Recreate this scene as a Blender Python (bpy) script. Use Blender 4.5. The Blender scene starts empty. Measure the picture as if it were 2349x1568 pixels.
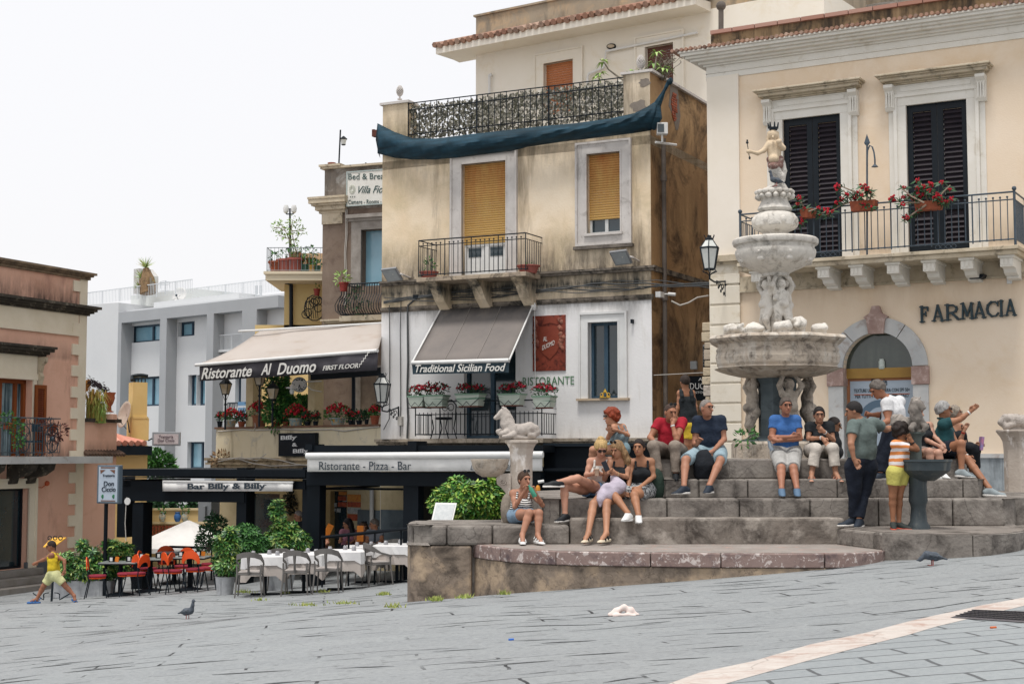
import bpy,math,random
import numpy as np
from mathutils import Vector,Matrix
R = math.radians
random.seed(7)
SC = bpy.context.scene
COL = SC.collection
FD = 3394.0;CX,CY = 1174.5,784.0
PITCH = math.atan(256 / FD)
cd = bpy.data.cameras.new('camera');cam = bpy.data.objects.new('camera',cd);COL.objects.link(cam)
cd.sensor_width = 36;cd.lens = 36 * FD / 2349.0;cd.clip_end = 2000;cd.clip_start = 0.1
cam.location = (0,0,0);cam.rotation_euler = (R(90) + PITCH,0,0)
SC.camera = cam
w = bpy.data.worlds.new('World');SC.world = w;w.use_nodes = True
nt = w.node_tree;bg = nt.nodes['Background']
sky = nt.nodes.new('ShaderNodeTexSky');sky.sky_type = 'NISHITA';sky.sun_disc = False
sky.sun_elevation = R(69);sky.sun_rotation = R(-73);sky.dust_density = 6;sky.air_density = 1.0;sky.ozone_density = 1.0
mx = nt.nodes.new('ShaderNodeMix');mx.data_type = 'RGBA';mx.inputs[0].default_value = 0.86
mx.inputs[7].default_value = (9.25,9.2,9.35,1)
nt.links.new(sky.outputs[0],mx.inputs[6]);nt.links.new(mx.outputs[2],bg.inputs[0])
bg.inputs[1].default_value = 0.10
sd = bpy.data.lights.new('sun','SUN');sd.energy = 2.5;sd.angle = R(14);sd.color = (1.0,0.965,0.92)
sun = bpy.data.objects.new('sun',sd);COL.objects.link(sun)
sun.rotation_euler = Vector((.10,.30,-.95)).to_track_quat('-Z','Y').to_euler()
SC.view_settings.view_transform = 'Standard';SC.view_settings.look = 'None'
SC.view_settings.exposure = 0.2;SC.view_settings.gamma = 1
SC.cycles.max_bounces = 6;SC.cycles.diffuse_bounces = 3;SC.cycles.glossy_bounces = 2;SC.cycles.transparent_max_bounces = 6
_ct,_st = math.cos(PITCH),math.sin(PITCH)
def ray(px,py):
 a = (px - CX) / FD;b = (CY - py) / FD
 return Vector((a,_ct - b * _st,_st + b * _ct))
def W(px,py,Y):
 r = ray(px,py);return r * (Y / r.y)
CTRL = [(2370,1255,19.4),(2321,1266,18.6),(2162,1281,18.4),(2023,1286,18.7),(1922,1302,18.3),(1796,1316,18.3),(1604,1329,18.4),
  (1375,1346,18.65),(1247,1355,18.95),(1100,1367,20.1),(940,1380,20.2),(430,1418,23),(170,1380,27),(300,1366,33),(700,1362,28.5),
  (90,1345,39),(2340,1178,24.3),(2330,1170,27.5),(1174,1568,9.8),(300,1568,11.5),(2200,1568,8.3),(1430,1410,14.6)]
_cp = np.array([tuple(W(*c)) for c in CTRL] + [(-14,44,-3.7),(4,34,-2.2),(0,36,-2.7),(14,30,-.8),(-30,40,-4.5),(-16,20,-3.6),(-8,8,-2.3),(0,0,-1.5),(8,4,-1.0)])
_A = np.c_[np.ones(len(_cp)),_cp[:,0],_cp[:,1]]
_pl = np.linalg.lstsq(_A,_cp[:,2],rcond=None)[0]
_res = _cp[:,2] - _A @ _pl
_K = np.exp(-((_cp[:,None,0] - _cp[None,:,0]) ** 2 + (_cp[:,None,1] - _cp[None,:,1]) ** 2) / (2 * 3.2 ** 2))
_wt = np.linalg.solve(_K + 0.004 * np.eye(len(_cp)),_res)
def gz(x,y):
 k = np.exp(-((_cp[:,0] - x) ** 2 + (_cp[:,1] - y) ** 2) / (2 * 3.2 ** 2))
 return float(_pl[0] + _pl[1] * x + _pl[2] * y + k @ _wt)
def G(px,py):
 r = ray(px,py);Y = 6.0
 while Y < 70:
  p = r * (Y / r.y)
  if p.z < gz(p.x,p.y): return p
  Y += 0.05
 return p
def link(o,parent=None):
 COL.objects.link(o)
 if parent is not None:
  o.parent = parent
  o.matrix_parent_inverse = parent.matrix_world.inverted() if False else Matrix.Translation(-Vector(parent.get('_w',(0,0,0))))
 return o
def tag(o,label=None,cat=None,group=None,kind=None):
 if label: o['label'] = label
 if cat: o['category'] = cat
 if group: o['group'] = group
 if kind: o['kind'] = kind
 return o
def thing(name,label,cat,loc=(0,0,0),group=None):
 o = bpy.data.objects.new(name,None);o.empty_display_size = 0.1
 COL.objects.link(o);o.location = loc;o['_w'] = tuple(loc)
 return tag(o,label,cat,group)
class MB:
 def __init__(s): s.v = [];s.f = []
 def add(s,vs,fs):
  n = len(s.v);s.v += [tuple(v) for v in vs];s.f += [tuple(i + n for i in f) for f in fs];return s
 def hexa(s,p):
  return s.add(p,[(0,3,2,1),(4,5,6,7),(0,1,5,4),(1,2,6,5),(2,3,7,6),(3,0,4,7)])
 def box(s,c,h,M=None):
  c = Vector(c);pts = []
  for z in (-1,1):
   for x,y in ((-1,-1),(1,-1),(1,1),(-1,1)):
    o = Vector((x*h[0],y*h[1],z*h[2]));pts.append(c + (M @ o if M else o))
  return s.hexa(pts)
 def tube(s,a,b,ra,rb=None,n=8,cap=True):
  a = Vector(a);b = Vector(b);rb = ra if rb is None else rb;d = (b - a)
  if d.length < 1e-6: return s
  d.normalize();u = d.orthogonal().normalized();v = d.cross(u);vs = []
  for p,r in ((a,ra),(b,rb)):
   for i in range(n):
    t = 2*math.pi*i/n;vs.append(p + u*(r*math.cos(t)) + v*(r*math.sin(t)))
  fs = [(i,(i+1) % n,n+(i+1) % n,n+i) for i in range(n)]
  if cap: fs += [tuple(range(n))[::-1],tuple(range(n,2*n))]
  return s.add(vs,fs)
 def path(s,pts,r,n=6):
  pts = [Vector(p) for p in pts]
  if len(pts) < 2: return s
  vs = [];u = None
  for i,p in enumerate(pts):
   d = (pts[min(i+1,len(pts)-1)] - pts[max(i-1,0)])
   if d.length < 1e-9: d = Vector((0,0,1))
   d.normalize()
   if u is None: u = d.orthogonal().normalized()
   u = (u - d * u.dot(d));
   u = u.normalized() if u.length > 1e-6 else d.orthogonal().normalized()
   v = d.cross(u);rr = r[i] if isinstance(r,(list,tuple)) else r
   for k in range(n):
    t = 2*math.pi*k/n;vs.append(p + u*(rr*math.cos(t)) + v*(rr*math.sin(t)))
  fs = []
  for i in range(len(pts)-1):
   for k in range(n):
    fs.append((i*n+k,i*n+(k+1) % n,(i+1)*n+(k+1) % n,(i+1)*n+k))
  fs += [tuple(range(n))[::-1],tuple(range((len(pts)-1)*n,len(pts)*n))]
  return s.add(vs,fs)
 def lathe(s,c,prof,n=24,sides=None,rot=0.0,wob=None):
  c = Vector(c);n = sides or n;vs = []
  for r,z in prof:
   for i in range(n):
    t = 2*math.pi*(i+rot)/n
    rr = r * (wob(t,z) if wob else 1)
    vs.append(c + Vector((rr*math.cos(t),rr*math.sin(t),z)))
  fs = []
  for j in range(len(prof)-1):
   for i in range(n):
    fs.append((j*n+i,j*n+(i+1) % n,(j+1)*n+(i+1) % n,(j+1)*n+i))
  fs += [tuple(range(n))[::-1],tuple(range((len(prof)-1)*n,len(prof)*n))]
  return s.add(vs,fs)
 def prism(s,poly,off):
  n = len(poly);off = Vector(off)
  vs = [Vector(p) for p in poly] + [Vector(p) + off for p in poly]
  return s.add(vs,[tuple(range(n))[::-1],tuple(range(n,2*n))] + [(i,(i+1) % n,n+(i+1) % n,n+i) for i in range(n)])
 def grid(s,rows):
  n = len(rows[0]);vs = [p for r in rows for p in r]
  return s.add(vs,[(j*n+i,j*n+i+1,(j+1)*n+i+1,(j+1)*n+i) for j in range(len(rows)-1) for i in range(n-1)])
 def ball(s,c,r,n=8,m=5):
  r = r if isinstance(r,(tuple,list)) else (r,r,r);c = Vector(c);vs = [c + Vector((0,0,-r[2]))]
  for j in range(1,m):
   p = math.pi*j/m
   for i in range(n):
    t = 2*math.pi*i/n;vs.append(c + Vector((r[0]*math.sin(p)*math.cos(t),r[1]*math.sin(p)*math.sin(t),-r[2]*math.cos(p))))
  vs.append(c + Vector((0,0,r[2])));L = len(vs)-1
  fs = [(0,1+(i+1) % n,1+i) for i in range(n)]
  for j in range(m-2):
   fs += [(1+j*n+i,1+j*n+(i+1) % n,1+(j+1)*n+(i+1) % n,1+(j+1)*n+i) for i in range(n)]
  fs += [(L,1+(m-2)*n+i,1+(m-2)*n+(i+1) % n) for i in range(n)]
  return s.add(vs,fs)
 def build(s,name,m,parent=None,smooth=False,bevel=0,thick=0,label=None,sub=0):
  me = bpy.data.meshes.new(name);me.from_pydata([tuple(v) for v in s.v],[],s.f);me.validate()
  import bmesh
  bm = bmesh.new();bm.from_mesh(me);bmesh.ops.recalc_face_normals(bm,faces=bm.faces);bm.to_mesh(me);bm.free()
  o = bpy.data.objects.new(name,me)
  if m is not None: me.materials.append(m)
  if smooth:
   me.polygons.foreach_set('use_smooth',[True]*len(me.polygons))
   try: me.set_sharp_from_angle(angle=R(40))
   except Exception: pass
  link(o,parent)
  if thick:
   q = o.modifiers.new('t','SOLIDIFY');q.thickness = thick;q.offset = 0
  if bevel:
   q = o.modifiers.new('b','BEVEL');q.width = bevel;q.segments = 2;q.limit_method = 'ANGLE';q.angle_limit = R(40)
  if sub:
   q = o.modifiers.new('s','SUBSURF');q.levels = sub;q.render_levels = sub
  if label: o['label'] = label
  return o
_M = {}
def srgb(h):
 if isinstance(h,str):
  h = h.lstrip('#');h = [int(h[i:i+2],16)/255 for i in (0,2,4)]
  return tuple(x/12.92 if x <= 0.04045 else ((x+0.055)/1.055)**2.4 for x in h) + (1,)
 return tuple(h) + (1,)
def _mix(N,L,fac,a,b):
 m = N.new('ShaderNodeMix');m.data_type = 'RGBA'
 for sock,val in ((m.inputs[0],fac),(m.inputs[6],a),(m.inputs[7],b)):
  if hasattr(val,'links') or hasattr(val,'is_linked'): L.new(val,sock)
  else: sock.default_value = val
 return m.outputs[2]
def _noise(N,L,vec,scale,detail=4,rough=.6,lo=.35,hi=.65,dist=0):
 n = N.new('ShaderNodeTexNoise');n.inputs['Scale'].default_value = scale;n.inputs['Detail'].default_value = detail
 n.inputs['Roughness'].default_value = rough;n.inputs['Distortion'].default_value = dist
 if vec: L.new(vec,n.inputs['Vector'])
 r = N.new('ShaderNodeMapRange');r.inputs[1].default_value = lo;r.inputs[2].default_value = hi
 L.new(n.outputs[0],r.inputs[0]);return r.outputs[0],n.outputs[0]
def mat(name,col,rough=.8,var=None,vs=3,streak=None,ss=(6,6,.5),slo=.5,shi=.7,dirt=None,ds=1.2,dlo=.52,dhi=.68,
  bands=(),bump=0,bs=60,island=0,metal=0,spec=.3,crack=None,trans=0,coat=0,tl=0):
 """procedural surface: base colour, large soft variation, vertical streaks, blotches of dirt, horizontal bands of dirt or painted shade"""
 if name in _M: return _M[name]
 m = bpy.data.materials.new(name);m.use_nodes = True;_M[name] = m
 N = m.node_tree.nodes;L = m.node_tree.links;b = N['Principled BSDF']
 b.inputs['Roughness'].default_value = rough;b.inputs['Metallic'].default_value = metal
 b.inputs['Specular IOR Level'].default_value = spec
 if coat: b.inputs['Coat Weight'].default_value = coat
 if trans: b.inputs['Transmission Weight'].default_value = trans
 g = N.new('ShaderNodeNewGeometry');pos = g.outputs['Position']
 c = srgb(col)
 if island:
  rr = N.new('ShaderNodeValToRGB');L.new(g.outputs['Random Per Island'],rr.inputs[0])
  e = rr.color_ramp.elements;cols = island if isinstance(island,(list,tuple)) else [col]
  e[0].color = srgb(cols[0]);e[1].color = srgb(cols[-1])
  for i,cc in enumerate(cols[1:-1]): q = e.new((i+1)/(len(cols)-1));q.color = srgb(cc)
  c = rr.outputs[0]
 if var:
  f,_ = _noise(N,L,pos,vs,5,.65,.3,.7);c = _mix(N,L,f,c,srgb(var))
 if dirt:
  f,_ = _noise(N,L,pos,ds,8,.72,dlo,dhi,.6);c = _mix(N,L,f,c,srgb(dirt))
 if streak:
  mp = N.new('ShaderNodeMapping');mp.inputs['Scale'].default_value = ss;L.new(pos,mp.inputs[0])
  f,_ = _noise(N,L,mp.outputs[0],1,6,.65,slo,shi);c = _mix(N,L,f,c,srgb(streak))
 if bands:
  sp = N.new('ShaderNodeSeparateXYZ');L.new(pos,sp.inputs[0])
  for (z0,z1,z2,bc,amt) in bands:
   a1 = N.new('ShaderNodeMapRange');a1.inputs[1].default_value = z0;a1.inputs[2].default_value = z1;L.new(sp.outputs[2],a1.inputs[0])
   a2 = N.new('ShaderNodeMapRange');a2.inputs[1].default_value = z2;a2.inputs[2].default_value = z1+.001;L.new(sp.outputs[2],a2.inputs[0])
   mp = N.new('ShaderNodeMapping');mp.inputs['Scale'].default_value = (3.5,3.5,.8);L.new(pos,mp.inputs[0])
   f,raw = _noise(N,L,mp.outputs[0],1,7,.75,.3,.62)
   k = N.new('ShaderNodeMath');k.operation = 'MULTIPLY';L.new(a1.outputs[0],k.inputs[0]);L.new(a2.outputs[0],k.inputs[1])
   k2 = N.new('ShaderNodeMath');k2.operation = 'MULTIPLY';L.new(k.outputs[0],k2.inputs[0]);L.new(f,k2.inputs[1])
   k3 = N.new('ShaderNodeMath');k3.operation = 'MULTIPLY';k3.inputs[1].default_value = amt;k3.use_clamp = True;L.new(k2.outputs[0],k3.inputs[0])
   c = _mix(N,L,k3.outputs[0],c,srgb(bc))
 hgt = None
 if crack:
  v = N.new('ShaderNodeTexVoronoi');v.feature = 'DISTANCE_TO_EDGE';v.inputs['Scale'].default_value = crack[0]
  dn = N.new('ShaderNodeTexNoise');dn.inputs['Scale'].default_value = crack[0]*2.5;dn.inputs['Detail'].default_value = 4
  L.new(pos,dn.inputs['Vector'])
  ad = N.new('ShaderNodeMix');ad.data_type = 'RGBA';ad.blend_type = 'ADD';ad.inputs[0].default_value = .35
  L.new(pos,ad.inputs[6]);L.new(dn.outputs[1],ad.inputs[7]);L.new(ad.outputs[2],v.inputs['Vector'])
  mr = N.new('ShaderNodeMapRange');mr.inputs[2].default_value = crack[1];mr.inputs[3].default_value = crack[3] if len(crack) > 3 else .8;mr.inputs[4].default_value = 0
  L.new(v.outputs[0],mr.inputs[0]);c = _mix(N,L,mr.outputs[0],c,srgb(crack[2]))
 if hasattr(c,'is_linked') or hasattr(c,'links'): L.new(c,b.inputs['Base Color'])
 else: b.inputs['Base Color'].default_value = c
 if tl:
  tb = N.new('ShaderNodeBsdfTranslucent');tb.inputs[0].default_value = srgb(col);ms = N.new('ShaderNodeMixShader');ms.inputs[0].default_value = tl;out = N['Material Output'];L.new(b.outputs[0],ms.inputs[1]);L.new(tb.outputs[0],ms.inputs[2]);L.new(ms.outputs[0],out.inputs[0])
 if bump:
  n = N.new('ShaderNodeTexNoise');n.inputs['Scale'].default_value = bs;n.inputs['Detail'].default_value = 5;L.new(pos,n.inputs['Vector'])
  bp = N.new('ShaderNodeBump');bp.inputs['Strength'].default_value = bump;bp.inputs['Distance'].default_value = .02
  L.new(n.outputs[0],bp.inputs['Height']);L.new(bp.outputs[0],b.inputs['Normal'])
 return m
class Fac:
 """vertical wall plane through two ground points; s runs along it, d toward the viewer, z up"""
 def __init__(s,a,b):
  s.O = Vector((a[0],a[1],0));s.u = (Vector((b[0],b[1],0)) - s.O).normalized();s.n = Vector((s.u.y,-s.u.x,0))
  s.len = (Vector((b[0],b[1],0)) - s.O).length
 def p(s,px,py,d=0):
  r = ray(px,py);O = s.O + s.n*d;t = O.dot(s.n) / r.dot(s.n);q = r*t - s.O
  return q.dot(s.u),q.z
 def w(s,a,d,z): return s.O + s.u*a + s.n*d + Vector((0,0,z))
 def P(s,px,py,d=0): a,z = s.p(px,py,d);return s.w(a,d,z)
 def box(s,mb,s0,s1,z0,z1,d0,d1):
  return mb.hexa([s.w(s0,d1,z0),s.w(s1,d1,z0),s.w(s1,d0,z0),s.w(s0,d0,z0),s.w(s0,d1,z1),s.w(s1,d1,z1),s.w(s1,d0,z1),s.w(s0,d0,z1)])
 def pbox(s,mb,x0,y0,x1,y1,d0,d1):
  a,zt = s.p(x0,y0,d1);b,zb = s.p(x1,y1,d1);return s.box(mb,a,b,zb,zt,d0,d1)
 def rect(s,x0,y0,x1,y1,d=0):
  a,zt = s.p(x0,y0,d);b,zb = s.p(x1,y1,d);return (a,b,zb,zt)
 def wall(s,mb,s0,s1,z0,z1,holes=(),rev=.25,thick=.4):
  xs = sorted({s0,s1} | {h[0] for h in holes} | {h[1] for h in holes});zs = sorted({z0,z1} | {h[2] for h in holes} | {h[3] for h in holes})
  for i in range(len(xs)-1):
   for j in range(len(zs)-1):
    cx = (xs[i]+xs[i+1])/2;cz = (zs[j]+zs[j+1])/2
    if any(h[0] < cx < h[1] and h[2] < cz < h[3] for h in holes): continue
    mb.add([s.w(xs[i],0,zs[j]),s.w(xs[i+1],0,zs[j]),s.w(xs[i+1],0,zs[j+1]),s.w(xs[i],0,zs[j+1])],[(0,1,2,3)])
  for a,b,c,e in holes:
   q = [(a,c),(b,c),(b,e),(a,e)]
   for k in range(4):
    (p0,r0),(p1,r1) = q[k],q[(k+1) % 4]
    mb.add([s.w(p0,0,r0),s.w(p1,0,r1),s.w(p1,-rev,r1),s.w(p0,-rev,r0)],[(0,1,2,3)])
  for (a,b,c,e) in ((s0,s0,z0,z1),(s1,s1,z0,z1)):
   mb.add([s.w(a,0,c),s.w(a,0,e),s.w(a,-thick,e),s.w(a,-thick,c)],[(0,1,2,3)])
  mb.add([s.w(s0,0,z1),s.w(s1,0,z1),s.w(s1,-thick,z1),s.w(s0,-thick,z1)],[(0,1,2,3)])
  return mb
 def frame(s,mb,r,wd,d0,d1,bottom=True):
  a,b,c,e = r
  s.box(mb,a-wd,a,c,e,d0,d1);s.box(mb,b,b+wd,c,e,d0,d1);s.box(mb,a-wd,b+wd,e,e+wd,d0,d1)
  if bottom: s.box(mb,a-wd,b+wd,c-wd,c,d0,d1)
def text(st,A,B,h,m,parent=None,name='lettering',up=(0,0,1),shear=0,bold=0,nrm=None,ext=.004,fit=True,serif=0):
 cu = bpy.data.curves.new('t','FONT');cu.body = st;cu.size = 1;cu.shear = shear;cu.offset = bold;cu.extrude = .01;cu.resolution_u = 3
 o = bpy.data.objects.new('t',cu);COL.objects.link(o)
 dg = bpy.context.evaluated_depsgraph_get();me = bpy.data.meshes.new_from_object(o.evaluated_get(dg))
 bpy.data.objects.remove(o);bpy.data.curves.remove(cu)
 n = len(me.vertices);co = np.empty(n*3,'f');me.vertices.foreach_get('co',co);co = co.reshape(-1,3)
 x0,x1 = co[:,0].min(),co[:,0].max()
 A = Vector(A);B = Vector(B);u = B - A;Lw = u.length;u.normalize();up = Vector(up).normalized()
 nn = u.cross(up).normalized();nn = nn if nn.dot(A) < 0 else -nn
 sx = Lw/(x1-x0);sy = h/0.70
 if serif:
  ev = np.empty(len(me.edges)*2,'i4');me.edges.foreach_get('vertices',ev);ev = ev.reshape(-1,2);mbs = MB();seen = set()
  for a_,b_ in ev:
   p,q = co[a_],co[b_]
   if p[2] < 0 or q[2] < 0 or abs(p[1]-q[1]) > .004: continue
   l_ = abs(p[0]-q[0]);y_ = p[1]
   if not (.05 < l_ < .20) or min(abs(y_-v) for v in (0,.69,.73,.48,.51,.75,-.2)) > .03: continue
   k_ = (round(min(p[0],q[0]),2),round(y_,2))
   if k_ in seen: continue
   seen.add(k_);c_ = (p[0]+q[0])/2;hw = l_/2+.055;dn = -1 if y_ > .3 else 1;y0,y1 = sorted((y_,y_+dn*serif))
   mbs.hexa([(c_-hw,y0,-.009),(c_+hw,y0,-.009),(c_+hw,y1,-.009),(c_-hw,y1,-.009),(c_-hw,y0,.0098),(c_+hw,y0,.0098),(c_+hw,y1,.0098),(c_-hw,y1,.0098)])
  if mbs.v:
   m2 = bpy.data.meshes.new('s');nv0 = co.shape[0];P0 = [tuple(v) for v in co];F0 = [tuple(p.vertices) for p in me.polygons]
   me = bpy.data.meshes.new(name);me.from_pydata(P0+[tuple(v) for v in mbs.v],[],F0+[tuple(i+nv0 for i in f) for f in mbs.f]);co = np.vstack([co,np.array(mbs.v,'f')])
 X = (co[:,0]-x0)*sx;Yv = co[:,1]*sy;Z = co[:,2]/.01*ext
 out = np.outer(X,np.array(u)) + np.outer(Yv,np.array(up)) + np.outer(Z,np.array(nn)) + np.array(A)
 off = Vector(parent['_w']) if parent is not None and '_w' in parent else Vector((0,0,0))
 me.vertices.foreach_set('co',out.astype('f').ravel());me.update()
 me.materials.clear();me.materials.append(m);me.name = name
 ob = bpy.data.objects.new(name,me);link(ob,parent);return ob
def leaves(mb,blobs,n,size,bend=.3,asp=.45,palm=0,rnd=random):
 tot = sum((b[3] if not isinstance(b[3],tuple) else b[3][0])**2 for b in blobs)
 for b in blobs:
  r = b[3] if isinstance(b[3],tuple) else (b[3],)*3
  k = max(1,int(n * r[0]**2 / tot))
  for _ in range(k):
   while True:
    q = Vector((rnd.uniform(-1,1),rnd.uniform(-1,1),rnd.uniform(-1,1)))
    if .35 < q.length < 1: break
   if q.length < .75 and rnd.random() < .5: q = q.normalized()*rnd.uniform(.75,1)
   c = Vector((b[0]+q.x*r[0],b[1]+q.y*r[1],b[2]+q.z*r[2]))
   if palm:
    ax = (q.normalized()*.7+Vector((rnd.uniform(-.5,.5),rnd.uniform(-.5,.5),rnd.uniform(.1,.9)))).normalized();e1 = ax.orthogonal().normalized();e2 = ax.cross(e1);t0 = rnd.random()*6;L = size*rnd.uniform(.7,1.15)
    for i in range(palm):
     t = t0+6.283*i/palm;d = (e1*math.cos(t)+e2*math.sin(t)+ax*.25).normalized();s = d.cross(ax).normalized();wd = L*.17
     mb.add([c,c+d*L*.55+s*wd-ax*L*.02,c+d*L-ax*L*.12,c+d*L*.55-s*wd-ax*L*.02],[(0,1,2,3)])
    continue
   d = (q.normalized() + Vector((rnd.uniform(-1,1),rnd.uniform(-1,1),rnd.uniform(-.7,.9)))*.8).normalized()
   s = d.cross(Vector((rnd.uniform(-1,1),rnd.uniform(-1,1),rnd.uniform(-1,1)))).normalized()
   nn = d.cross(s);L = size*rnd.uniform(.6,1.25);wd = L*asp*.5
   mb.add([c,c+d*L*.5+s*wd+nn*L*bend*.3,c+d*L+nn*(-L*bend*.2),c+d*L*.5-s*wd+nn*L*bend*.3],[(0,1,2,3)])
 return mb
# ================================================================ GROUND
def stone_paving(name,c1,c2,joint,scale,rot,jw=.012,pit=True,bw=1.35,bh=.42,jm=True):
 m = bpy.data.materials.new(name);m.use_nodes = True;N = m.node_tree.nodes;L = m.node_tree.links;b = N['Principled BSDF']
 b.inputs['Roughness'].default_value = .62;b.inputs['Specular IOR Level'].default_value = .35
 g = N.new('ShaderNodeNewGeometry');pos = g.outputs['Position']
 dn = N.new('ShaderNodeTexNoise');dn.inputs['Scale'].default_value = 1.3;dn.inputs['Detail'].default_value = 5;L.new(pos,dn.inputs['Vector'])
 mp = N.new('ShaderNodeMapping');mp.inputs['Rotation'].default_value = (0,0,R(rot));L.new(pos,mp.inputs[0])
 ad = N.new('ShaderNodeMix');ad.data_type = 'RGBA';ad.blend_type = 'ADD';ad.inputs[0].default_value = .14 if jm else .10
 L.new(mp.outputs[0],ad.inputs[6]);L.new(dn.outputs[1],ad.inputs[7])
 br = N.new('ShaderNodeTexBrick');br.offset = .43;br.inputs['Scale'].default_value = scale;br.inputs['Brick Width'].default_value = bw
 br.inputs['Row Height'].default_value = bh;br.inputs['Mortar Size'].default_value = jw;br.inputs['Mortar Smooth'].default_value = .4
 br.inputs['Color1'].default_value = srgb(c1);br.inputs['Color2'].default_value = srgb(c2);br.inputs['Bias'].default_value = 0
 br.inputs['Mortar'].default_value = srgb(c1)
 L.new(ad.outputs[2],br.inputs['Vector'])
 f1,r1 = _noise(N,L,pos,.5,5,.6,.3,.7);f2,r2 = _noise(N,L,pos,22,6,.7,.30,.7)
 c = br.outputs[0];
 va = N.new('ShaderNodeMath');va.operation = 'MULTIPLY';va.inputs[1].default_value = .5;L.new(f1,va.inputs[0])
 c = _mix(N,L,va.outputs[0],c,srgb('#7f8587'))
 vb = N.new('ShaderNodeMath');vb.operation = 'MULTIPLY';vb.inputs[1].default_value = .45;L.new(f2,vb.inputs[0])
 c = _mix(N,L,vb.outputs[0],c,srgb('#a9adae'))
 if pit:
  st = N.new('ShaderNodeMapping');st.inputs['Rotation'].default_value = (0,0,R(rot+4));st.inputs['Scale'].default_value = (11,22,20);L.new(pos,st.inputs[0])
  f3,_ = _noise(N,L,st.outputs[0],1,6,.8,.56,.68);c = _mix(N,L,f3,c,srgb('#51524f'))
 jf,_ = _noise(N,L,pos,1.7,3,.6,.50,.60) if jm else _noise(N,L,pos,2.5,3,.6,.25,.4)
 k = N.new('ShaderNodeMath');k.operation = 'MULTIPLY';L.new(br.outputs['Fac'],k.inputs[0]);L.new(jf,k.inputs[1])
 c = _mix(N,L,k.outputs[0],c,srgb(joint));L.new(c,b.inputs['Base Color'])
 h = N.new('ShaderNodeMath');h.operation = 'MULTIPLY_ADD';h.inputs[1].default_value = -1.5;L.new(k.outputs[0],h.inputs[0]);L.new(r2,h.inputs[2])
 bp = N.new('ShaderNodeBump');bp.inputs['Strength'].default_value = .6;bp.inputs['Distance'].default_value = .02
 L.new(h.outputs[0],bp.inputs['Height']);L.new(bp.outputs[0],b.inputs['Normal'])
 return m
M_pav = stone_paving('basalt_paving','#858889','#787b7d','#26282a',1.0,-7,.016)
M_brick = stone_paving('small_basalt_paving','#8a9092','#81878a','#55585a',1.0,-2,.016,False,.74,.36,False)
def sheet(xs,ys,dz=0):
 mb = MB();mb.grid([[(x,y,gz(x,y)+dz) for x in xs] for y in ys]);return mb
def frange(a,b,n): return [a+(b-a)*i/(n-1) for i in range(n)]
tag(sheet(frange(-26,26,105),frange(2,46,89)).build('plaza_paving',M_pav,smooth=True),kind='structure')
jn = MB();rnd = random.Random(41);ca,sa = math.cos(R(-6)),math.sin(R(-6));v_ = 4.0
def crackline(x,y,an,l_,w_):
 n = max(3,int(l_/.16));top_,bot_ = [],[];d = 0
 for i in range(n+1):
  t = i/n;d += rnd.gauss(0,.014);w2 = w_*math.sin(math.pi*min(max(t,.04),.96))**.6*rnd.uniform(.5,1.2);px_ = x+l_*(t-.5)*math.cos(an)-d*math.sin(an);py_ = y+l_*(t-.5)*math.sin(an)+d*math.cos(an);z_ = gz(px_,py_)+.003
  top_.append((px_,py_+w2/2,z_));bot_.append((px_,py_-w2/2,z_))
 jn.grid([bot_,top_])
while v_ < 36:
 u_ = -16+rnd.random()
 while u_ < 13:
  l_ = rnd.uniform(.45,1.25);x,y = (u_+l_/2)*ca-v_*sa,(u_+l_/2)*sa+v_*ca
  if rnd.random() < .42 and abs(x) < y*.36+1: crackline(x+rnd.gauss(0,.05),y+rnd.gauss(0,.07),R(-6)+rnd.gauss(0,.09)+(rnd.uniform(.2,.7) if rnd.random() < .18 else 0),l_*rnd.uniform(.35,.95),rnd.uniform(.018,.05)*(.6+y/24))
  u_ += l_
 v_ += rnd.uniform(.30,.44)
tag(jn.build('paving_joints',mat('dark_joint','#34373a',.95,var='#4b4d4e',vs=5)),kind='structure')
gb = MB()
for a in ((-400,-26,2,46),(26,400,2,46),(-400,400,46,900),(-400,400,-60,2)):
 xs = frange(a[0],a[1],24);ys = frange(a[2],a[3],24)
 gb.grid([[(x,y,max(min(gz(max(-26,min(26,x)),max(2,min(46,y))),-.8),-6)) for x in xs] for y in ys])
tag(gb.build('ground',M_pav),kind='structure')
up_e = [(1500,1584),(1606,1544),(1732,1517),(1859,1479),(1985,1452),(2080,1428),(2144,1413),(2254,1389),(2349,1372),(2440,1355)]
lo_e = [(1610,1592),(1669,1568),(1770,1540),(1880,1509),(1990,1482),(2080,1458),(2150,1437),(2254,1412),(2349,1391),(2440,1372)]
def onground(pts,dz):
 o = []
 for p in pts: q = G(*p);o.append(Vector((q.x,q.y,gz(q.x,q.y)+dz)))
 return o
U = onground(up_e,.006);Lo = onground(lo_e,.006)
def dens(P,n=6):
 o = []
 for a,b in zip(P[:-1],P[1:]):
  for i in range(n): q = a.lerp(b,i/n);o.append(Vector((q.x,q.y,gz(q.x,q.y)+.006)))
 return o + [P[-1]]
U = dens(U);Lo = dens(Lo)
M_marb = mat('pale_marble_kerb','#b5aaa2',.7,var='#c3bdb6',vs=6,dirt='#a48a7e',ds=3,dlo=.5,dhi=.66,bump=.3,bs=30,crack=(1.1,.012,'#8c8178',.7))
mb = MB();mb.grid([U,[a.lerp(b,.5) for a,b in zip(U,Lo)],Lo]);tag(mb.build('marble_paving_strip',M_marb),kind='structure')
mb = MB();rows = []
for k in range(0,24):
 off = Vector((.85,-.55,0))*(.5*k);rr = []
 for q in Lo:
  w_ = q + off;rr.append(Vector((w_.x,w_.y,gz(w_.x,w_.y)+.004)))
 rows.append(rr)
mb.grid(rows);tag(mb.build('small_paving',M_brick),kind='structure')
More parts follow.
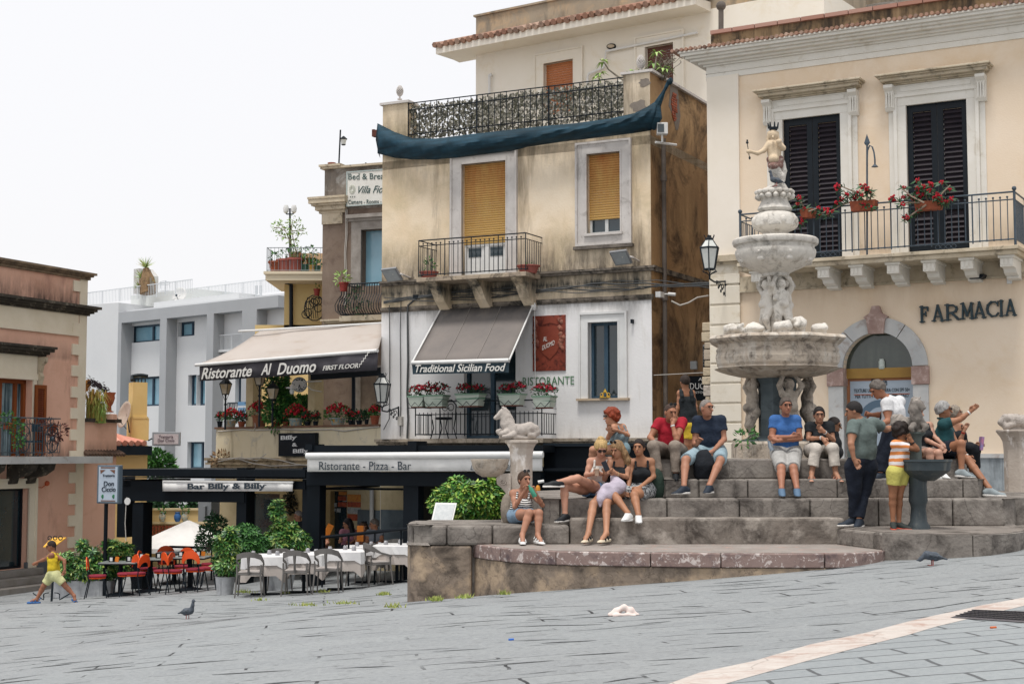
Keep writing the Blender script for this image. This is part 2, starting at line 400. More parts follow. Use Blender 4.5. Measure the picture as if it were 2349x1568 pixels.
gp = onground([(2180,1418),(2236,1400),(2420,1407),(2395,1433)],.010)
mb = MB();mb.grid([[gp[0],gp[3]],[gp[1],gp[2]]])
M_grate = mat('cast_iron','#6a6669',.55,var='#555255',vs=20,bump=.5,bs=90,metal=.3)
gr = thing('drain_cover','grey perforated iron drain cover set in the paving beside the pale marble strip','drain cover',tuple(gp[0]))
mb.build('plate',M_grate,gr)
mb = MB()
for i in range(1,22):
 for j in range(1,6):
  a = gp[0].lerp(gp[3],i/22).lerp(gp[1].lerp(gp[2],i/22),j/6) + Vector((0,0,.004));mb.tube(a,a+Vector((0,0,.006)),.022,n=6)
mb.build('studs',mat('dark_iron','#3d3c40',.5,metal=.4),gr)
# ================================================================ SHARED MATERIALS
M_dark = mat('black_painted_metal','#0d151c',.5,var='#121d26',vs=4,spec=.2)
M_iron = mat('wrought_iron','#111b22',.55,var='#18232b',vs=9)
M_glass = mat('window_glass','#1d2c33',.08,var='#2a3b42',vs=.7,spec=.9)
M_bluegl = mat('blue_window_glass','#6f9db2',.15,var='#94b9c8',vs=.5,spec=.7)
M_white = mat('white_paint','#dcdcda',.5,var='#cfcfcd',vs=3)
M_terra = mat('terracotta','#a0583c',.8,var='#7d4230',vs=9)
M_tile = mat('clay_roof_tile','#9c7463',.9,island=['#80604f','#a98470','#8f6a5a','#b59a88','#665047'],dirt='#5b4a42',ds=3)
M_leaf = mat('green_leaf','#3f6a34',.55,island=['#24492a','#38692f','#4e8038','#2c5730'],spec=.4)
M_leafy = mat('bright_green_leaf','#5a8a34',.5,island=['#2f5f2b','#4c8634','#86a845','#3a7030','#a9bf5c'],spec=.4)
M_leafd = mat('dark_green_leaf','#20402a',.55,island=['#16321f','#25482a','#2f5a32'],spec=.4)
M_red = mat('red_petal','#a81426',.6,island=['#8f1020','#c22335','#a01628'])
M_cable = mat('grey_cable','#4a4c4d',.7);M_wcable = mat('white_cable','#b9b5ae',.7)
M_orange = mat('orange_plastic','#d9501f',.4)
def shutter_roll(mb,F,r,pitch=.055,d=-.12):
 a,b,c,e = r;n = int((e-c)/pitch)
 for i in range(n):
  z = c + (e-c)*i/n;z2 = c + (e-c)*(i+1)/n;pts = [(d-.01,z),(d+.006,z+.2*(z2-z)),(d+.010,z+.5*(z2-z)),(d+.006,z+.85*(z2-z)),(d-.012,z2)]
  mb.grid([[F.w(a,q[0],q[1]),F.w(b,q[0],q[1])] for q in pts])
def louvre(F,r,name,parent,mf,ms,d=-.05,th=.05,n=26,st=.09,mid=None):
 """one shutter leaf: frame with tilted slats"""
 a,b,c,e = r;mb = MB()
 F.box(mb,a,a+st,c,e,d,d+th);F.box(mb,b-st,b,c,e,d,d+th);F.box(mb,a+st,b-st,c,c+st*1.4,d,d+th);F.box(mb,a+st,b-st,e-st*1.2,e,d,d+th)
 if mid: F.box(mb,a+st,b-st,mid-st*.6,mid+st*.6,d,d+th)
 leaf = mb.build(name,mf,parent);mb = MB()
 z0 = c+st*1.4;z1 = e-st*1.2
 for i in range(n):
  z = z0 + (z1-z0)*(i+.5)/n;h = (z1-z0)/n
  if mid and abs(z-mid) < st*.6+h*.5: continue
  mb.hexa([F.w(a+st,d+th-.004,z-h*.45),F.w(b-st,d+th-.004,z-h*.45),F.w(b-st,d+th-.012,z-h*.38),F.w(a+st,d+th-.012,z-h*.38),
    F.w(a+st,d+.004,z+h*.30),F.w(b-st,d+.004,z+h*.30),F.w(b-st,d-.004,z+h*.40),F.w(a+st,d-.004,z+h*.40)])
 F.box(mb,a+st,b-st,z0,z1,d-.02,d-.012)
 mb.build('slats',ms,leaf);return leaf
def rail(F,s0,s1,zb,zt,d,n,parent,m=None,name='railing',rr=.011,top2=None,returns=0,ball=False):
 m = m or M_iron;mb = MB()
 mb.tube(F.w(s0,d,zt),F.w(s1,d,zt),rr*1.4,n=6);mb.tube(F.w(s0,d,zb),F.w(s1,d,zb),rr*1.1,n=6)
 if top2: mb.tube(F.w(s0,d,top2),F.w(s1,d,top2),rr,n=6)
 for i in range(n+1):
  a = s0+(s1-s0)*i/n;post = i % 6 == 0
  zt2 = zt if (post or not top2) else top2+.05
  mb.tube(F.w(a,d,zb-(.04 if post else 0)),F.w(a,d,zt2),rr*(1.2 if post else .8),n=5)
  if ball and not post: mb.ball(F.w(a,d,zt2),rr*1.9,6,4);mb.ball(F.w(a,d,zb),rr*1.9,6,4)
 if returns:
  for a in (s0,s1):
   mb.tube(F.w(a,d,zt),F.w(a,0,zt),rr*1.4,n=6);mb.tube(F.w(a,d,zb),F.w(a,0,zb),rr,n=6)
   if top2: mb.tube(F.w(a,d,top2),F.w(a,0,top2),rr,n=6)
   k = max(2,int(returns))
   for j in range(1,k): mb.tube(F.w(a,d*j/k,zb),F.w(a,d*j/k,(top2 or zt)),rr*.8,n=5)
 return mb.build(name,m,parent)
def cornice(F,mb,s0,s1,zt,prof,ret=0):
 """prof: list of (depth, dz) boxes stacked down from zt"""
 z = zt
 for d,h in prof:
  F.box(mb,s0-(d if ret & 1 else 0),s1+(d if ret & 2 else 0),z-h,z,-.05,d);z -= h
# ================================================================ CENTRAL HOUSE (cream above, white below)
a = W(873,1040,36.15);b = W(1497,1040,33.0);F1 = Fac((a.x,a.y),(b.x,b.y))
c = W(1640,1040,36.6);F1s = Fac((b.x,b.y),(c.x,c.y))
H1 = thing('corner_house','weathered cream three storey corner house with a white ground-floor restaurant wall','building',tuple(F1.w(0,0,-3)))
_,z_cor = F1.p(875,655);_,z_top = F1.p(1490,168);z_top = F1.p(1300,330)[1]*0 + F1.p(1440,292)[1]
zc2 = F1.p(1490,612)[1];zw = F1.p(1490,685)[1];zbot = F1.p(1490,1006)[1];ztt = F1.p(1300,300)[1]
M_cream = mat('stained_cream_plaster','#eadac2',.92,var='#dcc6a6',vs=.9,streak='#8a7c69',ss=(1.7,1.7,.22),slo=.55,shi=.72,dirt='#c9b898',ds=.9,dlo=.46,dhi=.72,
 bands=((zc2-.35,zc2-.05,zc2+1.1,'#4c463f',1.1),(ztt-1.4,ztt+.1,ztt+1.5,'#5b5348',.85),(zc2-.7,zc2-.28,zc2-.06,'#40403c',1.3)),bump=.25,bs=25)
M_whitew = mat('white_rendered_wall','#e9e8e7',.9,var='#e2e1e0',vs=.8,streak='#b9b2a6',ss=(2,2,.3),slo=.6,shi=.85,bands=((zw-.5,zw,zw+.2,'#5d564c',.7),(zbot-.1,zbot+.02,zbot+.5,'#8a8378',.5)),bump=.2,bs=20)
M_brownside = mat('stained_shaded_ochre_wall','#bd9c72',.92,var='#977755',vs=.7,dirt='#4f3e2d',ds=.75,dlo=.47,dhi=.63,
 bands=((-2.6,-.4,3.2,'#33281e',.8),(4.8,5.6,8,'#5d4a35',.5)),bump=.3,bs=20)  # lower band paints the alley's darkness into the wall colour; blotches are stains
M_marbf = mat('veined_grey_white_marble','#ccc7c2',.65,var='#b9b3ae',vs=3,dirt='#8e8781',ds=3.5,dlo=.55,dhi=.75,streak='#6c6660',ss=(5,5,.8),slo=.62,shi=.8)
def R1(*p): return F1.rect(*p)
door2 = R1(1066,380,1167,628,-.12);win2 = R1(1352,357,1429,533,-.12)
door2 = (door2[0],door2[1],zc2+.03,door2[3])
win1 = R1(1355,741,1424,913,-.12);door1 = R1(1070,772,1188,1003,-.12);door1 = (door1[0],door1[1],zbot+.03,door1[3])
sE = F1.len
mb = MB();F1.wall(mb,0,sE,zw,ztt,[door2,win2],.22);mb.build('cream_wall',M_cream,H1)
mb = MB();F1.wall(mb,0,sE,-3.2,zw,[win1,door1],.22);mb.build('white_wall',M_whitew,H1)
mb = MB();q = [F1.w(0,0,ztt-.3),F1.w(sE,0,ztt-.3),F1s.w(5,0,ztt-.3),F1.w(0,-5,ztt-.3)];mb.prism(q,(0,0,-.2));mb.build('terrace_slab',M_cream,H1)
zst = F1.p(1470,168)[1]
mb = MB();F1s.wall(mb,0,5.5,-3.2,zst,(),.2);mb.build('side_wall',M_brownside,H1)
mb = MB();F1s.box(mb,-.05,5.5,zst,zst+.06,-.35,.08);mb.build('coping',M_marbf,H1)
aL = F1.p(873,236)[0];bL = F1.p(935,236)[0];zL = F1.p(900,240)[1];aR = F1.p(1430,180)[0]
for q in ((0,bL,ztt,zL),(aR,sE,ztt,zst)): mb = MB();F1.box(mb,*q,-.45,0);mb.build('parapet_block',M_cream,H1)
for q in ((-.06,bL+.06,zL,zL+.06),(aR-.05,sE+.02,zst+.002,zst+.06)): mb = MB();F1.box(mb,*q,-.45,.06);mb.build('parapet_coping',M_marbf,H1)
M_brk = mat('exposed_brick','#a4563a',.9,island=['#94492f','#b3644a','#83442f'],dirt='#8d8074',ds=9)
M_patch = mat('bare_grey_render','#8a8178',.95,var='#756c63',vs=6)
rnd = random.Random(3)
def patch(F,cx,cy,hw,hh,name,parent,m,d=.012,n=14,tilt=0):
 pts = []
 for i in range(n):
  t = 2*math.pi*i/n;k = rnd.uniform(.7,1.15);pts.append(F.P(cx+hw*k*math.cos(t)+tilt*math.sin(t),cy+hh*k*math.sin(t),d))
 mb = MB();mb.prism(pts,F.n*-.03);mb.build(name,m,parent)
patch(F1s,1548,243,13,58,'bare_render_patch',H1,M_patch,.006,tilt=5)
mb = MB()
for r_ in range(12):
 z = F1s.p(1545,218+r_*5.4)[1];wd = [.12,.2,.25,.27,.3,.3,.27,.25,.23,.2,.15,.1][r_]
 s0 = F1s.p(1546,240,.02)[0] - wd/2 + rnd.uniform(-.03,.03)
 k = s0
 while k < s0+wd: F1s.box(mb,k,k+.105,z,z+.045,0,.022+rnd.uniform(0,.006));k += .115
mb.build('exposed_bricks',M_brk,H1)
patch(F1,1465,243,20,14,'bare_render_patch',H1,M_patch,.008);patch(F1,1478,190,14,10,'bare_render_patch',H1,M_patch,.008)
def surround(F,r,parent,wd=.26,name='stone_surround',bottom=True,m=None,wx=None):
 mb = MB();F.frame(mb,r,wd,-.05,.05,bottom);F.frame(mb,(r[0]-wd+.02,r[1]+wd-.02,r[2]-(wd-.02 if bottom else 0),r[3]+wd-.02),.05,-.05,.085,bottom)
 F.frame(mb,r,.035,.05,.062,False)
 return mb.build(name,m or M_marbf,parent)
surround(F1,door2,H1,.27,bottom=False);sw = surround(F1,win2,H1,.25)
mb = MB();F1.box(mb,win2[0]-.06,win2[1]+.06,win2[2]-.06,win2[2],-.2,.11);mb.build('window_sill',M_marbf,H1)
mb = MB();F1.box(mb,win2[0]-.32,win2[1]+.32,win2[2]-.36,win2[2]-.29,-.05,.12);mb.build('window_ledge',mat('dark_weathered_stone','#7e756c',.9,var='#4f4a45',vs=6),H1)
M_roll = mat('ochre_roller_shutter','#bf9a5c',.6,var='#c6a35f',vs=.8,bands=((door2[2]+.9,door2[3]-.1,door2[3]+.3,'#a5602f',.9),))
zs = F1.p(1100,560,-.12)[1];d2 = thing
D2 = MB();shutter_roll(D2,F1,(door2[0],door2[1],zs,door2[3]));D2 = D2.build('roller_shutter',M_roll,H1)
mb = MB();F1.box(mb,door2[0],door2[1],door2[2],zs+.02,-.22,-.17)
for k in (0,.5,1):
 a_ = door2[0]+(door2[1]-door2[0])*k;F1.box(mb,max(a_-.05,door2[0]),min(a_+.05,door2[1]),door2[2],zs,-.17,-.14)
F1.box(mb,door2[0],door2[1],zs-.05,zs+.01,-.17,-.135)
dd = mb.build('balcony_door',M_white,H1)
for k in (0,1):
 mb = MB();a_ = door2[0]+.09+k*(door2[1]-door2[0]-.02)/2;F1.box(mb,a_,a_+.34,zs-.30,zs-.08,-.168,-.160);mb.build('door_pane',M_glass,dd)
zs2 = F1.p(1390,503,-.12)[1];mb = MB();shutter_roll(mb,F1,(win2[0],win2[1],zs2,win2[3]));mb.build('roller_shutter',M_roll,H1)
mb = MB();F1.box(mb,win2[0],win2[1],win2[2],zs2,-.22,-.18);wp = mb.build('window',M_glass,H1)
mb = MB();F1.frame(mb,(win2[0]+.05,win2[1]-.05,win2[2]+.05,zs2),.05,-.18,-.15);mc = (win2[0]+win2[1])/2;F1.box(mb,mc-.04,mc+.04,win2[2]+.05,zs2,-.18,-.15);mb.build('window_frame',M_white,wp)
F1.box(MB(),0,1,0,1,0,1)
surround(F1,win1,H1,.20,m=M_white,bottom=False)
mb = MB();F1.box(mb,win1[0]-.27,win1[1]+.27,win1[2]-.05,win1[2],-.2,.12);mb.build('window_sill',mat('beige_stone_sill','#b7a48d',.8),H1)
M_blue = mat('blue_grey_wood','#3c5666',.5,var='#32495a',vs=6)
def casement(F,r,parent,m,d=-.2,n=2,name='window',bars=0):
 a,b,c,e = r;mb = MB();F.box(mb,a,b,c,e,d-.03,d);w0 = mb.build(name,M_glass,parent);mb = MB()
 F.frame(mb,(a+.06,b-.06,c+.06,e-.06),.06,d,d+.05)
 for i in range(1,n): x = a+(b-a)*i/n;F.box(mb,x-.045,x+.045,c+.06,e-.06,d,d+.055)
 for i in range(bars): z = c+(e-c)*(i+1)/(bars+1);F.box(mb,a+.06,b-.06,z-.02,z+.02,d,d+.03)
 mb.build('window_frame',m,w0);return w0
casement(F1,win1,H1,M_blue);casement(F1,door1,H1,M_blue,name='terrace_door')
mb = MB();cornice(F1,mb,0,sE,zc2+.02,[(.14,.05),(.10,.06)],2);cornice(F1,mb,0,sE,zw+.10,[(.05,.07),(.03,.05)],2)
F1s.box(mb,.14,5,zc2-.09,zc2+.02,-.05,.10);mb.build('string_course',mat('sooty_stone','#8e8478',.9,var='#5a534b',vs=3,dirt='#3a3733',ds=4,dlo=.45,dhi=.6),H1)
mb = MB();cornice(F1,mb,0,sE,zbot+.02,[(.30,.07),(.22,.05),(.14,.05)],2)
mb.build('floor_ledge',mat('stained_pale_stone','#b9ad9c',.9,var='#8a7d6c',vs=4,dirt='#453f38',ds=5,dlo=.5,dhi=.66),H1)
bz = F1.p(1100,640,.9)[1];s0 = F1.p(956,635,.9)[0];s1 = F1.p(1205,632,.9)[0];s1 = F1.p(1207,620,.9)[0]
Bz = F1.p(1080,640,.9)[1]
mb = MB();F1.box(mb,s0,s1,Bz,Bz+.10,.14,.92);bs_ = mb.build('balcony_slab',mat('balcony_stone','#b5a58f',.9,var='#8d8072',vs=3,dirt='#4c463e',ds=4,dlo=.52,dhi=.66),H1,bevel=.01)
for k in (.12,.5,.9):
 x = s0+(s1-s0)*k;mb = MB();poly = [(.0,-.62),(.16,-.60),(.40,-.42),(.62,-.16),(.86,-.03),(.86,0),(0,0)]
 mb.prism([F1.w(x-.13,p[0],Bz+p[1]) for p in poly],F1.u*.26);mb.build('corbel',M_cream,H1)
top = F1.p(1080,543,.88)[1]
rail(F1,s0+.03,s1-.03,Bz+.17,top,.86,24,H1,name='balcony_railing',top2=top-.13,returns=9,ball=True)
zr0 = F1.p(1180,300,.0)[1];zrt = F1.p(1180,207)[1]
tr = thing('terrace_railing','black iron railing round the roof terrace of the cream house','railing',tuple(F1.w(bL,0,ztt)))
mb = MB();n_ = 36;zr = zL-.03;zrb = ztt-.02
zr = F1.p(1180,208,-.04)[1];zrb = F1.p(1180,292,-.04)[1]
for z in (zr,zr-.17,zrb+.1): mb.tube(F1.w(bL,-.04,z),F1.w(aR,-.04,z),.014,n=6)
for i in range(n_+1):
 s_ = bL+(aR-bL)*i/n_;mb.tube(F1.w(s_,-.04,zrb-.05),F1.w(s_,-.04,zr if i % 4 == 0 else zr-.17+(.17 if i % 2 else 0)),.020 if i % 12 == 0 else .010,n=5)
mb.build('bars',M_dark,tr)
mb = MB();rnd = random.Random(5)
for _ in range(5200):
 s_ = rnd.uniform(bL+.02,aR-.02);z = rnd.uniform(zrb-.02,zr-.02-(.08*rnd.random()))
 c_ = F1.w(s_,-.10-rnd.random()*.05,z);L_ = rnd.uniform(.05,.10);t = rnd.uniform(0,6.28)
 e1 = (F1.u*math.cos(t)+Vector((0,0,1))*math.sin(t)+F1.n*rnd.uniform(-.5,.6));e2 = (F1.u*-math.sin(t)+Vector((0,0,1))*math.cos(t)+F1.n*rnd.uniform(-.5,.6))
 mb.add([c_-e1*L_*.5,c_-e2*L_*.35,c_+e1*L_*.5,c_+e2*L_*.35],[(0,1,2,3)])
M_fleaf = mat('faded_leaf','#6d6a5d',.7,island=['#45463a','#8b8679','#35382d','#aaa59a','#5c5b48','#74715f','#d8d4cb'])
tag(mb.build('leaf_screen',M_fleaf),'faded artificial leaf screen fastened behind the black terrace railing','screen')
def pinecone(px,py,F,d,hp,label):
 p = F.P(px,py,d);s_ = p.y/FD;H = hp*s_;mb = MB()
 mb.lathe(p,[(.16*H,0),(.18*H,.05*H),(.07*H,.09*H),(.06*H,.22*H),(.13*H,.28*H),(.09*H,.31*H)],14)
 th = thing('pine_cone_finial',label,'finial',tuple(p));mb.build('stem',M_marbf,th,True);mb = MB()
 for j in range(9):
  f = (j+.5)/9;rr = H*.25*math.sin(math.pi*(f*.86+.12))**.75;z = H*(.31+.69*f)
  for i in range(10):
   t = 2*math.pi*(i+.5*(j % 2))/10;c_ = p+Vector((rr*.86*math.cos(t),rr*.86*math.sin(t),z));mb.ball(c_,(H*.06,)*3,5,4)
 mb.lathe(p,[(.08*H,.3*H),(.2*H,.4*H),(.22*H,.58*H),(.14*H,.8*H),(.03*H,.97*H)],12)
 mb.build('cone',M_marbf,th)
pinecone(917,229,F1,-.2,33,'stone pine cone finial on the left corner block of the roof terrace');
pinecone(1470,168,F1,-.35,42,'stone pine cone finial on the right corner block amid leafy stems')
def twig(name,label,pts,clusters,F,d,nl=9,ls=.2,m=None,group=None):
 th = thing(name,label,'plant',tuple(F.P(*pts[0],d)),group);mb = MB()
 P3 = [F.P(x,y,d+rnd.uniform(-.15,.15)) for x,y in pts];mb.path(P3,[.03-.02*i/len(P3) for i in range(len(P3))],5);mb.build('stem',mat('grey_bark','#7b7468',.9),th)
 mb = MB()
 for cx,cy in clusters:
  c_ = F.P(cx,cy,d)
  for i in range(nl):
   t = 2*math.pi*i/nl;dr = (F.u*math.cos(t)+F.n*math.sin(t)*.8+Vector((0,0,rnd.uniform(-.5,.25)))).normalized();s_ = dr.cross(Vector((0,0,1))).normalized();L_ = ls*rnd.uniform(.8,1.25)
   mb.add([c_,c_+dr*L_*.45+s_*L_*.15+Vector((0,0,.03)),c_+dr*L_-Vector((0,0,.05)),c_+dr*L_*.45-s_*L_*.15+Vector((0,0,.03))],[(0,1,2,3)])
 mb.build('leaves',m or mat('pale_green_leaf','#8fae5a',.5,island=['#7f9f50','#a6bf73','#6c8f48']),th);return th
twig('frangipani','bare forked stem with pale leaf tufts left of the right terrace corner',[(1437,190),(1412,172),(1396,160),(1385,143)],[(1384,142),(1378,170),(1370,178)],F1,-.5)
twig('frangipani','leafy green stem sprawling over the right terrace corner block',[(1448,172),(1480,165),(1502,158),(1506,130)],[(1506,121),(1499,146),(1520,158),(1447,165),(1475,160),(1530,160)],F1,-.5,10,.22)
mb = MB()
for i in range(26):
 p = [F1.P(1520,185,-.6)];x,y = 1520,180
 for k in range(5): x += rnd.uniform(-12,17);y -= rnd.uniform(3,17);p.append(F1.P(x,y,-.6+rnd.uniform(-.2,.2)))
 mb.path(p,.008,4)
tag(mb.build('dry_bush',mat('grey_bark','#7b7468')),'tangle of dry leafless twigs behind the right terrace corner','plant')
top_n = [(866,283,.05),(905,303,.12),(945,317,.22),(1000,318,.3),(1080,308,.32),(1160,299,.32),(1240,290,.32),(1320,283,.32),(1400,272,.32),(1455,260,.3),(1485,245,.22),(1508,230,.10)]
bot_n = [(866,352,.1),(905,362,.14),(945,366,.2),(1000,366,.24),(1045,362,.24),(1110,354,.22),(1175,346,.2),(1210,337,.18),(1290,325,.16),(1370,316,.14),(1450,306,.14),(1495,299,.06)]
rows = [[] for _ in range(9)]
for i in range(len(top_n)*6-5):
 f = i/6;j = min(int(f),len(top_n)-2);t = f-j
 a_ = [top_n[j][k]*(1-t)+top_n[j+1][k]*t for k in range(3)];b_ = [bot_n[j][k]*(1-t)+bot_n[j+1][k]*t for k in range(3)]
 for k in range(9):
  g_ = k/8;d_ = a_[2]*(1-g_)+b_[2]*g_ + .22*math.sin(math.pi*g_**.8) + .02*math.sin(i*.9+k*1.3) + .015*math.sin(i*2.3-k*2)
  rows[k].append(F1.P(a_[0]*(1-g_)+b_[0]*g_,a_[1]*(1-g_)+b_[1]*g_,d_))
mb = MB();mb.grid(rows)
M_net = mat('dark_green_shade_net','#173440',.75,var='#24485a',vs=5,streak='#0f2833',ss=(.6,.6,9),slo=.4,shi=.65)
net = thing('shade_net','dark blue-green shade net slung along the edge of the roof terrace','netting',tuple(F1.w(1,0,ztt)));mb.build('cloth',M_net,net,True,thick=.006)
mb = MB();mb.path([F1.P(1500,262,.1),F1.P(1508,240,.1),F1.P(1524,208,.06),F1.P(1535,186,.04),F1.P(1541,183,.05)],[.10,.09,.035,.05,.06],8);mb.ball(F1.P(1536,188,.05),.07,8,6)
mb.path([F1.P(1500,298,.06),F1.P(1503,270,.15),F1.P(1506,243,.1)],[.04,.16,.1],8);mb.build('tied_end',M_net,net,True)
mb = MB();mb.grid([[F1.P(868,352,.1),F1.P(862,320,.16),F1.P(866,283,.05)],[F1.P(872,362,-.3),F1.P(868,330,-.3),F1.P(870,285,-.3)]]);mb.build('left_end',M_net,net,True,thick=.006)
mb = MB();F1.pbox(mb,853,299,874,311,-.5,-.35);F1.pbox(mb,853,297,858,303,-.5,-.35);mb.build('beam_stub',mat('rusty_steel','#5e352c',.8),H1)
def flood(px,py,F,label,w_=.42,h_=.36):
 p = F.P(px,py,.45);th = thing('floodlight',label,'floodlight',tuple(p),'grey floodlights on the cream house')
 n = (F.n*.75 + F.u*.1 + Vector((0,0,-.6))).normalized();u = (F.u*.98+Vector((0,0,-.0))).normalized();u = (u - n*u.dot(n)).normalized();v = n.cross(u)*-1
 if v.z < 0: v = -v
 u2 = (u*.96 + v*-.0).normalized();mb = MB()
 q = [p+u2*x*w_*.5+v*y*h_*.5 for x,y in ((-.82,-1),(1.1,-1),(.82,1),(-1.1,1))]
 mb.prism(q,n*-.07);mb.build('housing',mat('grey_aluminium','#85878a',.45,metal=.3),th,bevel=.008)
 mb = MB();mb.prism([p+n*.004+(a_-p)*.84 for a_ in q],n*.004);mb.build('glass',mat('lamp_glass','#8c9092',.2,var='#9aa0a2',vs=9),th)
 mb = MB();c_ = p+u2*w_*.1-n*.10;mb.ball(c_,(.12,.12,.10),10,6);mb.tube(c_,c_+F.u*.22+Vector((0,0,-.05)),.025);mb.tube(c_+F.u*.22+Vector((0,0,-.05)),c_+F.u*.22-F.n*.45+Vector((0,0,-.1)),.025);mb.build('bracket',M_marbf,th)
flood(898,631,F1,'grey square floodlight at the left end of the ledge of the cream house');flood(1424,592,F1,'grey square floodlight below the small shuttered window')
def wfl(px,py):
 p = F1s.P(px,py,.3);th = thing('floodlight','small white floodlight on the side wall below the tied net','floodlight',tuple(p))
 mb = MB();mb.box(p,(.12,.10,.13));mb.build('housing',M_white,th,bevel=.01);mb = MB();mb.box(p+Vector((-.04,-.105,0)),(.07,.01,.09));mb.build('glass',M_glass,th)
 mb = MB();mb.tube(p+Vector((0,0,-.13)),p+Vector((0,0,-.3)),.025);mb.tube(p+Vector((-.15,0,-.3)),p+Vector((.35,.3,-.3)),.03);mb.build('arm',M_white,th)
wfl(1519,296)
mb = MB();s_,z_ = F1s.p(1522,318,.1);mb.tube(F1s.w(s_,.1,z_),F1s.w(s_,.1,-2.6),.055,n=10)
for y in (415,688): zz = F1s.p(1522,y,.1)[1];mb.tube(F1s.w(s_,.1,zz),F1s.w(s_,.1,zz+.14),.075,n=10)
tag(mb.build('drainpipe',mat('grey_drainpipe','#6e6660',.7,var='#564f49',vs=4),smooth=True),'grey round drainpipe down the ochre side wall','pipe')
def cable(pts,F,name,label,m=None,r=.012,sag=0,d=.06):
 P3 = []
 for i,(x,y) in enumerate(pts): P3.append(F.P(x,y,d))
 mb = MB();mb.path(P3,r,5);return tag(mb.build(name,m or M_cable),label,'cable',None)
cb = MB()
for k,(dy,a0) in enumerate(((0,.06),(4,.07),(8,.08),(12,.06),(15,.09))):
 P3 = []
 for i in range(26):
  x = 880+(1625-880)*i/25;y = 700-45*((x-880)/745)**.9 - 18 + dy + 2.2*math.sin(i*1.7+k*2) + (4*math.sin(i*.6+k))
  if x <= 1500: P3.append(F1.P(x,y,a0+.02*math.sin(i)))
  else: P3.append(F1.P(1500,y,a0).lerp(W(1640,y+9,31),(x-1500)/125))
 cb.path(P3,.016 if k % 2 else .011,5)
tag(cb.build('cable_bundle',M_cable),'bundle of sagging grey cables running along the string course and over the alley','cable')
cable([(920,690),(918,760),(919,900),(918,1000)],F1,'wall_cable','thin cable running straight down the white wall beside the wall lantern')
cable([(1025,672),(960,680),(936,700),(935,720),(936,830),(934,900),(936,960),(934,1005)],F1,'wall_conduit','thick grey conduit bending down the left of the white wall',r=.025)
cable([(893,700),(894,800),(893,960),(880,985)],F1,'wall_cable','thin cable at the far left edge of the white wall')
mb = MB();F1.pbox(mb,912,955,921,975,0,.1);tag(mb.build('junction_box',M_wcable),'small junction box on the cable beneath the wall lantern','junction box')
mb = MB();F1.pbox(mb,947,676,958,684,0,.1);tag(mb.build('cable_box',M_dark),'black cable box at the left of the string course','junction box')
cm = thing('security_camera','white bullet security camera by the drainpipe above the alley','security camera',tuple(F1s.P(1535,675,.3)))
p = F1s.P(1533,674,.3);mb = MB();mb.tube(p,p+Vector((.16,-.06,-.02)),.04,n=10);mb.build('body',M_white,cm,True);mb = MB();mb.tube(p,p+Vector((-.12,.05,.0)),.015);mb.build('arm',M_white,cm)
mb = MB();F1s.pbox(mb,1515,668,1524,683,.1,.22);tag(mb.build('electric_box',M_white),'small white box on the drainpipe','junction box')
# ================================================================ PHARMACY BUILDING (right)
a = W(1632,1040,31.0);b = W(2349,1040,27.9);F2 = Fac((a.x,a.y),(b.x,b.y))
PH = thing('pharmacy_building','pale ochre pharmacy with black shutters, a long balcony and an arched shop window','building',tuple(F2.w(0,0,-2)))
L2 = F2.len + 2.0
zq = lambda x,y,d=0: F2.p(x,y,d)[1]
sq = lambda x,y,d=0: F2.p(x,y,d)[0]
z_tile = zq(1586,113,.55);z_cope = zq(1640,83)
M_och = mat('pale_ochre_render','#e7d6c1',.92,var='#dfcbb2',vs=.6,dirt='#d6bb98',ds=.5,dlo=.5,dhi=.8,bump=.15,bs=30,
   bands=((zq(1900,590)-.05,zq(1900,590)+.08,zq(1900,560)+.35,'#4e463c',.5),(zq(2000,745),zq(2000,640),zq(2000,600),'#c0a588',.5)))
M_stone = mat('ivory_limestone','#e0dcd4',.75,var='#d6d1c6',vs=2,dirt='#b9af9c',ds=3,dlo=.56,dhi=.8,bump=.12,bs=30)
M_stoned = mat('aged_limestone','#c9bda8',.8,var='#ae9f86',vs=2.5,dirt='#5f564a',ds=4,dlo=.52,dhi=.7,bump=.15,bs=30)
dA = F2.rect(1800,278,1937,585,-.1);dB = F2.rect(2082,245,2228,565,-.1);zfl = zq(1990,588,0)
dA = (dA[0],dA[1],zfl,F2.p(1800,278,-.1)[1]);dB = (dB[0],dB[1],zfl,F2.p(2082,246,-.1)[1])
aw = F2.rect(1940,762,2105,1060,-.2);zsp = zq(1943,846,-.2);scx = (aw[0]+aw[1])/2;rw = (aw[1]-aw[0])/2
hole = (aw[0],aw[1],-2.2,zsp+rw)
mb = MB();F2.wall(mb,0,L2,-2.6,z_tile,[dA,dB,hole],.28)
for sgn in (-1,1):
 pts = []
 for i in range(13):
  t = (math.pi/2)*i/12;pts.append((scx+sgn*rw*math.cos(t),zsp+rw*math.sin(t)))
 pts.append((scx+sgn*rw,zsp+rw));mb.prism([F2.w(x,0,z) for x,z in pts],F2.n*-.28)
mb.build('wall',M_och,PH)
mb = MB();mb.prism([F2.w(0,0,-2.6),F2.w(0,-7,-2.6),F2.w(0,-7,z_tile),F2.w(0,0,z_tile)],F2.u*.3);mb.build('side_wall',M_och,PH)
mb = MB();mb.prism([F2.w(.01,-.02,z_tile-.4),F2.w(L2,-.02,z_tile-.4),F2.w(L2,-7,z_tile-.4),F2.w(.01,-7,z_tile-.4)],(0,0,.3));mb.build('roof_slab',M_och,PH)
mb = MB();prof = [(.50,.04),(.46,.06),(.38,.05),(.30,.05),(.17,.05),(.09,.04),(.035,.13),(.055,.02),(.03,.12)]
z = z_tile
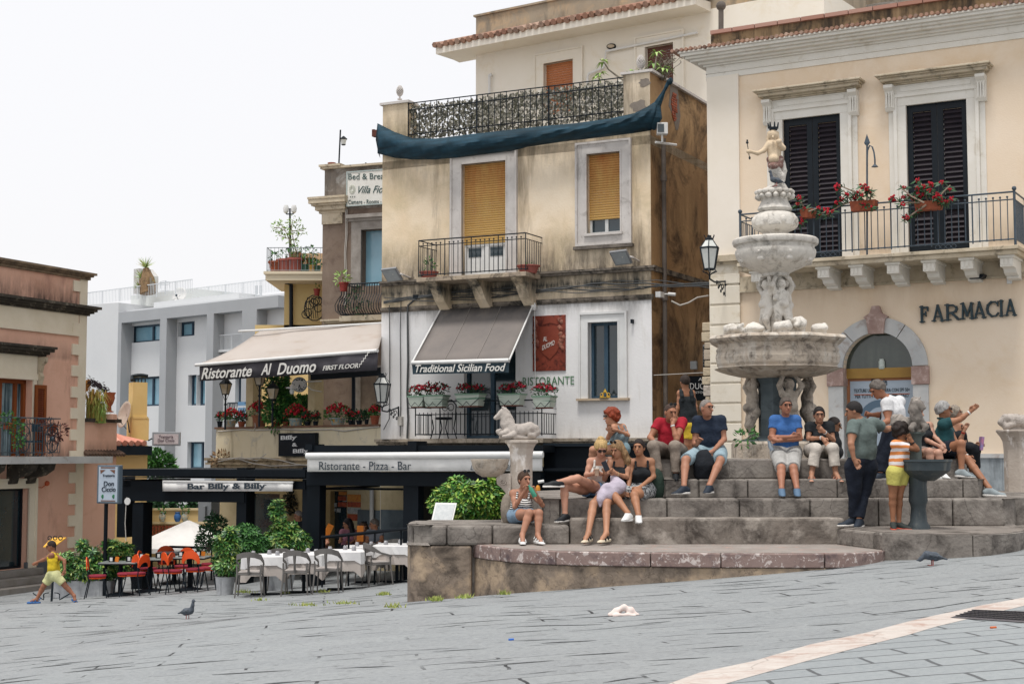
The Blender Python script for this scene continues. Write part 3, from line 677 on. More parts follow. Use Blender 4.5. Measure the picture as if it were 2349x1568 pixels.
for d_,h in prof:
 F2.box(mb,-d_+.02,L2,z-h,z,-.06,d_)
 F2.box(mb,-d_+.04,-.06,z-h,z,-3,-.06);z -= h
mb.build('cornice',M_stone,PH,bevel=.012)
mb = MB();rnd = random.Random(11);x = -.58
while x < L2:
 h = rnd.uniform(.03,.06);mb.path([F2.w(x,-.02,z_tile+.03),F2.w(x+.0,.56,z_tile+.02+rnd.uniform(-.010,.010))],[.045,.038],7);x += .105
mb.build('roof_tiles',M_tile,PH)
mb = MB();x = 0.1
zc = zq(1640,88,.05)+.11
while x < L2: F2.box(mb,x,x+.48,zc-.02,zc+.06,-.32,.08);x += .5
mb.build('coping_tiles',mat('red_coping_tile','#a37868',.85,island=['#99705f','#a88072','#ab887a']),PH)
mb = MB();F2.wall(mb,.08,L2,z_tile-.1,zc-.02,(),.1,.25)
mb.build('parapet',mat('sooty_parapet','#a08a6c',.95,var='#8a7355',vs=1.5,streak='#4a4238',ss=(3,3,.5),slo=.45,shi=.62,dirt='#453e36',ds=3,dlo=.5,dhi=.65),PH)
mb = MB();F2.box(mb,0,sq(1698,400),zfl,z_tile-.52,-.05,.06);mb.build('corner_pilaster',mat('pale_render_pilaster','#e8dfd2',.9,var='#e0d6c6',vs=1),PH)
zb0 = zq(1640,605);yb = [645,678,718,760,803,846,890,934,978,1022,1064,1107]
M_rust = mat('cream_rusticated_blocks','#e4dccd',.85,var='#dcd2c0',vs=1.5,dirt='#b6a37d',ds=2,dlo=.55,dhi=.8)
mb = MB();F2.box(mb,0,sq(1700,700)-.03,-2.6,zb0,-.05,.035);
ys = [628]+[655,700,746,790,834,879,925,969,1013,1057,1100]
for y0,y1 in zip(ys[:-1],ys[1:]): F2.box(mb,.02,sq(1700,700),zq(1650,y1)+.02,zq(1650,y0)-.02,.03,.075)
mb.build('corner_blocks',M_rust,PH,bevel=.012)
mb = MB();z = zb0+.02;F2.box(mb,-.05,sq(1700,700)+.1,z,z+.13,-.05,.16);F2.box(mb,-.02,sq(1700,700)+.06,z-.06,z,-.05,.11);mb.build('pilaster_capital',M_stoned,PH)
mb = MB();rnd = random.Random(21);z = -2.4
while z < zq(1630,745):
 h = rnd.uniform(.12,.24);wd = rnd.uniform(.14,.24)+.16*max(0,(1-(z+2)/3));c_ = F2.w(-wd/2+.02,-.12,z+h/2);mb.box(c_,(wd/2,.13,h/2-.008),Matrix.Rotation(math.atan2(F2.u.y,F2.u.x)+rnd.uniform(-.1,.1),3,'Z'));z += h
mb.build('rough_corner_stones',mat('rough_corner_stone','#b9aa91',.95,island=['#a89a83','#c5b79f','#9c8b70','#b5aba0'],dirt='#6d6254',ds=5,bump=.6,bs=20),PH,bevel=.02)
zs_ = zq(1690,628,1.05);zs_ = zq(2100,600,.95)
slA,slB = sq(1692,620,.95),sq(2337,566,.95);zbt = zq(2000,590,.95)
mb = MB();F2.box(mb,slA,slB,zbt-.02,zbt+.05,-.05,1.0);F2.box(mb,slA+.03,slB-.03,zbt-.11,zbt-.02,-.05,.95);mb.build('balcony_slab',M_stoned,PH,bevel=.01)
mb = MB();F2.box(mb,sq(1700,700),L2,zbt-.40,zbt-.11,-.05,.05);F2.box(mb,sq(1700,700),L2,zbt-.44,zbt-.40,-.05,.07);mb.build('frieze',M_stoned,PH)
for px in (1735,1888,1964,2048,2131,2218,2309):
 py = 640;s_ = sq(px,615,.85)-.0;mb = MB();hw = .115
 F2.box(mb,s_-hw-.03,s_+hw+.03,zbt-.155,zbt-.11,.0,.89)
 poly = [(.85,-.15),(.85,-.32),(.62,-.32),(.55,-.34),(.50,-.40),(.36,-.44),(.28,-.43),(.28,-.48),(.05,-.50),(0,-.50),(0,-.15)]
 mb.prism([F2.w(s_-hw,p[0],zbt+p[1]) for p in poly],F2.u*(2*hw))
 for k in (-1,0,1): F2.box(mb,s_+k*.075-.022,s_+k*.075+.022,zbt-.29,zbt-.18,.845,.862)
 mb.build('bracket',M_stone if px > 1700 else M_stoned,PH)
zr_ = zq(2100,445,.93);zrt = zq(2320,440,.93)
rl = rail(F2,slA+.06,slB-.06,zbt+.17,zrt,.93,42,PH,mat('grey_iron','#4c5862',.5,var='#3b4650',vs=5),'balcony_railing',rr=.012,top2=zrt-.14,returns=9,ball=True)
mb = MB()
for s_ in (slA+.06,slB-.06): mb.ball(F2.w(s_,.93,zrt+.06),.045,8,6);mb.tube(F2.w(s_,.93,zbt+.04),F2.w(s_,.93,zrt+.03),.024,n=6)
for x in (1905,2170):
 s_ = sq(x,580,.93)
 for k in range(4):
  c_ = F2.w(s_-.15+k*.1,.94,zbt+.11);
  for i in range(8): t0,t1 = i*.785,(i+1)*.785;mb.tube(c_+F2.u*.045*math.cos(t0)+Vector((0,0,.04*math.sin(t0))),c_+F2.u*.045*math.cos(t1)+Vector((0,0,.04*math.sin(t1))),.006,n=4)
mb.build('railing_ornament',_M['grey_iron'],rl)
M_bs = mat('black_shutter_paint','#0c141b',.5,var='#101a22',vs=5,spec=.25);M_bl = mat('brown_black_slats','#2e262b',.6,var='#221e26',vs=8)
for (r,px0,px1,pyt,lab) in ((dA,1744,1977,0,0),(dB,2022,2283,0,0)):
 m_ = (r[0]+r[1])/2;mid = r[2]+(r[3]-r[2])*.30
 fr = MB();F2.frame(fr,r,.20,-.05,.06,False);F2.frame(fr,(r[0]-.17,r[1]+.17,r[2],r[3]+.17),.07,-.05,.10,False)
 F2.box(fr,r[0]-.35,r[0]-.24,r[2],r[3]+.12,-.05,.035);F2.box(fr,r[1]+.24,r[1]+.35,r[2],r[3]+.12,-.05,.035)
 F2.box(fr,r[0]-.35,r[1]+.35,r[3]+.24,r[3]+.42,-.05,.06);F2.box(fr,r[0]-.1,r[1]+.1,r[3]+.28,r[3]+.38,.055,.075)
 fr.build('door_surround',M_stone,PH,bevel=.008)
 fr = MB();zt = r[3]+.42
 for d_,h in ((.10,.03),(.16,.03),(.28,.06),(.34,.03),(.40,.04)):
  F2.box(fr,r[0]-.28-d_*.6,r[1]+.28+d_*.6,zt,zt+h,-.05,d_);zt += h
 fr.build('door_cornice',M_stoned,PH,bevel=.008)
 for s_ in (r[0]-.30,r[1]+.30):
  mb = MB();poly = [(0,.42),(.24,.42),(.24,.36),(.15,.30),(.11,.20),(.13,.04),(.14,-.03),(.09,-.09),(0,-.09)]
  mb.prism([F2.w(s_-.09,p[0],r[3]+p[1]) for p in poly],F2.u*.18)
  for k in (-.05,0,.05): F2.box(mb,s_+k-.012,s_+k+.012,r[3]-.02,r[3]+.28,.1,.155)
  mb.build('console',M_stone,PH)
 for q in ((r[0],m_-.006,r[2],r[3]),(m_+.006,r[1],r[2],r[3])): louvre(F2,q,'shutter',PH,M_bs,M_bl,-.10,.06,27,.11,mid)
def archband(mb,r0,r1,t0,t1,d0,d1,n=12):
 for i in range(n):
  a0 = t0+(t1-t0)*i/n;a1 = t0+(t1-t0)*(i+1)/n
  P = [(scx+rr*math.cos(t),zsp+rr*math.sin(t)) for rr,t in ((r0,a0),(r1,a0),(r1,a1),(r0,a1))]
  mb.hexa([F2.w(x,d1,z) for x,z in P]+[F2.w(x,d0,z) for x,z in P])
M_pmar = mat('pale_grey_marble','#c3c2bf',.6,var='#aeb0b0',vs=2,dirt='#9b8f88',ds=3,dlo=.55,dhi=.7)
M_redm = mat('reddish_marble','#a38b82',.65,var='#8b7169',vs=5,dirt='#c3aea6',ds=6,dlo=.5,dhi=.65)
arch = thing('shop_window','arched pharmacy window with grey marble surround and cosmetics poster','shop window',tuple(F2.w(scx,0,-2)))
mb = MB()
for k,(t0,t1) in enumerate(((.02,.95),(.97,1.40),(1.74,2.3),(2.32,3.12))): archband(mb,rw,rw+.30,t0,t1,-.26,.055)
mb.build('arch',M_pmar,arch)
for sg in (-1,1):
 mb = MB();e0,e1 = (scx+rw,scx+rw+.30) if sg > 0 else (scx-rw-.30,scx-rw)
 F2.box(mb,e0,e1,-2.4,zsp-.36,-.26,.05);mb.build('jamb',M_pmar,arch)
 mb = MB();F2.box(mb,e0-(.02),e1+.02,zsp-.35,zsp-.0,-.26,.08);mb.build('impost',M_redm,arch)
mb = MB();mb.prism([F2.w(scx+x,.11,zsp+rw+z) for x,z in ((-.15,-.03),(.15,-.03),(.19,.26),(.25,.30),(.12,.38),(.07,.52),(-.07,.52),(-.12,.38),(-.25,.30),(-.19,.26))],F2.n*-.15);mb.build('keystone',M_redm,arch)
mb = MB();mb.prism([F2.w(scx+rw*math.cos(t),-.2,zsp+rw*math.sin(t)) for t in [math.pi*i/20 for i in range(21)]],F2.n*-.02);mb.build('fanlight',mat('dark_reflecting_glass','#26312f',.1,var='#4a5148',vs=1.6,streak='#37403a',ss=(7,7,.5),slo=.4,shi=.6,spec=.8),arch)
mb = MB();F2.box(mb,scx-rw,scx+rw,zsp-.20,zsp-.0,-.24,-.14);mb.build('transom',mat('brass_transom','#a3803f',.5,var='#8c6a32',vs=2),arch)
mb = MB();F2.box(mb,scx-rw,scx+rw,-2.2,zsp-.2,-.25,-.22);mb.build('orange_frame',mat('orange_frame','#a9724f',.5),arch)
po = MB();F2.box(po,scx-rw+.07,scx+rw-.06,-2.2,zsp-.25,-.22,-.205)
pst = thing('window_poster','pale grey sun cream poster filling the arched pharmacy window','poster',tuple(F2.w(scx,-.2,-2)))
po.build('sheet',mat('pale_poster','#aebac6',.5,var='#9aa8b6',vs=1.2),pst)
M_ink = mat('dark_ink','#2b3640',.6);M_inkr = mat('orange_ink','#b5684a',.6)
def t2(st,F,x0,y0,x1,y1,hpx,m,parent,d,**k):
 A = F.P(x0,y0,d);B = F.P(x1,y1,d);return text(st,A,B,hpx*A.y/FD,m,parent,**k)
t2('Eucerin',F2,1999,884,2035,883,15,M_ink,pst,-.20,bold=.02)
t2('TEXTURE ULTRA LEGGERA CON SPF 50+',F2,1959,900,2087,897,8,M_ink,pst,-.20)
t2('PER TUTTI I GIORNI DEL GIORNO',F2,1962,913,2084,910,7,M_ink,pst,-.20)
t2('ULTRA-LEGGERA',F2,1998,1040,2040,1008,8,M_ink,pst,-.20)
mb = MB();a0 = F2.p(1959,905,-.2);b0 = F2.p(2087,902,-.2);F2.box(mb,a0[0],b0[0],a0[1]-.008,a0[1]+.008,-.205,-.198);mb.build('rule',M_inkr,pst)
mb = MB()
for i in range(20):
 t0 = math.pi*i/20;t1 = math.pi*(i+1)/20;c_ = F2.p(2020,960,-.2)
 P = [(c_[0]+rr*math.cos(t),c_[1]+rr*.9*math.sin(t)) for rr,t in ((.26,t0),(.42,t0),(.42,t1),(.26,t1))]
 mb.add([F2.w(x,-.203,z) for x,z in P],[(0,1,2,3)])
mb.build('picture',mat('grey_blue_print','#5c7183',.5),pst)
jr = thing('glass_jar','white patterned jar standing in the arched fanlight','jar',tuple(F2.P(2022,845,-.15)))
p = F2.P(2023,846,-.165);mb = MB();mb.lathe(p,[(.055,0),(.065,.02),(.062,.15),(.045,.18),(.048,.2)],12);mb.build('body',mat('jar_white','#cfd2ce',.4,var='#9fb0a4',vs=30),jr,True)
mb = MB();x = sq(2106,1040)+.35;zd = zq(2270,1040)
while x < L2: F2.box(mb,x,x+.62,-2.2,zd-.08,-.05,.06);x += .625
mb.build('dado_slabs',mat('blue_grey_marble','#9fa6aa',.6,var='#82898d',vs=5,streak='#6d7377',ss=(6,6,1.2),slo=.5,shi=.7),PH)
mb = MB();F2.box(mb,sq(2106,1040)+.35,L2,zd-.08,zd,-.05,.09);mb.build('dado_cap',M_pmar,PH)
M_let = mat('dark_bronze_letters','#33434a',.6,var='#28363c',vs=12)
FL = thing('pharmacy_lettering','dark raised serif letters FARMACIA fixed to the ochre wall','lettering',tuple(F2.P(2110,735,.05)))
def glyph(st):
 T,t = .15,.10
 def seg(a,b,w): return ('s',a,b,w)
 S = {'F':[seg((.2,0),(.2,1),T),seg((.2,.93),(.72,.93),t),seg((.72,.93),(.72,.72),t),seg((.2,.52),(.55,.52),t),seg((.55,.66),(.55,.38),.07),seg((.02,.03),(.42,.03),.07),seg((.02,.97),(.3,.97),.07)],
 'A':[seg((.15,0),(.48,1),t),seg((.48,1),(.85,0),T),seg((.28,.30),(.70,.30),.08),seg((0,.03),(.3,.03),.07),seg((.68,.03),(1,.03),.07)],
 'R':[seg((.18,0),(.18,1),T),seg((.18,.94),(.55,.94),t),seg((.55,.94),(.76,.82),t),seg((.76,.82),(.80,.70),T),seg((.80,.70),(.72,.55),T),seg((.72,.55),(.45,.46),t),seg((.45,.46),(.18,.46),t),seg((.45,.46),(.9,.05),T),seg((0,.03),(.4,.03),.07),seg((0,.97),(.3,.97),.07),seg((.8,.03),(1.05,.03),.07)],
 'M':[seg((.15,0),(.18,1),t),seg((.18,1),(.5,.2),T),seg((.5,.2),(.82,1),t),seg((.82,1),(.87,0),T),seg((0,.03),(.32,.03),.07),seg((.7,.03),(1.02,.03),.07),seg((0,.97),(.2,.97),.07),seg((.8,.97),(1,.97),.07)],
 'C':[seg((.92,.98),(.90,.70),.07),seg((.90,.80),(.72,.95),t),seg((.72,.95),(.42,.95),t),seg((.42,.95),(.14,.75),T),seg((.14,.75),(.08,.5),T),seg((.08,.5),(.14,.25),T),seg((.14,.25),(.42,.05),T),seg((.42,.05),(.75,.06),t),seg((.75,.06),(.94,.24),t)],
 'I':[seg((.5,0),(.5,1),T),seg((.28,.03),(.72,.03),.07),seg((.28,.97),(.72,.97),.07)]}
 return S[st]
xs0 = [2109,2139,2171,2208,2234,2263,2292,2305];xs1 = [2136,2165,2206,2236,2262,2296,2318,2332]
xs0 = [2110,2136,2169,2203,2229,2262,2290,2304];xs1 = [2133,2167,2201,2236,2264,2295,2308,2331]
xs0 = [2110,2138,2168,2204,2233,2263,2288,2305];xs1 = [2136,2166,2202,2234,2262,2292,2307,2332]
for ch,x0,x1 in zip('FARMACIA',xs0,xs1):
 f = (x0-2110)/222;yb = 739-17*f;yt = yb-36
 s0_,z0_ = F2.p(x0,yb,.05);s1_,_ = F2.p(x1,yb-17*(x1-x0)/222,.05);_,z1_ = F2.p(x0,yt,.05);mb = MB();H_ = z1_-z0_;W_ = s1_-s0_
 for _,A_,B_,wd in glyph(ch):
  A3 = Vector((A_[0]*W_,A_[1]*H_));B3 = Vector((B_[0]*W_,B_[1]*H_));d_ = (B3-A3).normalized();n_ = Vector((-d_.y,d_.x))*wd*H_*.5;d_ = d_*wd*H_*.35
  P = [A3-n_-d_,B3-n_+d_,B3+n_+d_,A3+n_-d_];jd = random.Random(hash((x0,A_,B_)) % 999).uniform(0,.006)
  mb.prism([F2.w(s0_+p.x,.07+jd,z0_+p.y) for p in P],F2.n*-.05)
 mb.build('letter',M_let,FL)
mb = MB();F2.pbox(mb,2032+0,0+636,2320*0+2057,646,.02,.3)
fl_ = thing('wall_floodlight','black flat floodlight under the pharmacy balcony near its right end','floodlight',tuple(F2.P(2240,636,.2)))
p = F2.P(2222,636,.35);q = F2.P(2256,632,.35);mb = MB();mb.prism([p+Vector((0,0,-.03)),q+Vector((-.05,0,-.05)),q+Vector((.02,0,.04)),p+Vector((.05,0,.06))],F2.n*-.3);mb.build('housing',M_dark,fl_,bevel=.02);mb = MB();mb.tube(p.lerp(q,.7),p.lerp(q,.9)-F2.n*.33,.03);mb.build('bracket',M_dark,fl_)
mb = MB();F2.pbox(mb,2309,637,2321,650,.0,.05);tag(mb.build('alarm_box',M_white,bevel=.01),'small white box on the ochre wall above the pharmacy letters','alarm box')
sp = thing('iron_bracket','tall iron spear with a curved hook arm standing on the pharmacy balcony','bracket',tuple(F2.P(1989,588,.93)))
mb = MB();mb.tube(F2.P(1989,588,.93),F2.P(1989,328,.93),.018,n=6);t_ = F2.P(1989,328,.93);mb.add([t_+F2.u*-.06,t_+Vector((0,0,.24))-Vector((0,0,.06)),t_+F2.u*.06,t_-Vector((0,0,.08)),t_+F2.n*.02,t_-F2.n*.02],[(0,1,4),(1,2,4),(2,3,4),(3,0,4),(1,0,5),(2,1,5),(3,2,5),(0,3,5)]);mb.build('spear',_M['grey_iron'],sp)
mb = MB();mb.path([F2.P(x,y,.93) for x,y in ((1989,368),(1990,345),(1995,334),(2001,337),(2005,350),(2007,366),(2007,378))],.016,6);mb.lathe(F2.P(2007,383,.93),[(.01,.06),(.07,.0),(.02,-.01)],8);mb.build('hook',_M['grey_iron'],sp)
def geranium(label,box_px,stems,heads,F=F2,d=1.0,seed=1):
 th = thing('flowering_plant',label,'plant',tuple(F.P(box_px[0],box_px[3],d)),'red flowering plants on the pharmacy balcony');rnd = random.Random(seed)
 mb = MB();A = F.P(box_px[0],box_px[1],d+.1);B = F.P(box_px[2],box_px[3],d+.1)
 hgt = A.z-B.z;L_ = (B-A);L_.z = 0;u = L_.normalized();
 mb.hexa([Vector((A.x,A.y,B.z))+F.n*-.22,Vector((B.x,B.y,B.z))+F.n*-.22,Vector((B.x,B.y,B.z)),Vector((A.x,A.y,B.z)),A-u*.03-F.n*.24,Vector((B.x,B.y,A.z))+u*.03-F.n*.24,Vector((B.x,B.y,A.z))+u*.03+F.n*.02,A-u*.03+F.n*.02][:4]+[A-u*.03-F.n*.24,Vector((B.x,B.y,A.z))+u*.03-F.n*.24,Vector((B.x,B.y,A.z))+u*.03+F.n*.02,A-u*.03+F.n*.02])
 mb.build('planter',M_terra,th)
 mb = MB();lf = MB();fw = MB()
 for st in stems:
  P3 = [F.P(x,y,d+rnd.uniform(-.1,.25)) for x,y in st];mb.path(P3,[.018-.008*i/len(P3) for i in range(len(P3))],5)
  for i in range(1,len(P3)):
   for k in range(8):
    c_ = P3[i-1].lerp(P3[i],rnd.random());dr = Vector((rnd.uniform(-1,1),rnd.uniform(-1,1),rnd.uniform(-.7,.8))).normalized();s_ = dr.orthogonal().normalized();l_ = rnd.uniform(.09,.17)
    lf.add([c_,c_+dr*l_*.5+s_*l_*.14,c_+dr*l_,c_+dr*l_*.5-s_*l_*.14],[(0,1,2,3)])
 for (x,y,r) in heads:
  c_ = F.P(x,y,d+rnd.uniform(0,.3));rr = r*c_.y/FD
  for k in range(16):
   q = Vector((rnd.gauss(0,1),rnd.gauss(0,1),rnd.gauss(0,.8))).normalized()*rr*rnd.uniform(.5,1);fw.ball(c_+q,rr*.33,4,3)
  for k in range(9):
   dr = Vector((rnd.uniform(-1,1),rnd.uniform(-1,1),rnd.uniform(-1,.2))).normalized();s_ = dr.orthogonal().normalized();l_ = rnd.uniform(.1,.18)
   lf.add([c_,c_+dr*l_*.5+s_*l_*.16,c_+dr*l_,c_+dr*l_*.5-s_*l_*.16],[(0,1,2,3)])
 mb.build('stems',mat('greyish_stem','#8a7b6c',.9),th);lf.build('leaves',M_leafd,th);fw.build('flowers',M_red,th)
geranium('sprawling red-flowered plant in a planter left of the iron spear on the balcony',(1952,462,2005,480),[[(1990,470),(1960,462),(1930,470),(1905,485),(1880,490)],[(1985,462),(1960,440),(1925,425)],[(1990,460),(1985,435),(1978,425)],[(1995,460),(2000,440)],[(1955,465),(1945,450),(1935,436)],[(1975,465),(1968,448),(1955,445)]],
 [(1921,429,9),(1931,457,6),(1943,447,6),(1963,453,7),(1978,448,5),(1979,426,8),(1990,433,8),(1995,440,5),(1921,464,7),(1897,481,9),(1909,484,5),(1877,477,5),(1882,492,4),(1982,470,6),(1999,474,4),(1968,440,5),(1900,493,4)],seed=3)
geranium('large red-flowered plant spilling over the balcony rail before the right shutters',(2100,463,2155,478),[[(2125,470),(2095,490),(2078,502),(2075,508)],[(2120,465),(2090,450),(2068,432)],[(2130,465),(2120,440),(2112,420)],[(2140,462),(2140,435)],[(2145,465),(2165,440),(2180,425)],[(2110,465),(2070,465),(2048,458)],[(2150,468),(2175,465),(2183,455)]],
 [(2047,455,9),(2073,430,6),(2105,413,6),(2120,427,7),(2137,423,8),(2160,418,6),(2178,434,5),(2183,455,7),(2152,452,9),(2163,463,6),(2110,445,10),(2098,457,8),(2072,453,6),(2071,468,6),(2078,500,8),(2104,484,5),(2133,436,6),(2105,433,6),(2150,446,6),(2170,462,5),(2085,448,5),(2125,430,5),(2143,452,5)],seed=5)
geranium('red-flowered plant half hidden behind the fountain urn on the pharmacy balcony',(1838,480,1862,497),[[(1850,485),(1838,465),(1832,452)],[(1845,485),(1838,505),(1842,515)],[(1855,485),(1875,478)]],[(1833,453,6),(1830,468,5),(1841,503,7),(1836,512,4),(1845,477,4)],seed=8)
# ================================================================ WALL LANTERN (used three times)
def lantern(name,label,top,H,wall_pt,F,group='wrought iron wall lanterns'):
 th = thing(name,label,'wall lantern',tuple(wall_pt),group);top = Vector(top);k = H
 g = MB();b0 = top-Vector((0,0,k*.80))
 zt = -.30*k;wt = .235*k;wb = .135*k;fr = MB();gl = MB()
 c6 = lambda r,z: [top+Vector((r*math.cos(math.pi*i/3+.3),r*math.sin(math.pi*i/3+.3),z)) for i in range(6)]
 A = c6(wt,zt);B = c6(wb,-.80*k);Cc = c6(.09*k,-.10*k);D = c6(.06*k,-.9*k)
 for i in range(6):
  j = (i+1) % 6
  fr.tube(A[i],B[i],.012*k*1.3,n=5);fr.tube(A[i],A[j],.022*k,n=5);fr.tube(B[i],B[j],.018*k,n=5);fr.tube(A[i],Cc[i],.012*k,n=5);fr.tube(Cc[i],Cc[j],.014*k,n=5)
  fr.tube(Cc[i],Cc[i]+(Cc[i]-top)*.5+Vector((0,0,.16*k)),.010*k,n=4);fr.ball(A[i]+Vector((0,0,.01*k)),.022*k,5,4);fr.path([B[i],B[i]+(B[i]-top).normalized()*.0+Vector(((B[i]-top).x*.4,(B[i]-top).y*.4,-.05*k)),D[i],top-Vector((0,0,.95*k))],.012*k,4)
  gl.add([A[i].lerp(top+Vector((0,0,zt)),.03),A[j].lerp(top+Vector((0,0,zt)),.03),B[j].lerp(b0,.03),B[i].lerp(b0,.03)],[(0,1,2,3)]);gl.add([A[i]*.98+(top+Vector((0,0,zt)))*.02,A[j]*.98+(top+Vector((0,0,zt)))*.02,Cc[j],Cc[i]],[(0,1,2,3)])
 fr.lathe(top-Vector((0,0,.12*k)),[(.10*k,0),(.10*k,.05*k),(.05*k,.08*k),(.05*k,.12*k)],8);fr.build('frame',M_iron,th)
 gl.build('glass',mat('milky_glass','#d5d6d0',.35,var='#bfc3bf',vs=6,spec=.6),th)
 br = MB();s0 = top-Vector((0,0,.93*k));wp = Vector(wall_pt);br.path([s0,s0-Vector((0,0,.10*k)),s0.lerp(wp,.3)-Vector((0,0,.11*k)),wp+Vector((0,0,.05*k))],.022*k,6)
 br.tube(wp+Vector((0,0,.08*k)),wp-Vector((0,0,.32*k)),.022*k,n=6)
 for t,rr,dz in ((.45,.07,.06),(.62,.09,.09),(.8,.11,.13),(.7,.05,.23),(.9,.06,.27),(.55,.045,.16)):
  c_ = s0.lerp(wp,t);c_.z = wp.z-dz*k+.0;hv = (wp-s0);hv.z = 0;hv.normalize()
  pts = [c_+hv*(rr*k*(1-.07*i)*math.cos(i*.6))+Vector((0,0,rr*k*(1-.07*i)*math.sin(i*.6))) for i in range(12)];br.path(pts,.013*k,4)
 br.build('bracket',M_iron,th);return th
p_ = F2.P(1664,650,.06);lantern('wall_lantern','six-sided iron lantern on a scroll bracket at the left corner of the pharmacy',F2.P(1627,540,1.15),.86,p_,F2)
p_ = F1.P(914,938,.06);lantern('wall_lantern','large iron lantern on a scroll bracket at the left edge of the white restaurant wall',F1.P(877,856,.9),.86,p_,F1)
# ================================================================ UPPER HOUSE SET BACK BEHIND THE TERRACE
a = W(1090,1040,44.4);b = W(1625,1040,40.0);F3 = Fac((a.x,a.y),(b.x,b.y))
UH = thing('upper_house','cream upper house with a tiled eave set back above the roof terrace','building',tuple(F3.w(0,0,3)))
M_cr2 = mat('light_cream_render','#e6e0d5',.9,var='#dfd8ca',vs=.6,dirt='#d2c3a4',ds=.8,dlo=.55,dhi=.85)
M_gr = mat('grey_streaked_render','#a89a85',.95,var='#8f8373',vs=1,streak='#56524c',ss=(1.2,1.2,.4),slo=.5,shi=.7,dirt='#c0a27e',ds=.9,dlo=.5,dhi=.7)
ze = F3.p(1090,130)[1];zt3 = F3.p(1090,40)[1];S3 = F3.len+3.5
wU = F3.rect(1255,145,1323,235,-.15);wV = F3.rect(1487,110,1553,215,-.15)
wU = (wU[0],wU[1],F3.p(1290,260)[1],F3.p(1255,150,-.15)[1]);wV = (wV[0],wV[1],F3.p(1520,240)[1],F3.p(1487,112,-.15)[1])
mb = MB();F3.wall(mb,0,S3,F3.p(1090,260)[1]-2,ze+.1,[wU,wV],.25,3);mb.build('wall',M_cr2,UH)
mb = MB();F3.wall(mb,0,S3,ze+.1,zt3,(),.2,3);mb.build('parapet',M_gr,UH)
mb = MB();F3.box(mb,-.06,S3,zt3,zt3+.06,-.4,.06);mb.build('coping',M_gr,UH)
sE3 = F3.p(1600,60,.8)[0]
mb = MB();mb.prism([F3.w(-.85,x,z) for x,z in ((-.3,ze),(0,ze+.02),(.9,ze-.0),(.9,ze+.20),(-.3,ze+.32))],F3.u*(sE3+.85));mb.build('eave',M_cr2,UH)
mb = MB();x = -.85;rnd = random.Random(2)
while x < sE3: mb.path([F3.w(x,.05,ze+.58),F3.w(x,.5,ze+.40),F3.w(x+rnd.uniform(-.02,.02),1.0,ze+.24+rnd.uniform(-.02,.02))],[.10,.105,.09],7);x += .215
mb.build('roof_tiles',M_tile,UH)
surround(F3,wU,UH,.3,m=M_cr2,bottom=False);surround(F3,wV,UH,.3,m=M_cr2,bottom=False)
mb = MB();shutter_roll(mb,F3,wU,.07);mb.build('roller_shutter',mat('brown_roller_shutter','#a5653a',.5,var='#b06f45',vs=2),UH)
mb = MB();shutter_roll(mb,F3,wV,.07);mb.build('roller_shutter',mat('dark_brown_roller','#57372f',.6,var='#6a463c',vs=2),UH)
mb = MB();c_ = F3.P(1403,107,.05);mb.path([c_-F3.u*.10,c_+F3.u*.10],.085,12);mb.build('housing',M_dark,None) if False else None
bl = thing('bulkhead_light','oval bulkhead light on the upper cream wall','wall light',tuple(c_));mb = MB();mb.ball(c_,(.15,.06,.09),14,8);mb.build('housing',M_dark,bl,True);mb = MB();mb.ball(c_+F3.n*.035,(.11,.05,.06),12,6);mb.build('diffuser',mat('beige_glass','#b9ab96',.4),bl,True)
mb = MB();mb.path([F3.P(x,y,.1) for x,y in ((1600,75),(1500,96),(1390,118),(1387,150),(1385,155),(1350,170),(1348,178),(1348,205))],.035,8);mb.build('white_pipe',M_white,UH,True)
mb = MB();mb.path([F3.P(1123,218,.1),F3.P(1123,172,.1),F3.P(1125,170,.1),F3.P(1127,175,.1)],.04,8);mb.build('vent_pipe',M_white,UH,True)
a = W(1700,1040,43);b = W(2349,1040,39);F6 = Fac((a.x,a.y),(b.x,b.y))
RH = thing('rear_house','streaked grey and cream house behind the pharmacy roof parapet','building',tuple(F6.w(0,0,5)))
mb = MB();F6.wall(mb,-1.1,6,5,F6.p(1755,28)[1],(),.2,2);mb.build('wall',M_gr,RH)
mb = MB();F6.wall(mb,1.4,12,5,F6.p(1900,25)[1]+.0,(),.2,3)
mb.build('white_wall',mat('white_rear_wall','#d8d6d2',.9),RH)
mb = MB();x = F6.p(1850,20,.4)[0]
while x < F6.p(1962,10,.4)[0]: mb.path([F6.w(x,.0,F6.p(1900,18)[1]+.3),F6.w(x,.55,F6.p(1900,18)[1]+.05)],[.1,.09],7);x += .2
mb.build('roof_tiles',M_tile,RH)
mb = MB();mb.tube(F6.P(1731,-20,.3),F6.P(1731,50,.3),.06,n=10);tag(mb.build('vent_pipe',M_white,None,True),'white vertical pipe on the wall behind the pharmacy roof','pipe')
mb = MB();mb.tube(F3.P(1654,70,2),F3.P(1654,10,2),.07,n=10);mb.ball(F3.P(1654,14,2),.13,10,6);tag(mb.build('vent_cowl',_M['grey_drainpipe'],None,True),'grey vent pipe with a round cap at the left of the pharmacy roof','pipe')
mb = MB();F6.pbox(mb,1811,-15,1836,52,.8,1.3);F6.pbox(mb,1800,-15,1811,50,.7,1.0);tag(mb.build('chimney',M_dark),'dark metal chimney rising behind the left of the pharmacy parapet','chimney')
tk = thing('water_tank','pale blue round water tank on the roof behind the pharmacy','water tank',tuple(F6.P(1790,15,-1)));mb = MB();c_ = F6.P(1795,40,-.8);mb.lathe(c_,[(.9,-.4),(.95,.2),(.9,.5),(.6,.7),(.2,.78)],20);mb.build('drum',mat('pale_blue_tank','#a9bcc6',.5),tk,True)
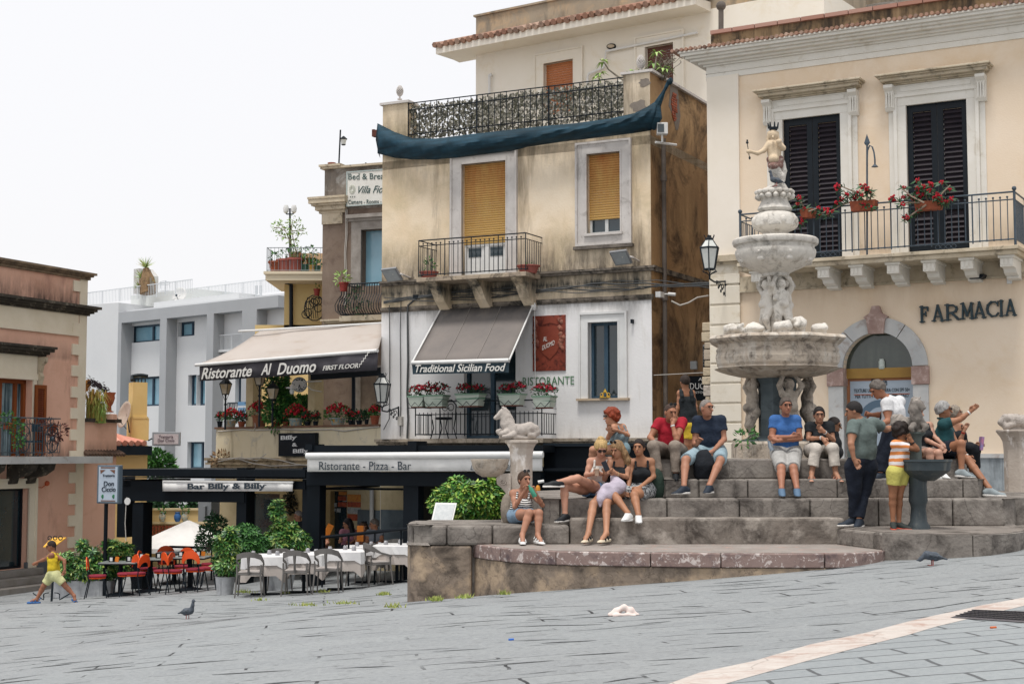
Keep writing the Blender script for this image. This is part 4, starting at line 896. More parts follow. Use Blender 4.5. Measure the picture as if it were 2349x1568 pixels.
mb = MB();mb.tube(F2.P(1870,70,-.3),F2.P(2010,25,-.3),.03);mb.tube(F2.P(2010,25,-.3),F2.P(2349,-25,-.3),.04);tag(mb.build('roof_pipe',M_dark),'thin dark pipe lying along the top of the pharmacy parapet','pipe')
# ================================================================ PINK BUILDING (left)
a = W(0,1040,37.1);b = W(190,1040,40.0);F4 = Fac((a.x,a.y),(b.x,b.y))
PK = thing('pink_building','salmon pink two storey building with cream quoins and a balcony at the left edge','building',tuple(F4.w(0,0,-3.5)))
zt4 = F4.p(100,622)[1];zc4 = F4.p(100,697)[1];zm4 = F4.p(100,745)[1];zbal = F4.p(100,1050,.0)[1]
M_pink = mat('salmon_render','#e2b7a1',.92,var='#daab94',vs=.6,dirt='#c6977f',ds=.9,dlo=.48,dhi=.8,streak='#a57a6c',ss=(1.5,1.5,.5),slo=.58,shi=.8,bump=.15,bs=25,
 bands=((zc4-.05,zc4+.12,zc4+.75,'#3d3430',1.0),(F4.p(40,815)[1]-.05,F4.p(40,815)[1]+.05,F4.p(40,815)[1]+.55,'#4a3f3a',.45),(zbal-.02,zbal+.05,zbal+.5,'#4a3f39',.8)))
M_q = mat('cream_quoin_stone','#e2d8c4',.85,var='#d8ccb5',vs=2)
pdw = F4.rect(-40,880,63,1038,-.15);pdw = (-1.6,F4.p(63,900,-.15)[0],F4.p(40,1045)[1],F4.p(10,868,-.15)[1])
pdr = (-1.2,F4.p(50,1200,-.2)[0],F4.p(20,1306)[1],F4.p(10,1120,-.2)[1])
sA = -4;mb = MB();F4.wall(mb,sA,F4.len,-4.6,zt4,[pdw,pdr],.3,6);mb.build('wall',M_pink,PK)
dl = mat('soot_black_moulding','#4a443c',.95,var='#2f2c28',vs=4,dirt='#8d8474',ds=5,dlo=.55,dhi=.7)
mb = MB();cornice(F4,mb,sA,F4.len,zt4+.14,[(.20,.06),(.14,.05),(.08,.08)],2);mb.build('top_cornice',mat('sooty_sandstone','#8e7a63',.9,var='#54483c',vs=4,dirt='#3a342d',ds=3),PK)
mb = MB();cornice(F4,mb,sA,F4.len,zc4+.08,[(.30,.07),(.22,.07),(.16,.05),(.08,.06)],2);mb.build('main_cornice',dl,PK)
mb = MB();F4.box(mb,sA,F4.len-.32,zm4-.10,zc4-.16,-.05,.025);F4.box(mb,sA,F4.len-.3,zm4-.2,zm4-.1,-.05,.06);mb.build('cream_frieze',M_q,PK)
mb = MB();z = -4.2;k = 0
F4.box(mb,F4.len-.28,F4.len+.02,-4.6,zt4-.04,-.05,.03)
while z < zt4-.3:
 if not (zc4-.35 < z+.15 < zc4+.1): F4.box(mb,F4.len-.56,F4.len-.28,z,z+.29,-.05,.045)
 z += .57
mb.build('quoins',M_q,PK)
mb = MB();F4.box(mb,pdw[0],pdw[1]+.20,pdw[3],pdw[3]+.16,-.05,.05);F4.box(mb,pdw[0],pdw[1]+.14,pdw[3]+.16,pdw[3]+.62,-.05,.035);F4.box(mb,pdw[1]+.01,pdw[1]+.13,pdw[2],pdw[3],-.05,.04);mb.build('door_surround',M_q,PK)
mb = MB();z = pdw[3]+.62
for d_,h in ((.12,.05),(.2,.06),(.3,.08),(.36,.06)): F4.box(mb,pdw[0],pdw[1]+.30+d_*.6,z,z+h,-.05,d_);z += h
mb.build('door_cornice',dl,PK)
mb = MB();poly = [(0,.6),(.24,.6),(.24,.48),(.13,.38),(.09,.2),(.14,.1),(.08,-.12),(0,-.14)];mb.prism([F4.w(pdw[1]+.16,p[0],pdw[3]+p[1]) for p in poly],F4.u*.13);mb.build('console',M_stoned,PK)
M_wood = mat('orange_brown_wood','#8a4a24',.5,var='#7a3f1e',vs=6)
mb = MB();F4.box(mb,pdw[0],pdw[1],pdw[2],pdw[3],-.33,-.29);gd = mb.build('glass_door',mat('curtained_glass','#5c7781',.3,var='#9fb2b8',vs=3,streak='#2b4048',ss=(9,9,.3),slo=.45,shi=.6),PK)
mb = MB();w_ = (pdw[1]-pdw[0]);
for s_ in (pdw[1]-.95,pdw[1]-.40): F4.box(mb,s_,s_+.10,pdw[2],pdw[3],-.29,-.22)
F4.box(mb,pdw[1]-.10,pdw[1],pdw[2],pdw[3],-.29,-.2);F4.box(mb,pdw[0],pdw[1],pdw[3]-.1,pdw[3],-.288,-.2);mb.build('door_frame',M_wood,gd)
e0 = F4.p(102,960,.05)[0];louvre(F4,(pdw[1]+.02,e0,pdw[2]+.02,pdw[3]-.12),'shutter',PK,M_wood,mat('red_brown_slats','#7a3a1f',.5),.06,.05,28,.085)
s1_ = F4.p(158,1040,.85)[0];zb4 = F4.p(100,1052,.9)[1];sb1 = F4.p(197,1050,.5)[0]
sb1 = F4.len+.12
mb = MB();F4.box(mb,sA,sb1,zb4-.12,zb4+.06,-.04,.9);mb.build('balcony_slab',M_pmar,PK)
mb = MB()
for s_ in (-.9,.25,.9): mb.prism([F4.w(s_,p[0],zb4-.12+p[1]) for p in ((0,0),(.8,0),(.75,-.16),(.5,-.3),(.2,-.36),(.15,-.5),(0,-.52))],F4.u*.24)
mb.build('brackets',dl,PK)
M_fi = mat('faded_iron','#47525a',.6,var='#38434a',vs=6)
s1_ = F4.p(137,1040,.85)[0];zt_ = F4.p(80,958,.85)[1];rb = rail(F4,sA+2,s1_,zb4+.16,zt_,.85,34,PK,M_fi,'balcony_railing',rr=.010,top2=zt_-.16,returns=3)
mb = MB()
def ring(mb,F,s_,z_,r,d,rr=.009,sx=1,n=14,a0=0,a1=6.283): mb.path([F.w(s_+sx*r*math.cos(a0+(a1-a0)*i/n),d,z_+r*math.sin(a0+(a1-a0)*i/n)) for i in range(n+1)],rr,4)
for px in (54,120):
 s_,z_ = F4.p(px,1000,.86);hh = (zt_-.16-zb4-.16)/2;zc_ = zb4+.16+hh
 ring(mb,F4,s_,zc_,hh*.97,.865,.012,.75);
 for t in range(6): ring(mb,F4,s_+.16*math.cos(t*1.047),zc_+.2*math.sin(t*1.047),.14,.868,.009,.7)
 mb.ball(F4.w(s_,.87,zc_),.06,8,5)
x = -.5
while x < s1_-.2: ring(mb,F4,x,zt_-.08,.07,.866,.008,1.8);ring(mb,F4,x,zb4+.09,.06,.866,.008,2);x += .33
mb.build('scrolls',M_fi,rb)
def pot(c,r,h,mb,n=12,lip=True): mb.lathe(c,[(r*.7,0),(r*.95,h*.85),(r*1.08,h*.86),(r*1.08,h),(r*.9,h),(r*.85,h*.85)],n)
def potplant(label,c,r,h,blobs,n,ls,lm,pm,name='potted_plant',group=None,flowers=None,fm=None,nf=0,fs=.05,seed=1,cat='plant'):
 rnd = random.Random(seed);th = thing(name,label,cat,tuple(c),group);mb = MB();pot(Vector(c),r,h,mb);mb.build('pot',pm,th,True)
 mb = MB();B = [(c[0]+x,c[1]+y,c[2]+z,rr) for x,y,z,rr in blobs];leaves(mb,B,n,ls,rnd=rnd);mb.build('leaves',lm,th)
 if nf:
  mb = MB()
  for _ in range(nf):
   b = rnd.choice(B);r0 = b[3] if not isinstance(b[3],tuple) else b[3][0];rz = b[3] if not isinstance(b[3],tuple) else b[3][2]
   q = Vector((rnd.gauss(0,1),rnd.gauss(0,1)-.3,abs(rnd.gauss(.7,.8)))).normalized();cc = Vector((b[0]+q.x*r0,b[1]+q.y*r0,b[2]+q.z*rz*1.05));mb.ball(cc,fs*rnd.uniform(.7,1.3),5,4)
  mb.build('flowers',fm or M_red,th)
 return th
p = F4.P(18,975,.75);potplant('trailing green plant in a long pot at the left of the pink building balcony',p-Vector((0,0,.1)),.14,.16,[(0,0,.2,.22),(.25,-.05,.0,.16),(.3,-.1,-.3,.14)],260,.1,M_leaf,M_terra)
p = F4.P(118,985,.75);potplant('dark reddish plant hanging from a pot at the right end of the pink building balcony',p-Vector((0,0,.05)),.14,.16,[(-.1,0,.12,.2),(.2,0,.02,.2),(.1,-.1,-.15,.14)],260,.1,mat('dark_red_leaf','#5a3834',.7,island=['#3c2a2b','#6b4038','#54322f']),M_terra)
mb = MB();p = F4.P(88,1000,.5);F4.pbox(mb,76,972,100,990,.3,.35);F4.pbox(mb,78,1010,98,1014,.25,.6)
for x in (78,98): mb.tube(F4.P(x,1012,.3),F4.P(x-2,1045,.3),.02);mb.tube(F4.P(x,975,.3),F4.P(x,1012,.3),.02)
tag(mb.build('balcony_chair',mat('blue_metal','#1f3c4c',.5)),'dark blue metal chair standing on the pink building balcony','chair')
mb = MB();F4.frame(mb,pdr,.22,-.05,.05,False);F4.frame(mb,(pdr[0],pdr[1]+.2,pdr[2],pdr[3]+.2),.05,-.05,.09,False);mb.build('door_surround',M_q,PK)
casement(F4,(pdr[0],pdr[1],pdr[2],pdr[3]),PK,M_dark,-.24,2,'glass_door')
st_ = thing('door_steps','three worn stone steps up to the door of the pink building','steps',tuple(F4.w(0,.5,-3.5)))
M_step = mat('worn_stone_step','#8d8985',.85,var='#7a746c',vs=3)
for i in range(3):
 mb = MB();F4.box(mb,-2.5,pdr[1]+.35+.22*i,pdr[2]-.18*(i+1)+.0,pdr[2]-.18*i-(.0 if i else .002),-.06 if i == 0 else .0,.25+.32*i);mb.build('step',M_step,st_,bevel=.015)
 mb = None
mb = MB();F4.box(mb,1.0,F4.len-.6,-4.4,F4.p(150,1280)[1],-.04,.03);mb.build('base_patch',mat('grey_base_render','#6c7074',.9,var='#585c60',vs=4),PK)
mb = MB();p = F4.P(108,1108,.12);mb.ball(p,.07,8,6);mb.path([F4.P(84,1116,.03),F4.P(96,1118,.05),F4.P(104,1112,.06)],.012,4);tag(mb.build('wall_alarm',mat('orange_lamp','#b5512e',.4)),'small orange lamp with a wire beside the door of the pink building','lamp')
a = W(190,1040,40.05);b = W(267,1040,41.4);F4b = Fac((a.x,a.y),(b.x,b.y));AN = thing('pink_annex','low pink annex with a tiled drip course beside the pink building','building',tuple(F4b.w(0,0,-3.5)))
zan = F4b.p(230,968)[1];mb = MB();F4b.wall(mb,0,F4b.len,-4.6,zan,(),.2,4);mb.build('wall',M_pink,AN)
mb = MB();F4b.box(mb,0,F4b.len+.08,zan,zan+.1,-.5,.1);mb.build('coping',dl,AN)
mb = MB();x = 0;zz = F4b.p(230,1043)[1]
while x < F4b.len+.15: mb.path([F4b.w(x,-.02,zz+.1),F4b.w(x,.2,zz)],[.06,.055],6);x += .13
mb.build('drip_tiles',mat('dark_clay_tile','#6e5648',.9,var='#453a33',vs=6),AN)
mb = MB();mb.lathe(F4b.P(248,960,.0)+Vector((0,-0.0,-.0)),[(.28,-.02),(.28,.12),(.25,.13)],4,rot=.5);mb.build('pedestal',M_pink,AN)
un = thing('terracotta_urn','terracotta urn on the corner of the annex terrace holding a drooping black plume','urn',tuple(F4b.P(252,950,-.1)));c_ = F4b.P(250,945,-.1)
mb = MB();mb.lathe(c_,[(r_*.52,z_*.55) for r_,z_ in ((.24,0),(.25,.04),(.13,.08),(.12,.3),(.22,.46),(.30,.7),(.28,.86),(.33,.95),(.34,1.0),(.28,1.0))],18);mb.build('bowl',mat('orange_terracotta','#b1623f',.8,var='#8f4a30',vs=6),un,True)
pl = MB();rnd = random.Random(9);b0 = c_+Vector((-.05,0,.56))
for i in range(260):
 t = rnd.random();q = b0+Vector((-.50*t,0,.36*t*(1.3-.5*t))) + Vector((rnd.gauss(0,.045),rnd.gauss(0,.045),rnd.gauss(0,.045)));pl.tube(q,q+Vector((-.07,rnd.uniform(-.04,.04),.02+rnd.uniform(-.05,.05))),.015,.003,4)
tag(pl.build('plume',mat('black_feathery_plume','#262329',.8,var='#4b4046',vs=12)),'black feathery plant leaning left out of the terracotta urn','plant')
pl = MB()
for i in range(60): q = b0+Vector((-.58+rnd.gauss(0,.03),rnd.gauss(0,.04),.20+rnd.gauss(0,.06)));pl.tube(q+Vector((.05,0,.06)),q+Vector((-.05,0,-.05)),.02,.01,4)
tag(pl.build('seed_head',mat('straw_gold','#b98d4e',.9,var='#97703a',vs=9)),'golden drooping seed head at the tip of the black plume','plant')
def grass(c,n,L_,name,label,m,spread=.35,r0=.012,cat='plant'):
 mb = MB()
 for i in range(n):
  t = rnd.uniform(0,6.28);l_ = L_*rnd.uniform(.6,1.1);b0 = Vector(c)+Vector((rnd.gauss(0,.08),rnd.gauss(0,.05),0));h = Vector((math.cos(t),math.sin(t),0))*spread*rnd.uniform(.3,1.2)
  P = [b0,b0+h*.3+Vector((0,0,l_*.6)),b0+h*.75+Vector((0,0,l_*.85)),b0+h*1.15+Vector((0,0,l_*.6))];s_ = h.cross(Vector((0,0,1))).normalized()*r0
  mb.grid([[p-s_*(1.1-k*.33),p+s_*(1.1-k*.33)] for k,p in enumerate(P)])
 return tag(mb.build(name,m),label,cat)
grass(F4b.P(215,965,.0),160,.95,'ornamental_grass','tuft of straw and green grass spilling over the annex terrace edge',mat('straw_leaf','#b08a4e',.8,island=['#c09a5c','#8a9a4a','#a87a42','#6d8a3c']),.4,.02)
grass(F4b.P(229,970,.1),120,.6,'ornamental_grass','small bright green grass tuft just left of the terracotta urn',mat('green_blade','#7d9a4a',.7,island=['#6a8f3c','#93ac5a','#b3a563']),.3,.015)
a = W(262,1040,44);b = W(350,1040,44.5);F7 = Fac((a.x,a.y),(b.x,b.y));CO = thing('yellow_cottage','low yellow house with a red tiled roof and a tall yellow chimney','building',tuple(F7.w(0,0,-3)))
M_yel = mat('yellow_render','#dcc48e',.9,var='#d6ba80',vs=.7,dirt='#c2a468',ds=.9,dlo=.55,dhi=.8)
mb = MB();F7.wall(mb,-.8,F7.p(338,1060)[0],-4,F7.p(300,1020)[1],(),.2,3);mb.build('wall',M_yel,CO)
mb = MB();zt = F7.p(300,985,-1.2)[1];ze_ = F7.p(300,1016,.3)[1];x = -.9
xe = F7.p(340,1010,.3)[0]
while x < xe:
 f = max(0,(x-(xe-1.0))/1.0);mb.path([F7.w(x-f*.5,-1.4,zt-.0-f*.25),F7.w(x,.35,ze_)],[.09,.09],6);x += .19
mb.build('roof_tiles',mat('salmon_roof_tile','#c4806a',.85,island=['#b87260','#cf9480','#c0806c','#d3a18f']),CO)
mb = MB();F7.box(mb,-.9,xe+.1,ze_-.35,ze_-.08,-.1,.38);mb.build('gutter_board',M_dark,CO)
mb = MB();F7.pbox(mb,305,876,337,960,-1.5,-.9);F7.pbox(mb,302,958,341,1010,-1.55,-.85);F7.pbox(mb,303,955,340,960,-1.56,-.84);mb.build('chimney',mat('yellow_chimney_render','#dcc187',.9,var='#d2b577',vs=1),CO)
mb = MB()
for x in (308,317,325,333): mb.tube(F7.P(x,878,-1),F7.P(x,866,-1),.02)
mb.path([F7.P(303,868,-1)-Vector((0,0,.05))]+[F7.P(303+i*6,863-2.5*math.sin(math.pi*i/6),-1.1) for i in range(7)],.06,6);mb.build('chimney_cap',M_iron,CO)
dsh = thing('satellite_dish','weathered satellite dish left of the yellow chimney','satellite dish',tuple(F7.P(292,950,-1)))
def dish(th,c,r,n,m):
 n = Vector(n).normalized();u = n.orthogonal().normalized();v = n.cross(u);mb = MB();rows = []
 for j in range(6): rr = r*j/5;rows.append([c+(u*math.cos(t)+v*math.sin(t))*rr + n*(rr/r)**2*r*.25 for t in [2*math.pi*i/20 for i in range(21)]])
 mb.grid(rows);mb.build('reflector',m,th,True,thick=.01);mb = MB();mb.tube(c-v*r*.0,c-Vector((0,0,r*1.2))-n*.1,.02);mb.path([c-Vector((0,0,r)),c+n*r*.9-Vector((0,0,r*.3))],.012,5);mb.ball(c+n*r*.9-Vector((0,0,r*.3)),.05,6,4);mb.build('arm',M_fi,th)
dish(dsh,F7.P(291,952,-1),.42,(-.75,-.6,.25),mat('dirty_white_dish','#b7a99b',.7,var='#9c8d80',vs=4))
# ================================================================ GREY MODERN BLOCK
a = W(262,1040,60);b = W(530,1040,55);F5 = Fac((a.x,a.y),(b.x,b.y));GB = thing('grey_apartment_block','modern light grey apartment block with projecting grey frames and a white rooftop railing','building',tuple(F5.w(0,0,-5)))
M_g1 = mat('pale_grey_render','#d0d2d3',.9,var='#c8cacc',vs=.5);M_g2 = mat('mid_grey_frame','#a5a8ab',.9,var='#9c9fa2',vs=.5)
s_l = F5.p(180,900)[0];s_r = F5.p(648,900)[0];ztb = F5.p(400,672)[1];zt5 = F5.p(262,716,1.0)[1]
rd = -.5
wins = [F5.rect(298,748,366,781,rd),F5.rect(408,739,446,769,rd),F5.rect(297,866,366,930,rd),F5.rect(432,860,470,929,rd),F5.rect(500,863,590,930,rd),F5.rect(430,1013,468,1075,rd)]
F5r = Fac(tuple((F5.w(0,rd,0)).xy),tuple((F5.w(1,rd,0)).xy))
wins = [F5r.rect(298,748,366,781),F5r.rect(408,739,446,769),F5r.rect(297,866,366,930),F5r.rect(452,860,470,929),F5r.rect(540,863,600,930),F5r.rect(430,1013,468,1075),F5r.rect(432,860,450,929)]
mb = MB();F5r.wall(mb,F5r.p(262,900)[0]-.3,F5r.p(660,900)[0],-6,F5r.p(262,716)[1],wins,.3,5);mb.build('wall',M_g1,GB)
for r in wins:
 mb = MB();F5r.box(mb,r[0],r[1],r[2],r[3],-.32,-.25);w0 = mb.build('window',M_bluegl,GB);mb = MB();F5r.frame(mb,(r[0]+.07,r[1]-.07,r[2]+.07,r[3]-.07),.07,-.25,-.18);m_ = (r[0]*.35+r[1]*.65);F5r.box(mb,m_-.05,m_+.05,r[2]+.07,r[3]-.07,-.25,-.19);mb.build('window_frame',mat('dark_blue_frame','#2f4252',.5),w0)
z1 = F5.p(262,690,0)[1];a_ = W(180,1040,61);F5l = Fac((a_.x,a_.y),tuple(F5.w(.1,.0,0).xy));mb = MB();F5l.wall(mb,-1,F5l.len,-6,F5l.p(225,697)[1],(),.2,6);mb.build('side_wall',M_g1,GB)
zf0,zf1 = F5.p(262,742,0)[1],F5.p(262,718,0)[1]
mb = MB();F5.box(mb,0,F5.len+2.6,zf0-.0,zf1,-.6,0)
for x in (262,365,472):
 s_ = F5.p(x,900)[0];F5.box(mb,s_,s_+.42,-6,zf0,-.6,.002)
s_ = F5.p(553,900)[0];F5.box(mb,s_,s_+.85,-6,zf0,-.6,.003);mb.build('frame',M_g2,GB)
mb = MB();F5.box(mb,-.2,F5.len+2.6,zf1,zf1+.12,-7,-.4);F5.box(mb,0.8,F5.len-1.2,zf1+.12,F5.p(400,676)[1],-7,-1.2);mb.build('roof_slab',M_g1,GB)
mb = MB();F5.box(mb,F5.p(300,700,-2)[0],F5.p(440,700,-2)[0],zf1+.1,F5.p(350,672,-2)[1],-6,-2);mb.build('roof_block',mat('white_roof_render','#d3d6d4',.9),GB)
M_rl = mat('pale_grey_rail','#c2c6c9',.5)
rr_ = thing('rooftop_railing','thin white railing round the roof of the grey block','railing',tuple(F5.w(0,0,zf1)))
def thinrail(x0,x1,yb,yt,d,n,parent,F=F5):
 mb = MB();A = F.P(x0,yb,d);B = F.P(x1,yb-.0,d);A2 = F.P(x0,yt,d);zb,z2 = A.z,A2.z
 B.z = zb;mb.tube((A.x,A.y,z2),(B.x,B.y,z2),.022,n=4)
 for i in range(n+1): c_ = A.lerp(B,i/n);mb.tube(c_,(c_.x,c_.y,z2),.03 if i % 12 == 0 else .011,n=4)
 return mb.build('bars',M_rl,parent)
thinrail(195,440,700,672,-1.2,70,rr_);thinrail(440,705*0+640,690,662,-3.5,60,rr_)
rr2 = thing('loggia_railing','white railing of the open loggia at the right of the grey block','railing',tuple(F5.w(3,0,0)));thinrail(497,560,803,770,-.3,22,rr2)
mb = MB();F5.box(mb,F5.p(497,803,-.3)[0],F5.p(600,803,-.3)[0],F5.p(497,808,-.3)[1],F5.p(497,803,-.3)[1],-1.4,-.25);mb.build('loggia_slab',M_g1,GB)
mb = MB();c_ = F5.P(508,742,-.9);mb.prism([c_+F5.u*.3,c_+Vector((0,0,.38)),c_-F5.u*.3,c_-Vector((0,0,.38))],F5.n*.06);mb.build('wall_light',M_white,GB)
ls_ = thing('roof_ladder','white steel ladder behind the open grey frame','ladder',tuple(F5.P(593,760,-2)));mb = MB()
for x in (588,598): mb.tube(F5.P(x,770,-2),F5.P(x,655,-2),.05)
for i in range(9): mb.tube(F5.P(588,765-i*11,-2),F5.P(598,765-i*11,-2),.035)
mb.build('rungs',M_rl,ls_)
mb = MB();F5.pbox(mb,307,617,318,672,-2.2,-1.6);mb.prism([F5.P(x,y,-2) for x,y in ((316,672),(316,616),(332,616),(345,632),(345,672))],F5.n*-.4);tag(mb.build('roof_chimney',mat('pale_roof_stack','#c9cccb',.9,var='#a59c94',vs=3)),'pale slanted roof stack beside the potted yucca','chimney')
yu = thing('yucca','tall shaggy yucca with spiky tufts on the roof of the grey block','plant',tuple(F5.P(338,672,-1.4)));mb = MB()
mb.path([F5.P(342,672,-1.4),F5.P(338,640,-1.4),F5.P(335,615,-1.4)],[.35,.30,.12],8);mb.path([F5.P(330,672,-1.4),F5.P(325,640,-1.4)],[.2,.12],6);mb.build('trunk',mat('shaggy_brown_bark','#8d7355',.95,var='#5f4d3a',vs=8,bump=.8,bs=9),yu);mb = MB()
for (x,y,L_) in ((335,612,.5),(325,636,.4),(341,652,.4),(322,660,.35)):
 for i in range(34):
  c_ = F5.P(x,y,-1.4);dr = Vector((rnd.uniform(-1,1),rnd.uniform(-1,1),rnd.uniform(-.2,1.2))).normalized();s_ = dr.orthogonal().normalized()*.03;mb.add([c_-s_,c_+dr*L_,c_+s_],[(0,1,2)])
mb.build('leaves',mat('spiky_leaf','#7d9a52',.6,island=['#6c8a45','#98ad68','#a3935f']),yu)
for x in (347,352): mb = MB();mb.tube(F5.P(x,672,-1.3),F5.P(x-1.5,636+(x-347)*2,-1.3),.04);tag(mb.build('rooftop_post',mat('grey_bark','#7b7468')),'thin dark post beside the rooftop yucca' if x == 347 else 'shorter dark post at the right of the rooftop yucca','post')
an = thing('tv_antenna','thin television antenna on the roof of the grey block','antenna',tuple(F5.P(380,675,-1.5)));mb = MB();mb.tube(F5.P(380,675,-1.5),F5.P(380,643,-1.5),.025)
for y in (648,654,668): mb.tube(F5.P(366,y,-1.5),F5.P(388,y-2,-1.5),.014)
mb.path([F5.P(x,y,-1.5) for x,y in ((368,662),(368,646),(380,643),(389,648),(389,660))],.012,4);mb.build('mast',M_rl,an)
d2_ = thing('satellite_dish','white satellite dish on the roof of the grey block','satellite dish',tuple(F5.P(413,677,-1.5)));dish(d2_,F5.P(413,678,-1.5),.33,(-.3,-.9,.3),M_white)
# ================================================================ YELLOW HOUSE WITH PLANTED TERRACE
a = W(648,1040,44);b = W(760,1040,44);F8 = Fac((a.x,a.y),(b.x,b.y));YH = thing('yellow_house','yellow house with a planted cantilever terrace','building',tuple(F8.w(0,0,-2)))
mb = MB();F8.wall(mb,0,3.5,-3.5,F8.p(700,628)[1],(),.2,4);mb.build('wall',M_yel,YH)
s0 = F8.p(605,630,1.0)[0];zs8 = F8.p(680,627,1.0)[1]
mb = MB();F8.box(mb,s0,2.2,zs8-.02,zs8+.06,-2,1.05);F8.box(mb,s0+.05,2.2,zs8-.2,zs8-.02,-2,1.0);mb.build('terrace_slab',mat('cream_slab','#d9cdb4',.9),YH)
mb = MB();F8.wall(mb,F8.p(668,600,-.4)[0],3,zs8,F8.p(700,600,-.4)[1]+.2,(),.2,.3);mb.build('upper_wall',mat('peach_render','#d6b592',.9),YH)
r8 = rail(F8,s0+.08,2.1,zs8+.10,F8.p(640,568,.95)[1],.95,22,YH,mat('pale_iron','#7f888d',.6),'terrace_railing',rr=.008,returns=6)
mb = MB();mb.path([F8.P(655,640,.15),F8.P(657,648,.15),F8.P(668,650,.15),F8.P(668,655,.15),F8.P(668,760,.15)],.06,8);tag(mb.build('drainpipe',M_dark,None,True),'black drainpipe under the planted terrace of the yellow house','pipe')
mb = MB();c_ = F8.P(674,596,.4);F8.pbox(mb,663,577,688,604,-.1,.4);mb.build('planter_block',mat('clay_red_block','#b97d63',.9),YH)
lp = thing('terrace_lamp','green twin-globe lamp post on the planted terrace','lamp post',tuple(F8.P(666,580,.2)));mb = MB();mb.tube(F8.P(666,604,.2),F8.P(665,478,.2),.045,.025);mb.path([F8.P(656,489,.2),F8.P(658,491,.2),F8.P(672,491,.2),F8.P(674,489,.2)],.02,5);mb.build('post',M_dark,lp)
for x in (656,674): mb = MB();mb.lathe(F8.P(x,489,.2),[(.03,0),(.07,.03),(.09,.14),(.06,.24)],8);mb.build('globe',M_white,lp,True)
vine = thing('climbing_rose','sparse climbing plant round the green lamp post','plant',tuple(F8.P(680,605,.5)));mb = MB();lf = MB();rnd = random.Random(4)
for st in ([(684,605),(678,585),(668,560),(655,530),(640,522),(628,522)],[(684,605),(680,580),(672,545),(668,520),(672,505),(680,512)],[(668,550),(655,545),(640,540)],[(670,530),(685,528),(695,530)],[(655,530),(645,515),(636,518)]):
 P3 = [F8.P(x,y,.5+rnd.uniform(-.1,.1)) for x,y in st];mb.path(P3,.015,4)
 for i in range(1,len(P3)): leaves(lf,[tuple(P3[i-1].lerp(P3[i],t))+(.14,) for t in (.3,.7,1)],22,.1,rnd=rnd)
mb.build('stems',mat('greyish_stem','#8a7b6c'),vine);lf.build('leaves',mat('pale_green_leaf','#8fae5a'),vine)
M_plast = mat('dusty_red_plastic','#a35f55',.7,var='#8d4f47',vs=4)
for i,(x,w_,pm,lab) in enumerate(((633,.22,M_terra,'terracotta pot at the left end of the planted terrace'),(654,.26,M_plast,'large dusty red pot in the middle of the planted terrace'),(676,.28,M_plast,'widest red planter under the green lamp post'),(700,.16,mat('green_plastic','#2e5245',.5),'dark green pot right of the red planters'),(716,.14,mat('ochre_pot','#b08a4a',.7),'small ochre pot near the brown wall'),(727,.13,_M['green_plastic'],'dark pot right beside the brown wall'))):
 p = F8.P(x,622,.7);potplant(lab,(p.x,p.y,zs8+.06),w_,w_*1.5,[(0,0,w_*1.8,w_*.9)],60,.11,M_leaf,pm,group='pots on the planted terrace',seed=i)
p = F8.P(711,601,.3);potplant('small potted ball plant on the wall behind the planted terrace',(p.x,p.y,p.z-.1),.12,.22,[(0,0,.38,.2)],90,.1,M_leaf,M_terra)
def bulge(F,x0,x1,yt,yb,d,name,label,n=18,m=None,side=False):
 th = thing(name,label,'railing',tuple(F.P(x0,yb,d)));s0,zt = F.p(x0,yt,d);s1,_ = F.p(x1,yt,d);_,zb = F.p(x0,yb,d);H = zt-zb;mb = MB()
 pr = [(0,1),(.02,.8),(.03,.65),(.16,.5),(.26,.33),(.24,.15),(.10,.03),(.02,0)]
 for i in range(n+1): s_ = s0+(s1-s0)*i/n;mb.path([F.w(s_,d+p[0]*H,zb+p[1]*H) for p in pr],.012,5)
 for z_,o in ((zt,0),(zb,.02)): mb.tube(F.w(s0,d+o,z_),F.w(s1,d+o,z_),.02,n=5)
 k = 5
 for j in range(k+1): q = d*j/k;mb.path([F.w(s0-(p[0]*H if j else 0),q,zb+p[1]*H) for p in pr],.012,5)
 mb.tube(F.w(s0,0,zt),F.w(s0,d,zt),.018,n=5)
 mb.build('bars',m or M_iron,th);return th
sc = thing('scroll_balcony','round wrought iron scroll balcony end beside the brown building','railing',tuple(F8.P(715,705,.6)));mb = MB();c_ = F8.P(716,706,.5);r_ = .30
ring(mb,F8,*F8.p(722,706,.5),.38,.5,.018,.8);
for i in range(7): ring(mb,F8,F8.p(716,706,.5)[0]+.18*math.cos(i),F8.p(716,706,.5)[1]+.22*math.sin(i*1.4),.12,.5+.01*i,.014)
for i in range(6): mb.path([F8.w(F8.p(705+i*5,706,.5)[0],.5+.2*math.sin(math.pi*k/6),F8.p(705,682+k*8,.5)[1]) for k in range(7)],.012,4)
mb.build('scrolls',M_iron,sc)
p = F8.P(727,678,.6);potplant('small red pot hanging on the scroll balcony',(p.x,p.y,p.z),.10,.2,[(0,0,.3,.06)],8,.1,M_leaf,mat('red_pot','#8f3a33',.6))
